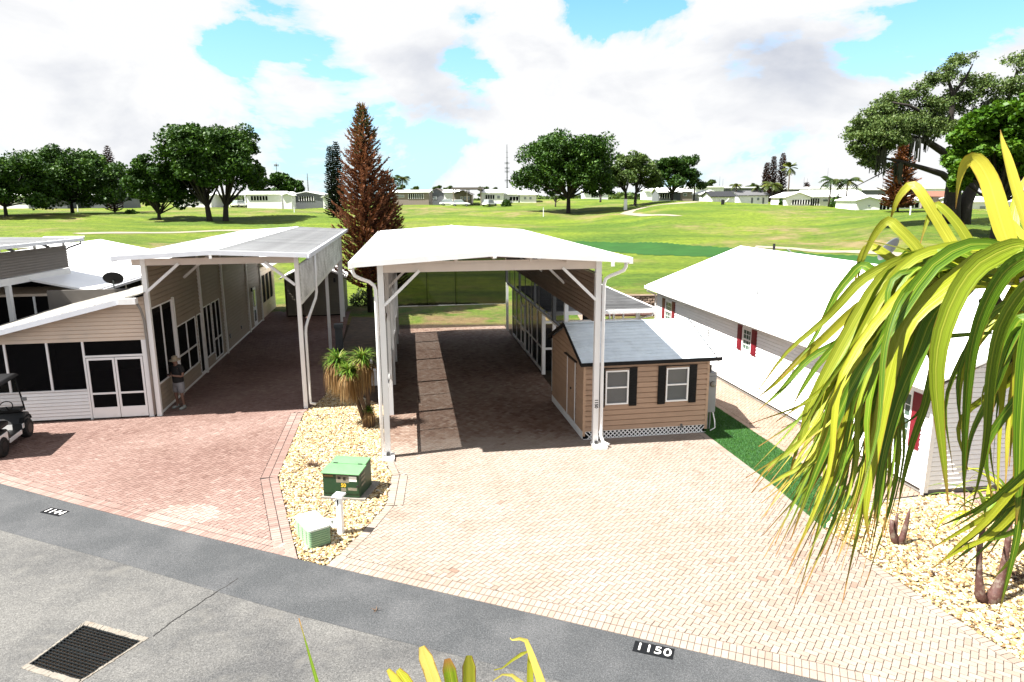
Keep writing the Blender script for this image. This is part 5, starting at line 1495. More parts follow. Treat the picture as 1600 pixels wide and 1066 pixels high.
for z in (.3, .42, .52): MB().add([(TW+.0135,.1,z),(TW+.0135,.36,z),(TW+.0135,.36,z+.05),(TW+.0135,.1,z+.05)],[(0,1,2,3)]).build('sticker', OLDLAB, tf)
lbox(tf, 'padlock', CHARC, TW-.05, TW-.01, -.04, -.013, .33, .38)

PG = mat('pale_green_plastic', (0.1914,0.3132,0.1827), .5, .06, 4, raw=True); PGL = mat('bleached_green_lid', (0.5394,0.609,0.5394), .5, .05, 3)
a = G(463, 835); b = G(488, 862)
pdl = empty('utility_pedestal', (a.x, a.y, 0), math.atan2(b.y-a.y, b.x-a.x), 'low pale green ribbed plastic utility box by the road edge of the gravel bed', 'utility box')
def rrect(x0, x1, y0, y1, r_, n=5):
    o = []
    for cx, cy, a0 in ((x1-r_,y0+r_,-90),(x1-r_,y1-r_,0),(x0+r_,y1-r_,90),(x0+r_,y0+r_,180)):
        for k in range(n+1): t_ = R(a0+90*k/n); o.append((cx+r_*math.cos(t_), cy+r_*math.sin(t_)))
    return o
mb = MB(); mb.prism(rrect(0, .80, 0, .42, .06), 0, .36); mb.build('body', PG, pdl)
mb = MB(); mb.prism(rrect(-.02, .82, -.02, .44, .08), .36, .41); mb.prism(rrect(.02, .78, .02, .40, .08), .41, .43); mb.build('lid', PGL, pdl, bevel=.01)
for k in range(7):
    mb = MB(); z = .03+k*.047; mb.prism(rrect(-.014, .814, -.014, .434, .07), z, z+.026); mb.build('rib', PG, pdl)
for sx in (.2, .42, .64): lbox(pdl, 'rib', PG, sx-.01, sx+.01, -.02, -.0145, .02, .34)

q = G(533, 834)
wp = empty('address_post', (q.x, q.y, 0), R(-12), 'white square capped post with a black bracket beside the green transformer', 'post')
lbox(wp, 'post', WHITE, -.055, .055, -.055, .055, -.02, .84, bevel=.006)
mb = MB(); mb.hexa([(-.11,-.11,.84),(.11,-.11,.84),(.11,.11,.84),(-.11,.11,.84),(-.10,-.10,.875),(.10,-.10,.875),(.10,.10,.875),(-.10,.10,.875)]); mb.build('cap', WHITE, wp)
lbox(wp, 'cap_plate', GALV, -.045, .045, -.03, .05, .8755, .882)
text_mesh('post_number', '1', .17, BLACK, wp, (-.01, -.0565, .70), (math.pi/2, 0, 0), .001, .006)
mb = MB(); mb.smooth = True; mb.tube([(-.05,-.05,.76),(-.12,-.06,.70),(-.2,-.08,.55),(-.3,-.1,.45)], .008, 6); mb.build('cable', CHARC, wp)
lbox(wp, 'side_arm', WHITE, -.45, -.056, -.03, .03, .12, .30, bevel=.01)

# number plaques painted on the road edge
PLQ = mat('plaque_black', (0.015,0.017,0.02), .8, .2, 8, spec=.1)
for (px, row, s, w_, rot, lab) in ((85.5, 800, '1144', .58, 4, 'black painted plaque with white numerals 1144 on the road edge at left'), (1021, 1016, '1150', .60, 4, 'black plaque with white numerals 1150 on the road edge before the pale drive')):
    q = G(px, row); ang = math.atan2(rdir.y, rdir.x)+R(2)
    pq = empty('number_plaque', (q.x, q.y, .004), ang, lab, 'number plaque', 'house numbers painted on the road edge')
    lbox(pq, 'plate', PLQ, -w_/2, w_/2, -.13, .13, -.004, .002)
    text_mesh('numerals', s, .25, LABEL, pq, (0, 0, .003), (0, 0, 0), .001, .001, 1.12)
# leaf litter on the road
q = G(588, 955)
lf = empty('fallen_leaf', (q.x, q.y, .005), .4, 'single curled brown leaf lying on the asphalt', 'leaf')
mb = MB()
for a_ in (0, 1.3, 2.4, 4.0): mb.add([(0,0,.01),(.03*math.cos(a_-.3),.03*math.sin(a_-.3),.02),(.11*math.cos(a_),.11*math.sin(a_),.035),(.03*math.cos(a_+.3),.03*math.sin(a_+.3),.012)],[(0,1,2,3)])
mb.build('blade', mat('dead_leaf_brown', (0.16,0.085,0.035), .8, .2, 20), lf)

# ------------------------------------------------------------------ strap leaves
def strap_leaf(head, az, el, L, w, droop, kink=None, seg=14, fold=.25, tw=0.0, dpow=1.4, taper=.25, twist=0):
    """returns (verts rows) of a channelled strap leaf; kink=(position, extra drop)"""
    p = Vector(head); rows = []; ds = L/seg; e = el; a = az
    for i in range(seg+1):
        s = i/seg
        d = Vector((math.cos(e)*math.sin(a), math.cos(e)*math.cos(a), math.sin(e)))
        side = Vector((math.cos(a), -math.sin(a), 0)); up = side.cross(d)
        if up.z < 0 and e > -1.3: up = -up
        rw = twist*s; side2 = side*math.cos(rw)+up*math.sin(rw); up2 = up*math.cos(rw)-side*math.sin(rw)
        ww = w*(min(1, taper+s*4*(1-taper)) if s < .25 else (1-((s-.25)/.75)**2.2))*.5
        ww = max(ww, .0015)
        rows.append([p - side2*ww + up2*ww*fold, p.copy(), p + side2*ww + up2*ww*fold])
        p = p + d*ds
        e -= droop*ds*(s**(dpow-1)+.15)
        if kink and abs(s-kink[0]) < .5/seg: e -= kink[1]
        e = max(e, R(-88)); a += tw*ds
    return rows
def leaf_object(name, rows, m, parent, base_t=0):
    v = [tuple(q) for r_ in rows for q in r_]; f = []; n = len(rows)
    for i in range(n-1):
        f += [(i*3, i*3+1, i*3+4, i*3+3), (i*3+1, i*3+2, i*3+5, i*3+4)]
    me = bpy.data.meshes.new(name); me.from_pydata(v, [], f); me.materials.append(m)
    uv = me.uv_layers.new(name='leaf'); L_ = []
    for i in range(n-1):
        s0, s1 = i/(n-1), (i+1)/(n-1)
        L_ += [(0,s0),(.5,s0),(.5,s1),(0,s1), (.5,s0),(1,s0),(1,s1),(.5,s1)]
    uv.data.foreach_set('uv', [c for p_ in L_ for c in p_])
    me.polygons.foreach_set('use_smooth', [True]*len(me.polygons))
    return link(name, me, parent)
# big strap leaf: yellow green with red-brown margins, dry blotches, darker veins along the blade
def big_leaf_mat(name, lo, hi, yel, tipk=1):
    m, t, out = nt(name)
    uvn = t.nodes.new('ShaderNodeUVMap'); uvn.uv_map = 'leaf'
    sp = t.nodes.new('ShaderNodeSeparateXYZ'); t.links.new(uvn.outputs[0], sp.inputs[0])
    mp = t.nodes.new('ShaderNodeMapping'); mp.inputs['Scale'].default_value = (14, .7, 1); t.links.new(uvn.outputs[0], mp.inputs[0])
    oi = t.nodes.new('ShaderNodeObjectInfo')
    ad = t.nodes.new('ShaderNodeVectorMath'); ad.operation = 'ADD'; t.links.new(mp.outputs[0], ad.inputs[0])
    cb = t.nodes.new('ShaderNodeCombineXYZ'); ml = t.nodes.new('ShaderNodeMath'); ml.operation = 'MULTIPLY'; ml.inputs[1].default_value = 60; t.links.new(oi.outputs['Random'], ml.inputs[0]); t.links.new(ml.outputs[0], cb.inputs[0]); t.links.new(ml.outputs[0], cb.inputs[1]); t.links.new(cb.outputs[0], ad.inputs[1])
    vein = noise_node(t, 1.0, 3, .6, vec=ad.outputs[0])
    lo, hi, yel = sc(lo, .5), sc(hi, .62), sc(yel, .72)
    base = mix_node(t, ramp_node(t, vein, [(0.35, 0), (0.65, 1)]), lo, hi)
    base = mix_node(t, ramp_node(t, oi.outputs['Random'], [(0.35, 0), (1.0, 0.8)]), base, yel)
    # margins
    e = t.nodes.new('ShaderNodeMath'); e.operation = 'SUBTRACT'; t.links.new(sp.outputs[0], e.inputs[0]); e.inputs[1].default_value = .5
    e2 = t.nodes.new('ShaderNodeMath'); e2.operation = 'ABSOLUTE'; t.links.new(e.outputs[0], e2.inputs[0])
    mp2 = t.nodes.new('ShaderNodeMapping'); mp2.inputs['Scale'].default_value = (2, 9, 1); t.links.new(uvn.outputs[0], mp2.inputs[0])
    ad2 = t.nodes.new('ShaderNodeVectorMath'); ad2.operation = 'ADD'; t.links.new(mp2.outputs[0], ad2.inputs[0]); t.links.new(cb.outputs[0], ad2.inputs[1])
    nn_ = noise_node(t, 1.0, 4, .7, vec=ad2.outputs[0])
    s_ = t.nodes.new('ShaderNodeMath'); s_.operation = 'MULTIPLY_ADD'; t.links.new(nn_, s_.inputs[0]); s_.inputs[1].default_value = .28; t.links.new(e2.outputs[0], s_.inputs[2])
    s3 = t.nodes.new('ShaderNodeMath'); s3.operation = 'MULTIPLY_ADD'; t.links.new(sp.outputs[1], s3.inputs[0]); s3.inputs[1].default_value = .13; t.links.new(s_.outputs[0], s3.inputs[2])
    edge = ramp_node(t, s3.outputs[0], [(0.655, 0), (0.73, .8)])
    base = mix_node(t, edge, base, (0.20,0.075,0.015))
    # midrib paler
    mid_ = ramp_node(t, e2.outputs[0], [(0.015, .5), (0.05, 0)]); base = mix_node(t, mid_, base, (0.42,0.42,0.06))
    tip = ramp_node(t, sp.outputs[1], [(0.88, 0), (0.99, tipk)]); base = mix_node(t, tip, base, (0.26,0.13,0.035))
    p = t.nodes.new('ShaderNodeBsdfPrincipled'); t.links.new(base, p.inputs['Base Color']); p.inputs['Roughness'].default_value = .38; p.inputs['Specular IOR Level'].default_value = .3
    b = t.nodes.new('ShaderNodeBump'); b.inputs['Strength'].default_value = .5; b.inputs['Distance'].default_value = .004; t.links.new(vein, b.inputs['Height']); t.links.new(b.outputs[0], p.inputs['Normal'])
    tr = t.nodes.new('ShaderNodeBsdfTranslucent'); t.links.new(mix_node(t, 1.0, base, (1.0,1.0,.5), 'MULTIPLY'), tr.inputs[0])
    mxs = t.nodes.new('ShaderNodeMixShader'); mxs.inputs[0].default_value = .24
    t.links.new(p.outputs[0], mxs.inputs[1]); t.links.new(tr.outputs[0], mxs.inputs[2]); t.links.new(mxs.outputs[0], out.inputs[0])
    return m
BIGLEAF = big_leaf_mat('strap_leaf', (0.06,0.17,0.010), (0.21,0.36,0.018), (0.50,0.50,0.03))
BIGLEAF2 = big_leaf_mat('yellow_strap_leaf', (0.26,0.34,0.02), (0.42,0.46,0.04), (0.55,0.48,0.05))
BIGLEAF3 = big_leaf_mat('cut_yellow_leaf', (0.40,0.44,0.03), (0.60,0.60,0.05), (0.75,0.62,0.20), .12)
BARK = mat('grey_brown_bark', (0.13,0.095,0.07), .9, .3, 9, bump=.8, bscale=18, stretch=(1,1,.3))
REDBARK = mat('red_brown_stem', (0.15,0.055,0.04), .7, .3, 14, bump=.5, bscale=40, dirt=(0.32,0.25,0.19), dscale=7, dlo=.5, dhi=.62)

def cam_pt(px, row, Z):
    """point Z metres in front of the lens plane"""
    d = ray(px, row); c, s = math.cos(PITCH), math.sin(PITCH)
    f_ = Vector((0, c, -s)); t_ = Z/d.dot(f_); return Vector((0,0,CAM_H)) + d*t_
# ---- tall strap-leaved plant at the right of the viewpoint
bp = empty('strap_leaf_tree', (2.7, 2.2, 0), 0, 'large strap leaved plant with long drooping yellow green leaves at the right foreground', 'plant')
bpo = Vector((2.7, 2.2, 0))
heads = [cam_pt(1600, 405, 2.35), cam_pt(1535, 440, 2.55), cam_pt(1690, 520, 2.0), cam_pt(1760, 700, 2.1), cam_pt(1700, 330, 2.6)]
mb = MB(); mb.smooth = True
fork = Vector((2.55, 2.3, 4.3)); mb.tube([(0,0,0), (-.04,.03,1.2), (.02,.05,2.6), tuple(fork-bpo)], [.10,.08,.07,.06], 10)
mb.build('trunk', BARK, bp)
for h in heads:
    mb = MB(); mb.smooth = True; a_ = fork - bpo; b_ = h - bpo
    mid_ = a_.lerp(b_, .5) + Vector((.28, 0, -.12)); mb.tube([tuple(a_), tuple(a_.lerp(mid_, .6)+Vector((.06,0,-.02))), tuple(mid_), tuple(b_+Vector((.03,0,-.06)))], [.05,.045,.04,.035], 8); mb.build('branch', BARK, bp)
rl = random.Random(21)
def add_leaf(h, az, el, L, w, droop, m=BIGLEAF, **k):
    rows = strap_leaf(h - bpo, R(az), R(el), L, w, droop, **k)
    leaf_object('leaf', rows, m, bp)
def spline(P, n=22):
    P = [P[0]*2-P[1]] + P + [P[-1]*2-P[-2]]; out = []
    m = len(P)-3
    for i in range(m):
        for k in range(max(2, n//m)):
            t_ = k/max(2, n//m); a_, b_, c_, d_ = P[i:i+4]
            out.append(.5*((2*b_)+(c_-a_)*t_+(2*a_-5*b_+4*c_-d_)*t_*t_+(3*b_-a_-3*c_+d_)*t_**3))
    out.append(P[-2]); return out
def path_leaf(pts, wpx, Z0, Z1, m=BIGLEAF, roll=0.0, fold=.28, twist=0.0, end=.0, parent=None):
    n_ = len(pts); P = [cam_pt(x, y, Z0+(Z1-Z0)*i/(n_-1)) for i, (x, y) in enumerate(pts)]
    Q = spline(P); N_ = len(Q); rows = []; w_ = wpx/F*(Z0+Z1)/2
    for i, q_ in enumerate(Q):
        d = (Q[min(i+1, N_-1)]-Q[max(i-1, 0)]).normalized(); s = i/(N_-1)
        side = d.cross(Vector((-.25, -1, .25))).normalized(); up = side.cross(d)
        a_ = roll+twist*s; sd = side*math.cos(a_)+up*math.sin(a_); u2 = up*math.cos(a_)-side*math.sin(a_)
        ww = max(.0015, w_*.5*(min(1, .45+s*3) if s < .2 else 1-(1-end)*((s-.2)/.8)**2.1))
        rows.append([q_-sd*ww+u2*ww*fold-bpo, q_-bpo, q_+sd*ww+u2*ww*fold-bpo])
    leaf_object('leaf', rows, m, parent or bp)
Y2 = BIGLEAF2
for pts, w_, z0, z1, m_ in [
    ([(1590,400),(1574,376),(1556,318),(1544,280),(1524,250),(1506,256),(1497,285),(1493,326)], 34, 2.35, 2.45, Y2),
    ([(1650,450),(1612,370),(1588,300),(1574,250),(1566,222),(1563,203)], 24, 2.3, 2.5, Y2),
    ([(1580,390),(1583,345),(1590,308),(1604,270)], 20, 2.5, 2.6, Y2),
    ([(1570,400),(1540,395),(1524,395),(1500,357),(1475,328),(1460,321),(1448,348),(1437,384)], 20, 2.5, 2.6, Y2),
    ([(1540,440),(1500,400),(1486,381),(1449,320),(1432,294),(1420,291),(1405,307),(1396,328),(1391,343)], 22, 2.5, 2.7, Y2),
    ([(1520,450),(1454,411),(1427,381),(1402,356),(1388,345),(1372,358),(1358,382),(1346,412),(1336,452)], 19, 2.55, 2.7, Y2),
    ([(1500,460),(1440,445),(1402,413),(1376,393),(1358,386),(1346,400),(1340,420),(1334,450)], 18, 2.6, 2.75, Y2),
    ([(1480,470),(1420,455),(1365,424),(1345,415),(1328,432),(1306,460),(1288,497),(1262,545),(1220,590)], 17, 2.6, 2.8, BIGLEAF),
    ([(1540,395),(1480,392),(1420,403),(1351,434),(1312,474),(1285,503),(1229,551),(1181,615)], 20, 2.4, 2.7, Y2),
    ([(1560,400),(1500,408),(1440,425),(1375,482),(1350,537),(1316,588),(1270,640),(1245,700),(1232,750)], 26, 2.4, 2.5, BIGLEAF),
    ([(1500,425),(1430,420),(1380,440),(1336,490),(1316,527),(1278,570),(1253,608),(1240,632)], 18, 2.5, 2.7, BIGLEAF),
    ([(1480,440),(1400,450),(1340,480),(1285,530),(1250,560),(1210,600),(1183,622)], 18, 2.6, 2.9, Y2),
    ([(1470,460),(1390,480),(1320,530),(1265,560),(1220,610),(1186,640)], 16, 2.7, 2.9, BIGLEAF),
    ([(1600,385),(1582,386),(1531,411),(1497,453),(1471,517),(1462,575),(1465,640),(1474,720),(1482,790)], 40, 2.1, 2.2, BIGLEAF),
    ([(1625,400),(1600,404),(1567,428),(1536,482),(1516,552),(1508,640),(1505,730),(1508,806)], 34, 2.05, 2.2, BIGLEAF),
    ([(1640,420),(1600,450),(1562,510),(1545,590),(1540,670),(1530,740),(1514,808)], 34, 2.0, 2.2, BIGLEAF),
    ([(1560,395),(1540,400),(1500,432),(1460,462),(1421,497),(1397,552),(1378,640),(1360,740),(1352,800),(1359,845)], 36, 2.3, 2.4, BIGLEAF),
    ([(1580,400),(1535,418),(1462,488),(1434,552),(1404,624),(1382,700),(1370,770),(1366,823)], 30, 2.35, 2.4, BIGLEAF),
    ([(1570,385),(1516,382),(1458,414),(1409,482),(1362,552),(1326,612),(1290,700),(1262,770),(1235,845)], 28, 2.3, 2.4, BIGLEAF),
    ([(1540,385),(1458,396),(1397,419),(1358,460),(1310,545),(1262,640),(1252,690),(1206,724),(1180,755)], 22, 2.4, 2.5, Y2),
    ([(1550,400),(1450,413),(1384,473),(1352,530),(1312,610),(1290,690),(1270,720),(1222,745),(1186,768)], 22, 2.4, 2.5, BIGLEAF),
    ([(1530,440),(1490,480),(1465,540),(1445,630),(1425,690),(1411,748),(1402,800)], 20, 2.4, 2.5, BIGLEAF),
    ([(1700,640),(1640,700),(1590,755),(1540,815),(1500,850),(1468,880)], 15, 1.9, 2.3, BIGLEAF),
    ([(1700,660),(1640,740),(1600,785),(1550,835),(1500,860),(1455,888)], 13, 1.9, 2.4, BIGLEAF),
    ([(1700,640),(1620,720),(1560,775),(1520,805),(1483,829)], 13, 1.9, 2.3, BIGLEAF),
    ([(1720,700),(1640,790),(1580,832),(1530,845),(1490,856)], 12, 2.0, 2.4, BIGLEAF),
    ([(1700,720),(1640,800),(1600,850),(1570,885),(1550,905)], 13, 2.0, 2.3, BIGLEAF),
    ([(1680,560),(1620,640),(1600,740),(1590,830),(1575,900),(1560,960)], 18, 2.0, 2.2, BIGLEAF),
    ([(1650,430),(1610,520),(1596,640),(1592,740),(1588,820)], 34, 2.0, 2.1, BIGLEAF),
    ([(1690,480),(1640,560),(1616,680),(1612,800),(1604,930)], 34, 1.9, 2.0, BIGLEAF),
    ([(1550,520),(1452,528),(1444,535),(1457,570),(1448,620),(1430,650),(1396,672)], 12, 2.4, 2.5, BIGLEAF),
    ]:
    path_leaf(pts, w_*.84, z0, z1, m_, roll=rl.gauss(0, .18), twist=rl.gauss(0, .3))
tips = [(1180,755),(1186,766),(1194,780),(1203,854),(1207,840),(1235,845),(1229,913),(1240,880),(1273,879),(1307,918),(1315,862),(1324,868),(1359,845),(1366,823),(1230,700),(1250,740),(1290,830),(1300,800),(1262,820),(1340,790)]
for k in range(78):                      # first curtain, to the left
    tx, ty = tips[k % len(tips)]; tx += rl.gauss(0, 14); ty += rl.gauss(0, 30)
    u = rl.random(); sx, sy = rl.uniform(1500, 1600), rl.uniform(385, 450)
    ax, ay = rl.uniform(1385, 1455), rl.uniform(405, 490)
    mx_, my_ = ax + (tx-ax)*rl.uniform(.38, .55), rl.uniform(540, 640)
    z0 = rl.uniform(2.35, 2.9); pts = [(sx, sy), ((sx+ax)/2+rl.gauss(0,8), min(sy, ay)-rl.uniform(-15, 12)), (ax, ay), (mx_, my_), ((mx_+tx)/2+rl.uniform(4, 22), (my_+ty)/2), (tx, ty)]
    path_leaf(pts, rl.uniform(8, 17), z0, z0+rl.uniform(-.2, .15), Y2 if rl.random() < .2 else BIGLEAF, roll=rl.gauss(0, .5), twist=rl.gauss(0, .7))
for k in range(24):                      # second curtain, hanging at the right
    sx, sy = rl.uniform(1590, 1720), rl.uniform(380, 560); tx, ty = rl.uniform(1482, 1640), rl.uniform(640, 820)
    z0 = rl.uniform(2.1, 2.6); ax, ay = tx+(sx-tx)*rl.uniform(.3, .6), sy+rl.uniform(20, 90)
    path_leaf([(sx, sy), ((sx+ax)/2, sy+rl.uniform(-10, 20)), (ax, ay), (tx+rl.uniform(-12, 12), ay+(ty-ay)*.5), (tx, ty)], rl.uniform(11, 23), z0, z0+.1, Y2 if rl.random() < .2 else BIGLEAF, roll=rl.gauss(0, .5), twist=rl.gauss(0, .6))
for k in range(9):                       # lower fan reaching left
    tx, ty = rl.uniform(1452, 1560), rl.uniform(800, 900); path_leaf([(1700+rl.uniform(-20,20), 650+rl.uniform(-40,60)), (1630+rl.gauss(0,8), 735+rl.gauss(0,22)), ((1630+tx)/2, (735+ty)/2+rl.uniform(-4,14)), (tx, ty)], rl.uniform(11, 19), 1.95, 2.4, BIGLEAF, roll=rl.gauss(0,.5))
for k in range(12):                      # short inner leaves round the heads
    h = heads[k % 2] + Vector((rl.gauss(0,.03), rl.gauss(0,.04), rl.gauss(0,.03))); add_leaf(h, rl.uniform(0, 360), rl.uniform(-10, 60), rl.uniform(.3, .6), .045, rl.uniform(1, 2.5), m=Y2 if k % 2 else BIGLEAF)
# ---- plant whose tips rise into the bottom of the frame
bq = empty('strap_leaf_tree', (-.15, 1.6, 0), 0, 'strap leaved plant whose cut yellow leaf tips rise at the bottom centre edge', 'plant')
bpo_keep = bpo; bpo = Vector((-.15, 1.6, 0)); bp_keep = bp; bp = bq
mb = MB(); mb.smooth = True; mb.tube([(0,0,0),(.03,0,2),(0,.02,4.55)], [.09,.07,.05], 10); mb.build('trunk', BARK, bp)
hd = cam_pt(735, 1290, 2.15); hl = cam_pt(560, 1290, 2.3)
mb = MB(); mb.smooth = True; mb.tube([tuple(Vector((0,.02,4.4))), tuple(hd-bpo)], [.05,.04], 8); mb.build('branch', BARK, bp)
mb = MB(); mb.smooth = True; mb.tube([tuple(Vector((0,.02,4.2))), tuple(hl-bpo)], [.05,.035], 8); mb.build('branch', BARK, bp)
def tip_leaf(h, tip, w, m=BIGLEAF3, bulge=.06, cut=False, over=None):
    """leaf from the head to a given tip, gently bowed; `over` appends drooping points"""
    n = 12; rows = []
    pts = [h.lerp(tip, i/n) + Vector((0, 0, bulge*math.sin(math.pi*i/n))) for i in range(n+1)] + (over or [])
    N_ = len(pts)
    for i, p in enumerate(pts):
        d = (pts[min(i+1, N_-1)] - pts[max(i-1, 0)]).normalized(); side = d.cross(Vector((0, -1, .25))).normalized(); up = side.cross(d)
        s = i/(N_-1); ww = w*.5*(min(1, .35+s*3) if s < .22 else (1 if (cut and s < .97) else (1-((s-.22)/.78)**(3 if cut else 2)*(.55 if cut else 1))))
        ww = max(ww, .002); rows.append([p-side*ww-bpo+up*ww*.2, p-bpo, p+side*ww-bpo+up*ww*.2])
    leaf_object('leaf', rows, m, bp)
tip_leaf(hl, cam_pt(467, 966, 2.5), .022, BIGLEAF, 0)
tip_leaf(hd, cam_pt(659, 1010, 2.15), .045, cut=True); tip_leaf(hd, cam_pt(699, 1029, 2.1), .042, BIGLEAF, cut=True); tip_leaf(hd, cam_pt(733, 1024, 2.0), .040, cut=True)
tip_leaf(hd, cam_pt(606, 1046, 2.2), .03, cut=True); tip_leaf(hd, cam_pt(622, 1046, 2.2), .04, cut=True)
tip_leaf(cam_pt(900, 1290, 2.1), cam_pt(822, 1001, 2.15), .034, over=[cam_pt(812, 998, 2.15), cam_pt(800, 1000, 2.16), cam_pt(797, 997, 2.17)])
tip_leaf(cam_pt(830, 1290, 2.2), cam_pt(828, 1017, 2.2), .03, bulge=.0, over=[cam_pt(815, 1022, 2.2), cam_pt(800, 1032, 2.2), cam_pt(785, 1044, 2.2), cam_pt(772, 1047, 2.2)])
tip_leaf(cam_pt(950, 1260, 2.2), cam_pt(800, 1055, 2.2), .035, over=[cam_pt(785, 1054, 2.2), cam_pt(770, 1064, 2.2)])
bpo = bpo_keep; bp = bp_keep

# ------------------------------------------------------------------ stems standing in the right bed
def stem_clump(base, stems, label, r0=.06):
    root = empty('bare_stem_clump', base, 0, label, 'plant stump', 'pruned stems in the right gravel bed')
    for pts, rr in stems:
        mb = MB(); mb.smooth = True; mb.tube(pts, rr, 10); mb.build('stem', REDBARK, root)
    return root
q = G(1402, 850)
stem_clump(q, [([(0,0,-.03),(-.08,.0,.10),(-.13,.02,.28),(-.15,.03,.50)], [.085,.06,.05,.035]), ([(0,0,-.03),(-.04,.05,.2),(-.04,.06,.45),(-.03,.06,.62)], [.08,.045,.035,.02]),
               ([(.02,0,-.03),(.09,.0,.15),(.14,.02,.40),(.17,.03,.62),(.19,.03,.74)], [.09,.065,.05,.03,.01])], 'pruned red brown clump of three bare stems near the house corner')
q = G(1540, 940); gq = q
cl = stem_clump(q, [([(-.02,0,-.03),(-.12,.0,.15),(-.14,.05,.45),(-.16,.10,.9),(-.12,.14,1.5)], [.11,.085,.055,.045,.04]),
               ([(.04,-.02,-.03),(.15,.0,.16),(.24,.04,.45),(.30,.10,1.0),(.34,.2,1.7)], [.13,.105,.06,.05,.045])], 'forked red brown trunk clump rising from gravel behind the hanging leaves')
for hh, cnt in (((-.12,.14,1.5), 16), ((.34,.2,1.7), 20)):
    for _ in range(cnt):
        rows = strap_leaf(Vector(hh), rl.uniform(0, 6.28), rl.uniform(.2, 1.3), rl.uniform(.8, 1.3), .06, rl.uniform(1.5, 3))
        leaf_object('leaf', rows, BIGLEAF, cl)
# dry tufts in the gravel
def tuft(px, row, r_, n, m, label, seed, h=.12):
    q = G(px, row); root = empty('dry_tuft', q, 0, label, 'dry plant', 'dead tufts in the gravel')
    rr = np.random.default_rng(seed); a = rr.uniform(0, 6.28, n); L = rr.uniform(.3, 1, n)*r_; hh = rr.uniform(.2, 1, n)*h
    b0 = np.stack([rr.normal(0, r_*.25, n), rr.normal(0, r_*.25, n), np.full(n, .0)], 1); w_ = .012
    b1 = b0 + np.stack([-np.sin(a)*w_, np.cos(a)*w_, np.zeros(n)], 1); tp = b0 + np.stack([np.cos(a)*L, np.sin(a)*L, hh], 1)
    link('blades', quads_mesh('blades', np.stack([b0, b1, tp], 1), m, rr.random(n), n=3), root)
DRY = leafmat('dry_brown_blades', [(0, (0.07,0.03,0.025)), (0.6, (0.15,0.07,0.05)), (1, (0.30,0.20,0.12))], .8, .1)
tuft(489, 728, .26, 260, DRY, 'dark dead tuft in the gravel left of the green transformer', 3)
tuft(1462, 897, .2, 150, DRY, 'small brown dead tuft between the two stem clumps', 4, .06)
tuft(1592, 905, .28, 200, DRY, 'grey brown dead tuft at the right edge of the gravel', 5)

# ------------------------------------------------------------------ shaggy grass-tree between the carports
q = G(578, 668)
gt = empty('shaggy_grass_tree', q, 0, 'shaggy grass tree with green tops and dead tan leaf skirts between the carports', 'plant')
def hd_at(px, row, dY): return AT(px, row, q.y+dY) - q
hs = [(hd_at(528, 565, .25), .52, 1.5), (hd_at(566, 562, .1), .50, 1.4), (hd_at(545, 582, -.15), .46, 1.2), (hd_at(577, 640, -.03), .22, .35)]
TRK = mat('grass_tree_trunk', (0.22,0.13,0.07), .9, .3, 14, bump=.7, bscale=30)
for i, (h, r_, sk) in enumerate(hs):
    mb = MB(); mb.smooth = True
    b_ = Vector((.05*i-.08, .02*i, -.02)); mb.tube([tuple(b_), tuple(b_.lerp(h, .35)+Vector((.05, 0, 0))), tuple(b_.lerp(h, .7)+Vector((.06,0,.02))), tuple(h)], [.09,.065,.055,.05], 9); mb.build('trunk', TRK, gt)
GTL = leafmat('grass_tree_green', [(0, (0.06,0.18,0.02)), (0.5, (0.20,0.42,0.04)), (0.8, (0.48,0.60,0.10)), (1, (0.70,0.60,0.26))], .4, .25)
GTD = leafmat('grass_tree_dead', [(0, (0.26,0.13,0.045)), (0.5, (0.56,0.32,0.12)), (1, (0.78,0.56,0.28))], .8, .2)
def shaggy(h, n, el_r, L_r, droop_r, w, seed, seg=6):
    rr = random.Random(seed); V_ = []; T_ = []
    for _ in range(n):
        p = Vector(h) + Vector((rr.gauss(0,.03), rr.gauss(0,.03), rr.uniform(-.06,.03))); a = rr.uniform(0, 6.283); e = rr.uniform(*el_r); L = rr.uniform(*L_r); dr_ = rr.uniform(*droop_r); ds = L/seg; tt = rr.random(); side = Vector((math.cos(a), -math.sin(a), 0))
        prev = None
        for i in range(seg+1):
            ww = w*(1-i/seg)**.6*.5+.001; c = (p-side*ww, p+side*ww)
            if prev: V_.append([prev[0], prev[1], c[1], c[0]]); T_.append(min(1, tt*.8+.2*i/seg))
            prev = c; p = p + Vector((math.cos(e)*math.sin(a), math.cos(e)*math.cos(a), math.sin(e)))*ds; e = max(-1.5, e-dr_*ds)
    return np.array([[list(c) for c in f] for f in V_]), np.array(T_)
for i, (h, r_, sk) in enumerate(hs):
    V_, T_ = shaggy(h, int(170*r_/.4), (.1, 1.45), (r_*.7, r_*1.25), (1.5, 4.5), .032, 40+i)
    link('green_rosette', quads_mesh('green_rosette', V_, GTL, T_), gt)
    V_, T_ = shaggy(h-Vector((0,0,.05)), int(340*sk), (-.9, .1), (r_*1.0, r_*2.3), (2.5, 7), .022, 60+i)
    link('dead_skirt', quads_mesh('dead_skirt', V_, GTD, T_), gt)

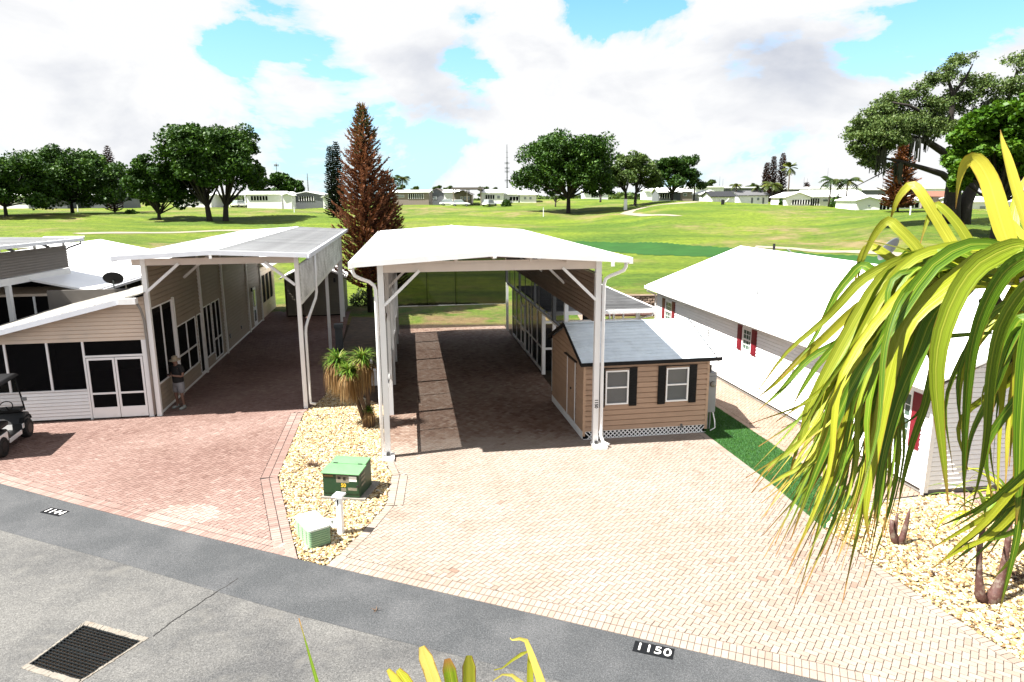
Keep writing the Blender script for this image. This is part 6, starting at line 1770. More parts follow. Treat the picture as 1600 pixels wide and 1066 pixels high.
# items standing in the shaded strip between the carports
def grd(px, row): return G(px, row)
q = grd(531, 548)
uc = empty('utility_pedestal', (q.x, q.y, 0), -YAW2, 'grey upright hookup pedestal beside the post between the carports', 'utility box')
lbox(uc, 'body', mat('hookup_grey', (0.16,0.19,0.21), .5, .1), -.16, .16, -.12, .12, 0, 1.05, bevel=.01); lbox(uc, 'hood', mat('hookup_grey', (0.16,0.19,0.21)), -.2, .2, -.16, .16, 1.05, 1.25, bevel=.02)
q = grd(589, 602)
wb = empty('small_pedestal', (q.x, q.y, 0), -YAW1, 'short white hookup pedestal beside the left foot of the middle carport', 'utility box')
lbox(wb, 'body', WHITE, -.11, .11, -.08, .08, 0, .55, bevel=.01); lbox(wb, 'cap', WHITE, -.13, .13, -.10, .10, .55, .62, bevel=.02); MB().tube([(-.17,0,0),(-.17,0,1.0)], .045, 8).build('riser_pipe', WHITE, wb)
q = grd(505, 545)
# ------------------------------------------------------------------ shrubs
def bush(name, loc, r_, h, n, m, label, cat='shrub', seed=0, ls=.07, group=None):
    root = empty(name, loc, 0, label, cat, group); rr = np.random.default_rng(seed)
    d = rr.normal(size=(n, 3)); d /= np.linalg.norm(d, axis=1)[:, None]; d[:, 2] = np.abs(d[:, 2])
    rad = rr.uniform(.55, 1, n)**.6 * (1+.25*np.sin(d[:,0]*7+seed)*np.cos(d[:,1]*6))
    c = d*rad[:,None]*np.array([r_, r_, h]); return leaf_cloud(root, 'foliage', c, ls, m, rr)
def leaf_cloud(root, name, c, ls, m, rr, n=None, up=.4):
    N = len(c); a = rr.normal(size=(N,3)); a /= np.linalg.norm(a,axis=1)[:,None]; b = np.cross(a, rr.normal(size=(N,3))); b /= np.linalg.norm(b,axis=1)[:,None]
    s = ls*rr.uniform(.6, 1.4, (N,1)); a = a*s; b = b*s*.6
    V_ = np.stack([c-a, c-b*.9, c+a, c+b*.9], 1)
    return link(name, quads_mesh(name, V_, m, rr.random(N)), root)
SHR = leafmat('shrub_leaf', [(0, (0.02,0.045,0.012)), (0.6, (0.05,0.09,0.02)), (1, (0.10,0.14,0.035))], .5, .2)
bush('grey_green_shrub', AT(568, 470, 44.5)+Vector((0,0,-.3)), .9, 1.0, 1500, SHR, 'rounded grey green shrub behind the gap between the carports', seed=3)
bush('low_shrub', G(497, 560)+Vector((.9,0,0)), .3, .35, 300, SHR, 'low dark shrub in the shaded planting strip', seed=4)
tuftm = SHR
# ================================================================== golf cart at the left edge
gc = empty('golf_cart', (-14.5, 18.05, 0), R(15), 'golf cart with black canopy and white body parked at the left edge', 'golf cart')
# local: x = width (right side towards +x), y = forward (towards porch)
CB = mat('cart_white', (0.72,0.72,0.72), .25, .03, 2, coat=.6); SEAT = mat('cart_black_seat', (0.015,0.015,0.016), .45, .1, 5)
hw_ = .60
mb = MB(); mb.smooth = False
mb.add([(hw_, y, z) for y, z in ((-1.15,.32),(-.95,.62),(-.40,.66),(-.22,.40),(.42,.34),(.62,.46),(.80,.78),(1.08,.70),(1.15,.45),(1.05,.28),(-.2,.22))], [tuple(range(11))])
side_prof = [(-1.15,.32),(-.95,.62),(-.40,.66),(-.22,.40),(.42,.34),(.62,.46),(.80,.78),(1.08,.70),(1.15,.45),(1.05,.28),(-.2,.22)]
v = [(-hw_, y, z) for y, z in side_prof] + [(hw_, y, z) for y, z in side_prof]; n = len(side_prof)
mb = MB(); mb.add(v, [tuple(range(n)), tuple(reversed(range(n, 2*n)))] + [(i, n+i, n+(i+1)%n, (i+1)%n) for i in range(n)])
link('body', bpy_fix(mb.mesh('body', SEAT)), gc).modifiers.new('bevel', 'BEVEL').width = .03
for sx in (-1, 1):
    x0_, x1_ = sorted((sx*.601, sx*.625)); lbox(gc, 'rear_panel', CB, x0_, x1_, -1.08, -.46, .34, .60, bevel=.02); lbox(gc, 'front_panel', CB, x0_, x1_, .48, .60, .36, .50, bevel=.02)
    lbox(gc, 'rocker_panel', CB, x0_, x1_, -.40, .40, .23, .36, bevel=.02)
MB().hexa([(-.5,1.12,.30),(.5,1.12,.30),(.5,1.17,.45),(-.5,1.17,.45),(-.5,1.13,.31),(.5,1.13,.31),(.5,1.06,.70),(-.5,1.06,.70)]).build('front_cowl', CB, gc)
MB().box(-.52, .52, -.62, -.05, .66, .80).build('seat', SEAT, gc, bevel=.05); MB().hexa([(-.52,-.78,.78),(.52,-.78,.78),(.52,-.66,.78),(-.52,-.66,.78),(-.52,-.90,1.18),(.52,-.90,1.18),(.52,-.80,1.18),(-.52,-.80,1.18)]).build('seat_back', SEAT, gc, bevel=.04)
MB().box(-.56, .56, .70, .98, .78, .92).build('dashboard', SEAT, gc, bevel=.05)
MB().hexa([(-.62,-1.15,1.83),(.62,-1.15,1.83),(.62,.82,1.86),(-.62,.82,1.86),(-.54,-1.05,1.93),(.54,-1.05,1.93),(.54,.74,1.95),(-.54,.74,1.95)]).build('canopy', BLACK, gc, bevel=.03)
for sx in (-.55, .55):
    mb = MB(); mb.smooth = True; mb.tube([(sx,.95,.78),(sx,.84,1.2),(sx,.62,1.84)], .022, 8); mb.build('front_strut', BLACK, gc)
    mb = MB(); mb.smooth = True; mb.tube([(sx,-1.0,.62),(sx,-.98,1.2),(sx,-.9,1.84)], .022, 8); mb.build('rear_strut', BLACK, gc)
wsm = screenmat('tinted_windshield', (0.05,0.05,0.04), .78)
MB().add([(-.53,.95,.88),(.53,.95,.88),(.53,.64,1.80),(-.53,.64,1.80)], [(0,1,2,3)]).build('windshield', wsm, gc)
mb = MB(); mb.smooth = True; mb.tube([(.28,.66,.86),(.28,.50,1.02)], .02, 8); st = mb.build('steering_column', BLACK, gc)
mb = MB(); ring = [(.28+.17*math.cos(k*math.pi/8), .48+.09*math.sin(k*math.pi/8), 1.04+.13*math.sin(k*math.pi/8)) for k in range(17)]; mb.tube(ring, .014, 6); mb.build('steering_wheel', BLACK, gc)
for sx in (-1, 1):
    for y in (-.82, .84):
        mb = MB(); mb.tube([(sx*.46, y, .27), (sx*.66, y, .27)], .27, 20); wh = mb.build('wheel', RUBBER, gc, bevel=.03)
        mb = MB(); mb.tube([(sx*.655, y, .27), (sx*.665, y, .27)], .15, 14); mb.build('rim', CHARC, wh)
    mb = MB(); mb.add([(sx*.63, .57, .50), (sx*.63, .66, .62), (sx*.63, 1.06, .62), (sx*.63, 1.14, .48), (sx*.50, .57, .50), (sx*.50, .66, .62), (sx*.50, 1.06, .62), (sx*.50, 1.14, .48)], [(0,1,5,4),(1,2,6,5),(2,3,7,6)])
    mb.build('fender', BLACK, gc)
mb = MB(); mb.box(.60,.72,.72,.75,1.12,1.22); mb.build('mirror', GALV, gc)
lbox(gc, 'tail_light', mat('tail_red', (0.35,0.01,0.01), .3), .5, .58, -1.14, -1.09, .45, .55)

# ================================================================== person
def skin_body(name, joints, edges, radii, m, parent, sub=2, root=0):
    me = bpy.data.meshes.new(name); me.from_pydata(joints, edges, [])
    me.materials.append(m)
    o = link(name, me, parent)
    sk = o.modifiers.new('skin', 'SKIN'); sk.use_smooth_shade = True
    layer = me.skin_vertices[0] if me.skin_vertices else None
    if layer is None:
        me.attributes  # layer appears with the modifier
        bpy.context.view_layer.objects.active = o
        layer = me.skin_vertices.new(name='skin') if hasattr(me.skin_vertices, 'new') else None
    for i, r_ in enumerate(radii):
        layer.data[i].radius = (r_, r_) if not hasattr(r_, '__len__') else r_
        layer.data[i].use_root = (i == root)
    ss = o.modifiers.new('sub', 'SUBSURF'); ss.levels = sub; ss.render_levels = sub
    return o
def bake_mods(o):
    bpy.context.view_layer.update()
    me = bpy.data.meshes.new_from_object(o.evaluated_get(bpy.context.evaluated_depsgraph_get()))
    ms = [m for m in o.data.materials]; o.modifiers.clear(); o.data = me
    if not me.materials:
        for m in ms: me.materials.append(m)
    return o
def make_skin(name, chains, m, parent, sub=2, root=0):
    """chains: list of vertices (pos, radius), edges list"""
    import bmesh
    pos, edges, rad = chains
    b = bmesh.new(); lay = b.verts.layers.skin.verify()
    vs = [b.verts.new(p) for p in pos]
    for i, v_ in enumerate(vs):
        r_ = rad[i]; v_[lay].radius = (r_, r_) if not hasattr(r_, '__len__') else r_
        v_[lay].use_root = (i == root)
    for a_, c_ in edges: b.edges.new((vs[a_], vs[c_]))
    me = bpy.data.meshes.new(name); b.to_mesh(me); b.free(); me.materials.append(m)
    o = link(name, me, parent); sk = o.modifiers.new('skin', 'SKIN'); sk.use_smooth_shade = True
    ss = o.modifiers.new('sub', 'SUBSURF'); ss.levels = sub; ss.render_levels = sub
    return bake_mods(o)
q = G(283, 638)
pr = empty('person', (q.x, q.y, 0), R(155), 'person in straw hat, black shirt and pale shorts looking down at a hand held controller', 'person')
# local frame: faces +y; z up
SKINM = mat('skin_tone', (0.36,0.19,0.13), .5, .06, 6)
J = [(0,0,.96),(0,.01,1.14),(0,.0,1.32),(0,.0,1.44),(0,.03,1.52),(0,.055,1.60),(0,.05,1.69),
     (.10,0,.90),(.13,.03,.50),(.15,-.01,.10),(.165,.10,.035),(.17,.17,.03),
     (-.10,0,.90),(-.13,.02,.50),(-.14,-.02,.10),(-.155,.09,.035),(-.16,.16,.03),
     (.18,-.01,1.40),(.26,.0,1.20),(.235,.02,1.12),(.14,.21,1.17),(.075,.27,1.20),
     (-.18,-.01,1.40),(-.26,.0,1.20),(-.235,.02,1.12),(-.14,.21,1.17),(-.075,.27,1.20)]
Rr = [(.155,.12),(.145,.115),(.16,.115),(.09,.08),.052,(.075,.09),(.07,.085),
      (.09,.09),.058,.040,(.045,.035),(.04,.025),(.09,.09),.058,.040,(.045,.035),(.04,.025),
      .06,.047,.043,.033,.030,.06,.047,.043,.033,.030]
E_ = [(0,1),(1,2),(2,3),(3,4),(4,5),(5,6),(0,7),(7,8),(8,9),(9,10),(10,11),(0,12),(12,13),(13,14),(14,15),(15,16),(3,17),(17,18),(18,19),(19,20),(20,21),(3,22),(22,23),(23,24),(24,25),(25,26)]
make_skin('body', (J, E_, Rr), SKINM, pr)
# hands: palm with separate fingers curled around the controller
for sx in (1, -1):
    wx = .075*sx
    P_ = [(wx,.27,1.20),(wx-.012*sx,.315,1.215)]; Rd = [(.03,.022),(.036,.016)]; Ed = [(0,1)]
    for k in range(4):
        z = 1.235-.02*k; n0 = len(P_); ln = (.9,1,.95,.75)[k]
        P_ += [(wx-.018*sx,.335,z),(wx-.03*sx-.01*sx*ln,.350,z-.004),(wx-.055*sx,.345-.01*ln,z-.006)]; Rd += [.0095,.009,.008]; Ed += [(1,n0),(n0,n0+1),(n0+1,n0+2)]
    n0 = len(P_); P_ += [(wx-.02*sx,.285,1.235),(wx-.04*sx,.31,1.25)]; Rd += [.011,.009]; Ed += [(0,n0),(n0,n0+1)]
    make_skin('hand', (P_, Ed, Rd), SKINM, pr, 1)
# face details
mb = MB(); mb.smooth = True; mb.add([(-.014,.135,1.60),(.014,.135,1.60),(0,.125,1.645),(0,.165,1.603)],[(0,1,3),(1,2,3),(2,0,3)]); mb.build('nose', SKINM, pr)
for sx in (-1, 1):
    mb = MB(); mb.smooth = True; mb.tube([(sx*.030,.128,1.648),(sx*.030,.138,1.647)], .011, 8); mb.build('eye', CHARC, pr)
    mb = MB(); mb.smooth = True; mb.tube([(sx*.078,.045,1.655),(sx*.088,.038,1.63),(sx*.080,.048,1.605)], [.012,.016,.01], 8); mb.build('ear', SKINM, pr)
lbox(pr, 'mouth', mat('lip', (0.25,0.09,0.07), .5), -.022, .022, .125, .134, 1.572, 1.579)
SHIRT = mat('black_shirt', (0.012,0.012,0.014), .85, .2, 8); SHORT = mat('pale_shorts', (0.42,0.42,0.44), .85, .08, 8); STRAW = mat('straw_hat', (0.52,0.42,0.28), .8, .12, 30)
make_skin('shirt', ([(0,0,.86),(0,0,.96),(0,.01,1.14),(0,0,1.32),(0,0,1.45),(.18,-.01,1.40),(.25,0,1.22),(-.18,-.01,1.40),(-.25,0,1.22)], [(0,1),(1,2),(2,3),(3,4),(4,5),(5,6),(4,7),(7,8)], [(.205,.17),(.205,.17),(.195,.165),(.20,.15),(.10,.09),.092,.082,.092,.082]), SHIRT, pr)
make_skin('shorts', ([(0,0,.99),(0,0,.90),(.11,.005,.80),(.135,.02,.52),(-.11,.005,.80),(-.135,.015,.52)], [(0,1),(1,2),(2,3),(1,4),(4,5)], [(.175,.145),(.185,.15),(.125,.125),(.112,.112),(.125,.125),(.112,.112)]), SHORT, pr)
mb = MB(); mb.smooth = True; mb.lathe([(.19,1.655),(.185,1.665),(.10,1.69),(.098,1.72),(.09,1.78),(.05,1.80),(.0,1.795)], 24, 0, .045, 0); mb.xform(Matrix.Translation((0,.05,1.67)) @ Matrix.Rotation(R(-8), 4, 'X') @ Matrix.Translation((0,-.05,-1.67))); mb.build('hat', STRAW, pr)
for sx in (.168, -.158):
    mb = MB(); mb.smooth = True; mb.tube([(sx*.93,-.06,.045),(sx,.04,.05),(sx*1.03,.12,.045),(sx*1.05,.19,.035)], [.045,.052,.05,.03], 10); mb.build('shoe', mat('white_sneaker', (0.55,0.58,0.55), .6), pr)
    mb = MB(); mb.tube([(sx*.93,-.015,.07),(sx*.92,-.012,.14)], .046, 10); mb.build('sock', mat('white_sneaker', (0.55,0.58,0.55)), pr)
m4 = Matrix.Translation(pr.location) @ Matrix.Rotation(R(155), 4, 'Z'); qq = m4 @ Vector((0,.33,1.23))
rc = empty('hand_controller', qq, R(155), 'small dark handheld controller between the person\'s hands', 'controller')
MB().box(-.08, .08, -.03, .04, -.02, .02).build('controller_body', CHARC, rc, bevel=.01)

# ================================================================== trees
OAK = leafmat('oak_leaf', [(0, (0.03,0.08,0.014)), (0.5, (0.075,0.18,0.026)), (0.85, (0.16,0.31,0.045)), (1, (0.24,0.40,0.06))], .5, .18)
OAK2 = leafmat('grey_oak_leaf', [(0, (0.07,0.14,0.035)), (0.5, (0.17,0.27,0.065)), (1, (0.32,0.42,0.13))], .5, .2)
BRIGHT = leafmat('bright_leaf', [(0, (0.05,0.14,0.012)), (0.5, (0.13,0.30,0.02)), (1, (0.26,0.46,0.04))], .45, .25)
RUST = leafmat('rusty_needles', [(0, (0.12,0.05,0.026)), (0.4, (0.34,0.13,0.06)), (0.8, (0.54,0.22,0.105)), (0.93, (0.30,0.22,0.09)), (1, (0.14,0.19,0.07))], .8, .12)
RUST2 = leafmat('dull_red_needles', [(0, (0.06,0.03,0.028)), (0.5, (0.13,0.062,0.052)), (1, (0.17,0.11,0.08))], .8, .12)
DKPINE = leafmat('dark_needles', [(0, (0.012,0.025,0.012)), (0.6, (0.03,0.05,0.022)), (1, (0.07,0.07,0.035))], .7, .12)
PALM = leafmat('palm_frond', [(0, (0.025,0.06,0.015)), (0.6, (0.07,0.12,0.03)), (1, (0.18,0.20,0.05))], .45, .2)
TRUNK = mat('dark_trunk', (0.055,0.042,0.034), .95, .3, 4)
MOSS = leafmat('hanging_moss', [(0, (0.10,0.11,0.08)), (1, (0.20,0.21,0.17))], .9, .1)
def tree(label, base, top_h, spread, m, seed, lobes=16, nleaf=9000, trunk_h=.18, stems=1, cat='tree', name='oak_tree', ls=.27, low=.16, group=None, lean=0.0, dens=1.0, flat=1.0, skew=0.0):
    """crown = many leaf lobes at the ends of real limbs; height and spread in metres"""
    root = empty(name, base, 0, label, cat, group); rr = np.random.default_rng(seed)
    # lobe centres on a broad dome
    C_ = []
    for i in range(lobes*3):
        if len(C_) >= lobes: break
        az = i*2.39996+rr.uniform(-.3,.3); u = (i+.5)/lobes
        if u > 1: break
        zf = low + (1-low)*(0.18+.74*u**.85); rad = math.sqrt(max(0, 1-((zf-.42)/.66)**2))
        rr_ = rad*rr.uniform(.48, .86)*spread/2
        C_.append(np.array([math.cos(az)*rr_*(1) + skew*spread*zf, math.sin(az)*rr_, top_h*min(zf, .86)+rr.uniform(-.04,.04)*top_h]))
    C_.append(np.array([skew*spread*.8, 0, top_h*.78]))
    tr = MB(); tr.smooth = True
    th = top_h*trunk_h; r0 = top_h*.028
    st = [Vector((lean*k, 0, 0)) for k in range(1)] if stems == 1 else [Vector(((k-(stems-1)/2)*spread*.16, rr.uniform(-.3,.3), 0)) for k in range(stems)]
    for k, s_ in enumerate(st):
        tr.tube([tuple(s_ + Vector((0,0,-.6))), tuple(s_+Vector((0,0,.3))), tuple(s_ + Vector((s_.x*.15, 0, th)))], [r0*1.5, r0*1.1, r0*.85], 9)
    tr.build('trunk', TRUNK, root)
    lb = MB(); lb.smooth = True
    for c in C_:
        s_ = min(st, key=lambda s: abs(s.x-c[0])); a_ = s_ + Vector((s_.x*.15, 0, th*.92)); b_ = Vector(c)
        mid_ = a_.lerp(b_, .45) + Vector((0,0,-.03*top_h+.02*spread)); lb.tube([tuple(a_), tuple(mid_), tuple(b_)], [r0*.55, r0*.32, r0*.08], 6, caps=False)
    lb.build('limb', TRUNK, root)
    per = int(nleaf*1.45/len(C_)); allc = []; 
    for c in C_:
        lr = spread*rr.uniform(.13, .21)
        # lobe = shell-heavy blob of smaller puffs
        np_ = 10
        pd = rr.normal(size=(np_,3)); pd /= np.linalg.norm(pd,axis=1)[:,None]
        pc = c + pd*lr*np.array([1,1,.62])*rr.uniform(.45,1.0,(np_,1))
        for q_ in pc:
            k = per//np_
            d = rr.normal(size=(k,3)); d /= np.linalg.norm(d,axis=1)[:,None]
            rad = rr.uniform(.35, 1.0, (k,1))**.5*lr*.48
            allc.append(q_ + d*rad*np.array([1,1,.7*flat]))
    c = np.concatenate(allc)
    c = c[c[:,2] > top_h*low*.55]
    N = len(c)
    nrm = rr.normal(size=(N,3)); nrm[:,2] = np.abs(nrm[:,2])+.3; nrm /= np.linalg.norm(nrm,axis=1)[:,None]
    a = np.cross(nrm, rr.normal(size=(N,3))); a /= np.linalg.norm(a,axis=1)[:,None]; b = np.cross(nrm, a)
    s = ls*rr.uniform(.5, 1.25, (N,1)); a = a*s; b = b*s*.7
    V_ = np.stack([c-a, c-b, c+a, c+b], 1)
    cl_t = np.clip(rr.normal(.42, .22, N) + .12*np.sin(c[:,0]*1.3+c[:,2]*1.7+seed), 0, 1)
    link('crown', quads_mesh('crown', V_, m, cl_t), root)
    return root
def place(px, row, D):
    """stand a thing on the terrain at that distance under the given photo column"""
    x = (px-800)/F*D*math.cos(PITCH)*(1 + math.tan(PITCH)*(row-533)/F*-0) 
    q = AT(px, row, D); return Vector((q.x, q.y, terrain_z(q.x, q.y)))
def H_of(row_top, base, px): 
    """height so that the top shows at the given row"""
    q = AT(px, row_top, base.y); return q.z - base.z
def px_w(w, D): return w/F*D/math.cos(PITCH)*.99
def T_(label, px, row, D, top, wpx, m=OAK, **k):
    b = place(px, row, D); return tree(label, b, H_of(top, b, px), px_w(wpx, D), m, **k)
T_('dark oak cut by the left edge of the view', 8, 326, 112, 243, 130, seed=1, nleaf=16000, lobes=18, low=.12)
T_('wide dark oak in front of the grey house row at far left', 112, 322, 128, 240, 165, seed=2, nleaf=24000, lobes=26, low=.10)
T_('low branching oak leaning toward the tall oak beside it', 248, 333, 116, 246, 105, m=OAK, seed=13, nleaf=15000, lobes=17, trunk_h=.10, low=.12, skew=.08)
T_('tallest oak on the left lawn with two trunks', 340, 333, 115, 190, 150, seed=4, nleaf=30000, lobes=30, stems=2, trunk_h=.16, low=.22)
T_('distant oak behind the long white house at left', 432, 305, 205, 271, 60, seed=5, nleaf=6000, lobes=12, low=.05, ls=.45)
T_('distant oak beside the thin mast at left', 458, 305, 215, 282, 40, seed=55, nleaf=3000, lobes=9, low=.05, ls=.45)
T_('big round oak standing alone in the middle of the course', 888, 331, 140, 214, 150, seed=6, nleaf=34000, lobes=32, trunk_h=.22, low=.22)
T_('small oak beside the path right of the big round oak', 985, 317, 150, 240, 84, m=OAK2, seed=7, nleaf=12000, lobes=17, stems=2, trunk_h=.28, low=.25)
T_('dark spreading oak at the left end of the right hand houses', 1050, 311, 165, 243, 78, seed=8, nleaf=13000, lobes=17, trunk_h=.2, low=.2)
T_('small oak peeking between the round oak and its neighbour', 938, 320, 176, 262, 50, seed=9, nleaf=5000, lobes=10, low=.1)
for i, (px, top, w_, lab) in enumerate([(527, 288, 30, 'small broadleaf tree left of the rusty pine'), (580, 291, 20, 'tiny far tree'), (600, 0, 0, '')][:1]):
    T_(lab, px, 318, 190, top, w_, seed=20+i, nleaf=2000, lobes=7, low=.05)
for i, (px, top, w_, lab) in enumerate([(627, 288, 14, 'tiny far tree beneath the twin palms'), (649, 290, 16, 'tiny far tree right of the twin palms'), (685, 287, 13, 'tiny far tree left of the tall carport among far houses'), (700, 289, 15, 'tiny far tree close to the carport among far houses'), (756, 290, 18, 'tiny far tree left of the tall mast'), (773, 292, 12, 'tiny far bush at the foot of the mast'), (1107, 280, 24, 'round far tree behind the white house roof'), (1172, 287, 22, 'far grey green tree left of the rusty trio'), (1284, 289, 20, 'low far tree behind the solar panelled house')]):
    T_(lab, px, 310, 235, top, w_, seed=30+i, nleaf=1300, lobes=6, low=.0, m=OAK2, ls=.5, group='small trees on the far skyline')
T_('dark narrow tree trunk shadowed group left of the round oak trunk', 868, 318, 160, 283, 34, seed=77, nleaf=2500, lobes=7, low=.2)
# far tree line to close the horizon
rr = np.random.default_rng(90); n = 26000
x = rr.uniform(-900, 900, n); y = rr.uniform(520, 560, n); zt_ = 7.4 + 2.2*np.sin(x*.021)+1.6*np.sin(x*.063+1)+1.2*np.sin(x*.17)
z = 5.5 + rr.random(n)**.8*(zt_-5.5)*1.1
c = np.stack([x, y, z], 1); a = rr.normal(size=(n,3)); a /= np.linalg.norm(a,axis=1)[:,None]; b = np.cross(a, rr.normal(size=(n,3))); b /= np.linalg.norm(b,axis=1)[:,None]
tag(link('far_tree_line', quads_mesh('far_tree_line', np.stack([c-a*2, c-b*1.5, c+a*2, c+b*1.5], 1), OAK2, rr.random(n))), kind='stuff')

# ---- spreading moss-hung oak on the right with visible limbs
def limb_tree(name, label, base, m, paths, puffs, seed, ls, moss=None, trunk_r=.6, cat='tree'):
    root = empty(name, base, 0, label, cat); rr = np.random.default_rng(seed); allc = []
    for i, (pts, r0, r1) in enumerate(paths):
        mb = MB(); mb.smooth = True; n = len(pts); mb.tube(pts, [r0+(r1-r0)*k/(n-1) for k in range(n)], 9); mb.build('trunk' if i < 1 else 'limb', TRUNK, root)
    tw = MB()
    for (c, rad, cnt) in puffs:
        c = np.array(c); k = 12
        pd = rr.normal(size=(k,3)); pd /= np.linalg.norm(pd,axis=1)[:,None]
        pc = c + pd*rad*np.array([1,1,.5])*rr.uniform(.3,1,(k,1))
        for q_ in pc:
            tw.tube([tuple(c), tuple((c+q_)/2+rr.normal(0,.1,3)), tuple(q_)], [.06,.04,.02], 4, caps=False)
            d = rr.normal(size=(cnt//k,3)); d /= np.linalg.norm(d,axis=1)[:,None]
            allc.append(q_ + d*rr.uniform(.1,1,(cnt//k,1))**.7*rad*.48*np.array([1,1,.55]))
    tag(tw.build('twigs', TRUNK, root), kind='stuff')
    c = np.concatenate(allc); N = len(c)
    a = rr.normal(size=(N,3)); a /= np.linalg.norm(a,axis=1)[:,None]; b = np.cross(a, rr.normal(size=(N,3))); b /= np.linalg.norm(b,axis=1)[:,None]
    s = ls*rr.uniform(.5,1.3,(N,1)); V_ = np.stack([c-a*s, c-b*s*.7, c+a*s, c+b*s*.7], 1)
    link('crown', quads_mesh('crown', V_, m, np.clip(rr.normal(.5,.25,N),0,1)), root)
    if moss:
        Vm = []
        for (p, L) in moss:
            for _ in range(26):
                q_ = np.array(p)+rr.normal(0,.28,3)*np.array([1,1,.3]); l = L*rr.uniform(.4,1); w_ = .07
                Vm.append([q_+[-w_,0,0], q_+[w_,0,0], q_+[w_*.3+rr.normal(0,.1),0,-l], q_+[-w_*.3,0,-l]])
        Vm = np.array(Vm); tag(link('hanging_moss', quads_mesh('hanging_moss', Vm, MOSS, rr.random(len(Vm))), root), kind='stuff')
    return root
D0 = 78
b0 = place(1488, 345, D0)
def rel(px, row, dy=0): return tuple(AT(px, row, D0+dy)-b0)
paths = [
  ([(0,0,-.8), rel(1487,320), rel(1490,290), rel(1500,262)], .95, .70),
  ([(1.2,0,-.8), rel(1508,318,.5), rel(1520,290,1), rel(1540,262,1)], .8, .6),
  ([rel(1488,285), rel(1472,272,-1), rel(1440,262,-2), rel(1405,252,-2), rel(1380,247,-2)], .42, .10),
  ([rel(1495,270), rel(1478,240,0), rel(1450,222,0), rel(1415,212,-1), rel(1380,205,-1), rel(1350,215,-1)], .50, .10),
  ([rel(1500,262), rel(1495,225), rel(1485,190), rel(1490,150), rel(1478,115)], .52, .12),
  ([rel(1540,262,1), rel(1560,215,1), rel(1575,160,2), rel(1590,110,2)], .5, .15),
  ([rel(1492,190), rel(1450,180), rel(1420,165,-1), rel(1395,160,-1)], .28, .08),
  ([rel(1488,150), rel(1510,120,1), rel(1520,100,1)], .2, .06),
  ([rel(1560,215,1), rel(1600,190), rel(1640,170)], .4, .2),
  ([rel(1405,252,-2), rel(1395,262,-2), rel(1330,295,-3)], .12, .03)]
pf = [((1345,212),-2,1.6,900), ((1362,198),-1,2.2,1500), ((1390,196),-2,2.4,1900), ((1350,235),-2,1.6,900), ((1375,168),0,2.0,1200), ((1405,160),1,2.2,1300), ((1420,190),-1,2.3,1500), ((1400,222),-2,2.0,1200), ((1440,185),1,2.2,1300), ((1455,160),0,2.0,1000), ((1430,140),1,1.8,800), ((1470,205),-1,2.2,1300), ((1480,110),0,2.0,900), ((1500,96),1,1.6,700), ((1466,125),1,1.5,600), ((1500,150),1,2.0,900), ((1520,128),2,2.0,900), ((1545,135),1,2.4,1300), ((1560,170),2,2.6,1600), ((1590,140),1,2.4,1300), ((1590,100),2,2.4,1000), ((1610,190),0,3,1600), ((1640,130),0,3,1500), ((1530,185),2,2.4,1300), ((1355,222),-2,1.7,900), ((1340,188),-1,1.0,350), ((1352,255),-2,1.0,350), ((1372,215),-3,2.0,1200)]
puffs = [(rel(px, row, dy), r_*1.0, int(n_*1.5)) for (px, row), dy, r_, n_ in pf] + [(rel(px, row, 1), 1.6, 900) for px, row in ((1350,200),(1338,205),(1368,185),(1385,180),(1415,175),(1430,205),(1450,200),(1460,180),(1475,165),(1410,205),(1390,215),(1365,240),(1355,245),(1372,255),(1505,170),(1515,150))]
moss = [(rel(1375,235,-2), 3.0), (rel(1382,222,-2), 2.6), (rel(1405,255,-2), 2.2), (rel(1430,218,-2), 2.4), (rel(1448,200,-1), 2.6), (rel(1530,170,1), 2.6), (rel(1540,160,1), 2.4), (rel(1455,175,0), 2.2)]
limb_tree('moss_hung_oak', 'spreading oak with long bare limbs and hanging moss at the right', b0, OAK2, paths, puffs, 5, .125, moss)
# bright green dense tree in front of it
Db = 66; bb_ = place(1556, 352, Db)
tree('dense bright green tree in front of the moss hung oak', bb_, H_of(150, bb_, 1556), px_w(170, Db), BRIGHT, 15, lobes=26, nleaf=26000, trunk_h=.30, low=.30, name='broadleaf_tree', ls=.24)

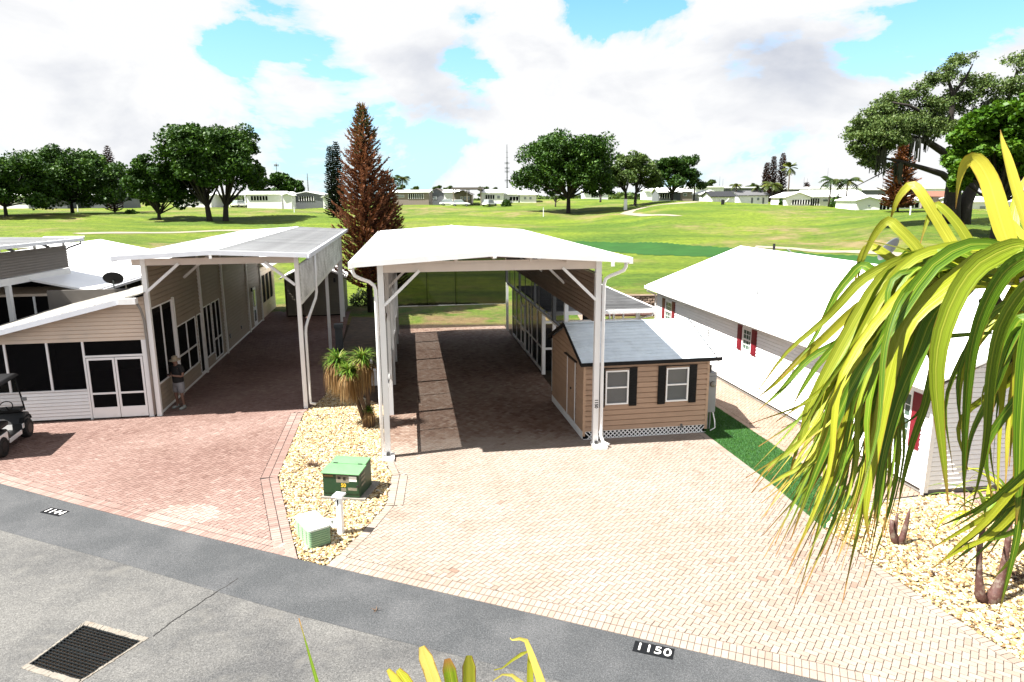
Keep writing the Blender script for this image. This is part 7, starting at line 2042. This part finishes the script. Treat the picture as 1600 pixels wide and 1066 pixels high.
# ---- Norfolk pines (dead, rusty)
def pine(name, label, base, H, r_base, m, seed, whorls=40, nb=8, dens=1.0, w_=.05, ls=.24, up=.5, low=.02, group=None, taper=.85, green_top=False, D=1, cat='conifer'):
    root = empty(name, base, 0, label, cat, group); rr = random.Random(seed)
    tr = MB(); tr.smooth = True; tr.tube([(0,0,-.5), (0,0,H*.5), (0,0,H)], [H*.017, H*.010, .012], 8); tr.build('trunk', TRUNK, root)
    br = MB(); V_ = []; T__ = []
    for i in range(whorls):
        f = i/(whorls-1); z = H*(low+(1-low)*f**.95); L = r_base*(1-f)**taper + .12
        L *= rr.uniform(.85, 1.12)
        for k in range(nb):
            a = 2*math.pi*(k+.5*(i%2))/nb + rr.uniform(-.25,.25); l = L*rr.uniform(.72, 1.12); e0 = up*rr.uniform(.35,.8)
            pts = []
            for s in range(6):
                t_ = s/5; rad = l*t_; zz_ = z + l*(e0*.35*t_ + up*.55*t_*t_) ; pts.append(Vector((math.cos(a)*rad, math.sin(a)*rad, zz_)))
            br.tube([tuple(p) for p in pts[::2]+[pts[-1]]], [H*.0016+.004, H*.0012+.003, .004, .003], 4, caps=False)
            n = max(3, int(l*16*dens))
            for q_ in range(n):
                t_ = .12+.88*(q_+rr.random())/n; j = min(4, int(t_*5)); p = pts[j].lerp(pts[j+1], t_*5-j)
                sd = rr.choice((-1,1)); aa = a + sd*rr.uniform(.35, 1.0); e = rr.uniform(.1, .9)*up*1.4; ll = ls*rr.uniform(.6,1.3)*(1.15-.6*t_)
                d = Vector((math.cos(aa)*math.cos(e), math.sin(aa)*math.cos(e), math.sin(e))); s_ = Vector((-math.sin(aa), math.cos(aa), 0)).lerp(Vector((0,0,1)), rr.random()).normalized()
                V_.append([p-s_*w_*.5, p+s_*w_*.5, p+d*ll+s_*w_*.4, p+d*ll-s_*w_*.4]); T__.append(min(1, max(0, rr.gauss(.45,.2) + (.9*max(0, f-.62)*2 if green_top else 0))))
            p = pts[-1]; d = (pts[-1]-pts[-3]).normalized()+Vector((0,0,.25)); s_ = Vector((-math.sin(a), math.cos(a), 0))
            V_.append([p-s_*w_*.5, p+s_*w_*.5, p+d*ls*.8+s_*w_*.2, p+d*ls*.8-s_*w_*.2]); T__.append(.5)
    br.build('branches', TRUNK, root)
    V_ = np.array([[list(c) for c in f] for f in V_]); link('needles', quads_mesh('needles', V_, m, np.array(T__)), root)
    return root
b = place(579, 480, 41.5)
pine('norfolk_pine', 'tall rusty brown dying conifer rising behind the gap between the carports', b, H_of(168, b, 562), 2.5, RUST, 3, whorls=46, nb=9, dens=2.3, w_=.068, ls=.28, up=.85, low=.12, taper=.78, green_top=True)
b = place(611, 480, 43)
pine('norfolk_pine', 'shorter rusty brown conifer hugging the right side of the tallest one', b, H_of(272, b, 598), 1.45, RUST, 4, whorls=34, nb=8, dens=2.2, w_=.065, ls=.27, up=.7, low=.12, taper=.7)
b = place(520, 318, 120); pine('norfolk_pine', 'left of the two slim dark conifers behind the rusty pine', b, H_of(231, b, 520), 1.3, DKPINE, 5, whorls=34, nb=7, dens=1.0, w_=.13, ls=.5, up=.5, taper=.55)
b = place(530, 318, 122); pine('norfolk_pine', 'right and taller of the two slim dark conifers behind the rusty pine', b, H_of(224, b, 530), 1.4, DKPINE, 6, whorls=36, nb=7, dens=1.0, w_=.13, ls=.5, up=.5, taper=.55)
b = place(178, 320, 140); pine('norfolk_pine', 'slim reddish conifer rising behind the wide oak at left', b, H_of(230, b, 177), 1.9, RUST2, 7, whorls=34, nb=7, dens=.9, w_=.13, ls=.5, taper=.55)
b = place(1402, 333, 118); pine('norfolk_pine', 'broad rusty conifer in front of the right hand houses', b, H_of(222, b, 1402), 3.0, RUST, 8, whorls=40, nb=9, dens=1.2, w_=.16, ls=.55, up=.35, low=.06, taper=.6)
for i, (px, top, w2, lab) in enumerate([(1195, 256, 1.1, 'leftmost and shortest of the three slim red conifers'), (1205, 246, 1.4, 'middle one of the three slim red conifers'), (1219, 241, 1.4, 'rightmost and tallest of the three slim red conifers')]):
    b = place(px, 310, 190+i*2); pine('norfolk_pine', lab, b, H_of(top, b, px), w2*1.15, RUST2, 9+i, whorls=30, nb=6, dens=.7, w_=.2, ls=.6, taper=.5, group='slim red conifers behind the far houses')
b = place(1259, 310, 235); pine('norfolk_pine', 'tiny red conifer tip above the far roofs', b, H_of(287, b, 1259), 1.4, RUST2, 19, whorls=12, nb=6, dens=.6, w_=.3, ls=.8, taper=.6)

# ---- palms
def palm(label, px, row, D, top, m=PALM, fan=False, seed=0, fl=2.2, name='palm_tree', nf=13, group=None):
    b = place(px, row, D); H = H_of(top, b, px); th = H - fl*.45
    root = empty(name, b, 0, label, 'palm', group); rr = random.Random(seed)
    tr = MB(); tr.smooth = True; tr.tube([(0,0,-.4),(.05,0,th*.5),(0,0,th)], [.24,.16,.14], 8); tr.build('trunk', mat('palm_trunk', (0.20,0.16,0.12), .9, .2, 4), root)
    for k in range(nf):
        a = 2*math.pi*k/nf+rr.uniform(-.2,.2); e = rr.uniform(-.5, 1.25) if fan else rr.uniform(-.1, 1.15); p = Vector((0,0,th)); V_ = []; n = 8; ds = fl*rr.uniform(.8,1.1)/n
        for i in range(n):
            d = Vector((math.cos(a)*math.cos(e), math.sin(a)*math.cos(e), math.sin(e))); s_ = Vector((-math.sin(a), math.cos(a), 0)); lw = fl*(.30 if not fan else .05+.40*(i/n))*math.sin(math.pi*(i+.6)/(n+.6))**.6
            q_ = p + d*ds
            for sg in (-1, 1):
                V_.append([p, q_, q_ + s_*sg*lw + Vector((0,0,-lw*.45)) + d*ds*.6, p + s_*sg*lw*.8 + Vector((0,0,-lw*.5)) + d*ds*.9])
            p = q_; e -= (.20 if not fan else .12)
        V_ = np.array([[list(c) for c in f] for f in V_]); link('frond', quads_mesh('frond', V_, m, np.full(len(V_), rr.random())), root)
palm('left of the two small far palms beside the rusty pine', 616, 316, 215, 275, seed=1, fl=2.8, group='twin far palms')
palm('right of the two small far palms beside the rusty pine', 630, 316, 212, 273, seed=2, fl=3.0, group='twin far palms')
FANP = leafmat('fan_palm', [(0, (0.07,0.12,0.02)), (1, (0.24,0.27,0.05))], .45, .2)
palm('tall fan palm right of the three red conifers', 1230, 318, 165, 257, FANP, True, 3, 2.0, nf=22)
palm('short bushy palm below the three red conifers', 1205, 319, 152, 281, FANP, False, 4, 2.6, nf=18)
palm('small palm left of the bushy palm', 1182, 318, 155, 288, seed=5, fl=1.6)
palm('yellowish small palm beside the dark roofed house', 1149, 317, 155, 286, FANP, seed=6, fl=1.6)
palm('slender feather palm in front of the long white house, left one', 1295, 322, 138, 273, seed=7, fl=2.7, group='feather palms before the white house')
palm('slender feather palm in front of the long white house, right one', 1321, 322, 136, 274, seed=8, fl=3.0, group='feather palms before the white house')
palm('dark palm at the left end of the right hand houses', 1084, 311, 165, 274, seed=9, fl=2.0)
def B_(px, row, D, r_, h, label, seed): bush('round_shrub', place(px, row, D), r_, h, 700, OAK, label, seed=seed, ls=.22, group='clipped shrubs before the far houses')
B_(1307, 321, 137, 1.25, 2.0, 'clipped round shrub between the two feather palms', 1); B_(1332, 322, 136, 1.3, 1.7, 'clipped shrub right of the feather palms', 2)
B_(1224, 319, 142, .8, 1.5, 'dark shrub at the left corner of the long white house', 3); B_(791, 316, 168, 1.2, 1.6, 'green bush below the tall mast', 4); B_(204, 326, 125, 1.2, .8, 'low dark shrub under the leaning oak', 5); B_(1337, 326, 132, .6, .7, 'small dark shrub left of the pink roofed house row', 6)

# ================================================================== far houses
FW = mat('far_white_wall', (0.72,0.72,0.71), .6, .03); FP = mat('far_pink_wall', (0.56,0.45,0.40), .6, .05); FG = mat('far_grey_wall', (0.27,0.29,0.31), .6, .05); FB = mat('far_beige_wall', (0.50,0.43,0.31), .6, .05)
FRW = mat('far_white_roof', (0.80,0.80,0.80), .5, .02); FRG = mat('far_grey_roof', (0.20,0.20,0.21), .7, .1); FRK = mat('far_black_roof', (0.02,0.02,0.022), .6, .1); FRO = mat('far_terracotta_roof', (0.42,0.17,0.10), .7, .1); FRT = mat('far_taupe_roof', (0.24,0.20,0.17), .7, .1)
def house(label, x0, x1, base, eave, top, D, wall=FW, roof=FRW, gable='side', wins=(), screens=(), doors=(), depth=8, name='far_house', cat='house', ov=.35, group='far houses beyond the golf course', rot=0.0, open_=False, row0=None):
    """x0..x1 and rows in photo pixels at distance D; front wall faces the course. wins/screens given as fractions (a, b, low, high)"""
    pa, pb = AT(x0, base, D), AT(x1, base, D); zb = (pa.z+pb.z)/2; L = (pb-pa).length; ze = AT((x0+x1)/2, eave, D).z - zb; zt_ = AT((x0+x1)/2, top, D+ (depth/2 if gable == 'side' else 0)).z - zb
    root = empty(name, (pa.x, pa.y, zb), rot, label, cat, group)
    if not open_:
        lbox(root, 'wall', wall, 0, L, 0, depth, -1.6, ze)
    else:
        for x in (0.08, L*.5, L-.08):
            for y in (0.08, depth-.08): lbox(root, 'post', wall, x-.12, x+.12, y-.12, y+.12, -1.6, ze)
    if gable == 'side':
        for s_ in (0, 1):
            v = [(-ov,-ov,ze),(L+ov,-ov,ze),(L+ov,depth/2,zt_),(-ov,depth/2,zt_)]
            if s_: v = [(x, depth-y, z) for x, y, z in v][::-1]
            v = v+[(x, y, z+.14) for x, y, z in v]; link('roof', bpy_fix(MB().hexa(v).mesh('roof', roof)), root)
        if not open_:
            mb = MB()
            for x in (0.02, L-.02): mb.add([(x,0,ze),(x,depth,ze),(x,depth/2,zt_)],[(0,1,2)])
            mb.build('gable_wall', wall, root)
    elif gable == 'front':
        for s_ in (0, 1):
            v = [(-ov,-ov,ze),(L/2,-ov,zt_),(L/2,depth,zt_),(-ov,depth,ze)]
            if s_: v = [(L-x, y, z) for x, y, z in v][::-1]
            v = v+[(x, y, z+.14) for x, y, z in v]; link('roof', bpy_fix(MB().hexa(v).mesh('roof', roof)), root)
        MB().add([(0,.02,ze),(L,.02,ze),(L/2,.02,zt_)],[(0,1,2)]).build('gable_wall', wall, root)
    else:
        v = [(-ov,-ov,ze),(L+ov,-ov,ze),(L+ov,depth+ov,ze),(-ov,depth+ov,ze)]; v = v+[(x, y, zt_ if True else z) for x, y, z in v]; MB().hexa(v).build('roof', roof, root)
    for (a, b, lo, hi) in wins:
        wdt = (b-a)*L; w0 = lbox(root, 'window', WHITE, a*L, b*L, -.05, -.005, lo*ze, hi*ze); lbox(w0, 'pane', GLASS, a*L+.08, b*L-.08, -.065, -.051, lo*ze+.08, hi*ze-.08)
    for (a, b, lo, hi, n) in screens:
        w0 = lbox(root, 'screen_room', DARKIN, a*L, b*L, -.05, -.005, lo*ze, hi*ze)
        for k in range(n+1): x = (a+(b-a)*k/n)*L; lbox(w0, 'mullion', WHITE, x-.07, x+.07, -.09, -.051, lo*ze, hi*ze)
    for (a, b) in doors: lbox(root, 'door', FG, a*L, b*L, -.05, -.005, 0, .75*ze)
    return root
# far left
house('low grey house behind the wide oak at far left', 45, 105, 321, 309, 306, 150, FG, FRG, 'side', wins=[(.1,.2,.4,.8),(.6,.7,.4,.8)])
house('pale white house at the extreme left edge of the lawn', -30, 44, 321, 308, 303, 155, FW, FRW, 'side', screens=[(.5,.8,.3,.8,4)])
house('grey screened house between two left oaks', 108, 190, 321, 306, 303, 155, FG, FRW, 'side', screens=[(.6,.95,.3,.85,5)], wins=[(.1,.2,.4,.8)])
house('small white house right of the tall left oak trunks', 272, 330, 318, 306, 302, 165, FW, FRW, 'side', wins=[(.1,.25,.4,.8),(.45,.6,.4,.8)], doors=[(.7,.78)])
house('white open carport with a vehicle behind the oak trunks', 333, 384, 319, 305, 302, 168, FW, FRW, 'flat', open_=True)
house('long white house with black screened porch left of the slim dark conifers', 386, 440, 320, 304, 300, 160, FW, FRW, 'side', screens=[(.12,.62,.42,.85,6)])
house('beige house joined to the long white one', 421, 450, 319, 305, 301, 163, FB, FRW, 'side', wins=[(.2,.35,.5,.8),(.6,.8,.5,.8)])
house('tiny white gabled shed beside the blue grey porch', 443, 456, 319, 306, 303, 158, FW, FRW, 'front', depth=3, name='far_shed', cat='shed')
house('blue grey house with dark porch right of the tiny shed', 456, 504, 319, 305, 300, 162, FG, FRW, 'front', screens=[(.25,.72,.35,.85,6)])
house('white shed partly hidden by the rusty conifer', 505, 528, 320, 309, 303, 158, FW, FRW, 'front', depth=4, name='far_shed', cat='shed')
# centre
house('pink walled house with wide dark screen room right of the rusty conifer', 614, 670, 316, 301, 298, 172, FP, FRW, 'side', screens=[(.44,.85,.34,.86,7)], wins=[(.1,.32,.5,.75)])
house('taupe roofed gable house between the pink house and open carport', 668, 697, 315, 304, 295, 182, FG, FRT, 'front', wins=[(.3,.5,.3,.7)])
house('white house wall behind parked cars left of the taupe carport', 694, 716, 316, 301, 297, 180, FW, FRW, 'side')
house('taupe gabled house under the big far carport', 710, 737, 316, 304, 298, 178, FP, FRT, 'front', wins=[(.35,.5,.3,.75),(.55,.7,.3,.75),(.75,.9,.3,.75)])
house('tall open carport with taupe roof in the centre distance', 708, 752, 316, 296, 293, 172, FB, FRT, 'flat', open_=True, name='far_carport', cat='carport')
house('white house with window row right of the tall open carport', 752, 787, 316, 302, 297, 176, FW, FRW, 'side', screens=[(.18,.6,.35,.8,4)], wins=[(.7,.85,.35,.75)])
house('white house below the tall mast', 783, 812, 316, 304, 296, 182, FW, FRW, 'side', screens=[(.45,.95,.2,.7,3)], wins=[(.1,.2,.4,.8)])
house('grey white house at the left skirt of the big round oak', 810, 838, 317, 305, 299, 182, FW, FRW, 'side', wins=[(.3,.45,.4,.8),(.6,.75,.4,.8)])
house('white roofed house seen under the big round oak', 912, 950, 312, 300, 297, 215, FW, FRW, 'side', screens=[(.3,.7,.3,.8,4)])
house('long low white house between the two small oaks', 1008, 1042, 311, 299, 296, 215, FW, FRW, 'side', screens=[(.3,.8,.3,.8,5)])
# right row
house('screened white house at the left end of the right row', 1029, 1063, 312, 301, 294, 172, FG, FRW, 'side', screens=[(.05,.6,.2,.8,5)])
house('pink walled house behind the dark palm', 1052, 1082, 311, 300, 296, 178, FP, FRW, 'side', wins=[(.5,.7,.4,.8)])
house('white gabled house left of the black roofed house', 1096, 1124, 313, 304, 298, 160, FW, FRW, 'front', screens=[(.1,.5,.2,.8,3)])
house('white house with black roof on the right row', 1112, 1148, 319, 308, 300, 148, FW, FRK, 'side', wins=[(.3,.36,.5,.7)])
house('grey roofed white house beside the black roofed one', 1154, 1200, 319, 306, 299, 152, FW, FRG, 'side', doors=[(.42,.48),(.8,.86)], wins=[(.6,.7,.4,.8)])
house('long white gabled house with seven window strip behind the feather palms', 1227, 1266, 323, 309, 301, 140, FW, FRW, 'front', screens=[(.24,.97,.22,.75,7)])
house('wide white house with low roof joined behind the feather palms', 1264, 1350, 323, 308, 298, 142, FW, FRW, 'side', screens=[(.01,.18,.1,.85,4)], wins=[(.24,.34,.5,.8)])
house('small white gabled house left of the broad rusty conifer', 1337, 1374, 331, 314, 308, 126, FW, FRW, 'front', wins=[(.48,.6,.4,.65)])
house('white screened house behind the broad rusty conifer', 1368, 1436, 331, 314, 306, 127, FW, FRW, 'side', screens=[(.06,.32,.15,.85,3),(.55,.98,.35,.8,4)], doors=[(.36,.42)])
house('cream house with terracotta roof right of the rusty conifer', 1455, 1500, 331, 308, 300, 130, FP, FRO, 'side', wins=[(.4,.6,.2,.5)])
house('pale house behind the oak trunks at right', 1498, 1600, 334, 316, 308, 124, FW, FRW, 'side', wins=[(.3,.4,.3,.7),(.7,.8,.3,.7)])
for i, (x0, x1, e, t_, m_) in enumerate([(1085,1130,293,291,FW), (1130,1190,294,292,FG), (1190,1262,296,294,FG), (1262,1345,295,292,FW), (1345,1440,297,294,FG), (1440,1500,295,290,FW), (1060,1090,294,292,FW)]):
    house(['low pale rooftop strip above the left end of the right row', 'grey carport roof strip above the black roofed house', 'dark banded carport roof strip above the gabled window house', 'pale roof strip above the feather palms', 'grey roof strip behind the broad rusty conifer', 'high pale roof left of the oak trunks', 'pale roof sliver right of the dark spreading oak'][i], x0, x1, 312, e, t_, 205+i*3, m_, FRW, 'flat')
for i, (x0, x1, lab) in enumerate([(1270, 1300, 'dark solar panel array on the wide white roof'), (1405, 1440, 'dark solar panel array on the roof behind the rusty conifer')]):
    pa, pb = AT(x0, 302, 146 if i == 0 else 131), AT(x1, 302, 146 if i == 0 else 131)
    sp_ = empty('solar_panels', (pa.x, pa.y, pa.z+.12), 0, lab, 'solar panels'); n = 6
    for k in range(n): w_ = (pb-pa).length/n; v = [(k*w_,0,0),((k+.94)*w_,0,0),((k+.94)*w_,1.6,.55),(k*w_,1.6,.55)]; v = v+[(x,y,z+.05) for x,y,z in v]; MB().hexa(v).build('panel', mat('solar_glass', (0.02,0.03,0.06), .15), sp_)
# cars far away
SUVW = mat('far_white_car', (0.70,0.70,0.70), .25, .03, coat=.7)
for i, (px, D, lab, pnt) in enumerate([(720, 168, 'white far car parked before the taupe gable house', SUVW), (702, 169, 'white far van left of the far white car', SUVW), (765, 170, 'white far car at the right of the tall open carport', SUVW)]):
    b = place(px, 317, D); rounded_car('far_car', b, R(0 if i != 2 else 60), 4.6, 1.8, 1.55, pnt, lab, 'car', group='cars by the far houses')
b = place(375, 319, 166); rounded_car('far_car', b, R(70), 4.6, 1.8, 1.6, SUVW, 'white far vehicle under the open carport behind the left oaks', 'car')
# masts
def mast(px, base, top, D, label, r_=.14, arms=()):
    b = place(px, base, D); H = H_of(top, b, px); root = empty('radio_mast', b, 0, label, 'mast')
    mb = MB(); mb.tube([(0,0,-.5),(0,0,H*.6),(0,0,H)], [r_, r_*.8, r_*.45], 6); mb.build('pole', mat('mast_grey', (0.20,0.22,0.25), .6), root)
    for a_ in arms:
        mb = MB()
        for k in range(4): mb.box(-.9+.6*k-.1, -.9+.6*k+.1, -.2, .2, H*a_-.5, H*a_+.5)
        mb.box(-1.1, 1.1, -.06, .06, H*a_-.06, H*a_+.06); mb.build('antenna_array', mat('mast_grey', (0.20,0.22,0.25)), root)
    for k in range(10): lbox(root, 'rung', mat('mast_grey', (0.20,0.22,0.25)), -r_*1.6, r_*1.6, -.05, .05, H*(.05+.09*k), H*(.055+.09*k))
mast(792.5, 312, 226, 330, 'tall thin communications mast with antenna clusters in the centre', .32, (.36, .52, .58, .67))
mast(435.5, 312, 254, 330, 'thin mast above the distant left oak', .22, (.93,)); mast(482.5, 312, 271, 330, 'short thin mast left of the slim dark conifers', .3)
mast(614, 312, 269, 330, 'thin pole beside the twin far palms', .14)
for i, (px, top) in enumerate([(1123, 276), (1128, 280), (1254, 277), (1259, 279), (1290, 263), (1377, 272)]):
    mast(px, 312, top, 330, ['thin far pole above the black roofed house', 'shorter far pole next to the black roofed house pole', 'thin far pole right of the fan palm', 'second thin far pole right of the fan palm', 'thin far pole over the left feather palm', 'thin far pole left of the broad rusty conifer'][i], .10)
# course markers and posts
def marker(px, row, h, label, w_=.06, m_=WHITE, D=None):
    q_ = on_ground(px, row); root = empty('course_marker', q_, 0, label, 'marker post'); MB().box(-w_, w_, -w_, w_, -.1, h).build('post', m_, root)
    lbox(root, 'cap', m_, -w_*1.3, w_*1.3, -w_*1.3, w_*1.3, h, h+.06)
marker(977, 328, 2.0, 'white pillar beside the winding sand path', .30); marker(849, 339, 1.6, 'slim white stake left of the big round oak', .07); marker(460, 332, 1.2, 'white stake in front of the beige far house', .08)
marker(122, 331, 1.3, 'slim white stake in front of the wide left oak', .07); marker(1422, 336, 1.1, 'slim white stake right of the broad rusty conifer', .06)
q_ = on_ground(1129, 320); root = empty('golfer_bag', q_, 0, 'tiny golf bag and cart standing on the mound at right', 'golf bag'); MB().box(-.3,.3,-.2,.2,0,1.0).build('bag', CHARC, root, bevel=.1); MB().bar((.3,0,.3),(1.2,0,1.2), .12).build('handle', WHITE, root)
# posts of the path edging right of the shed (bright slab behind it)
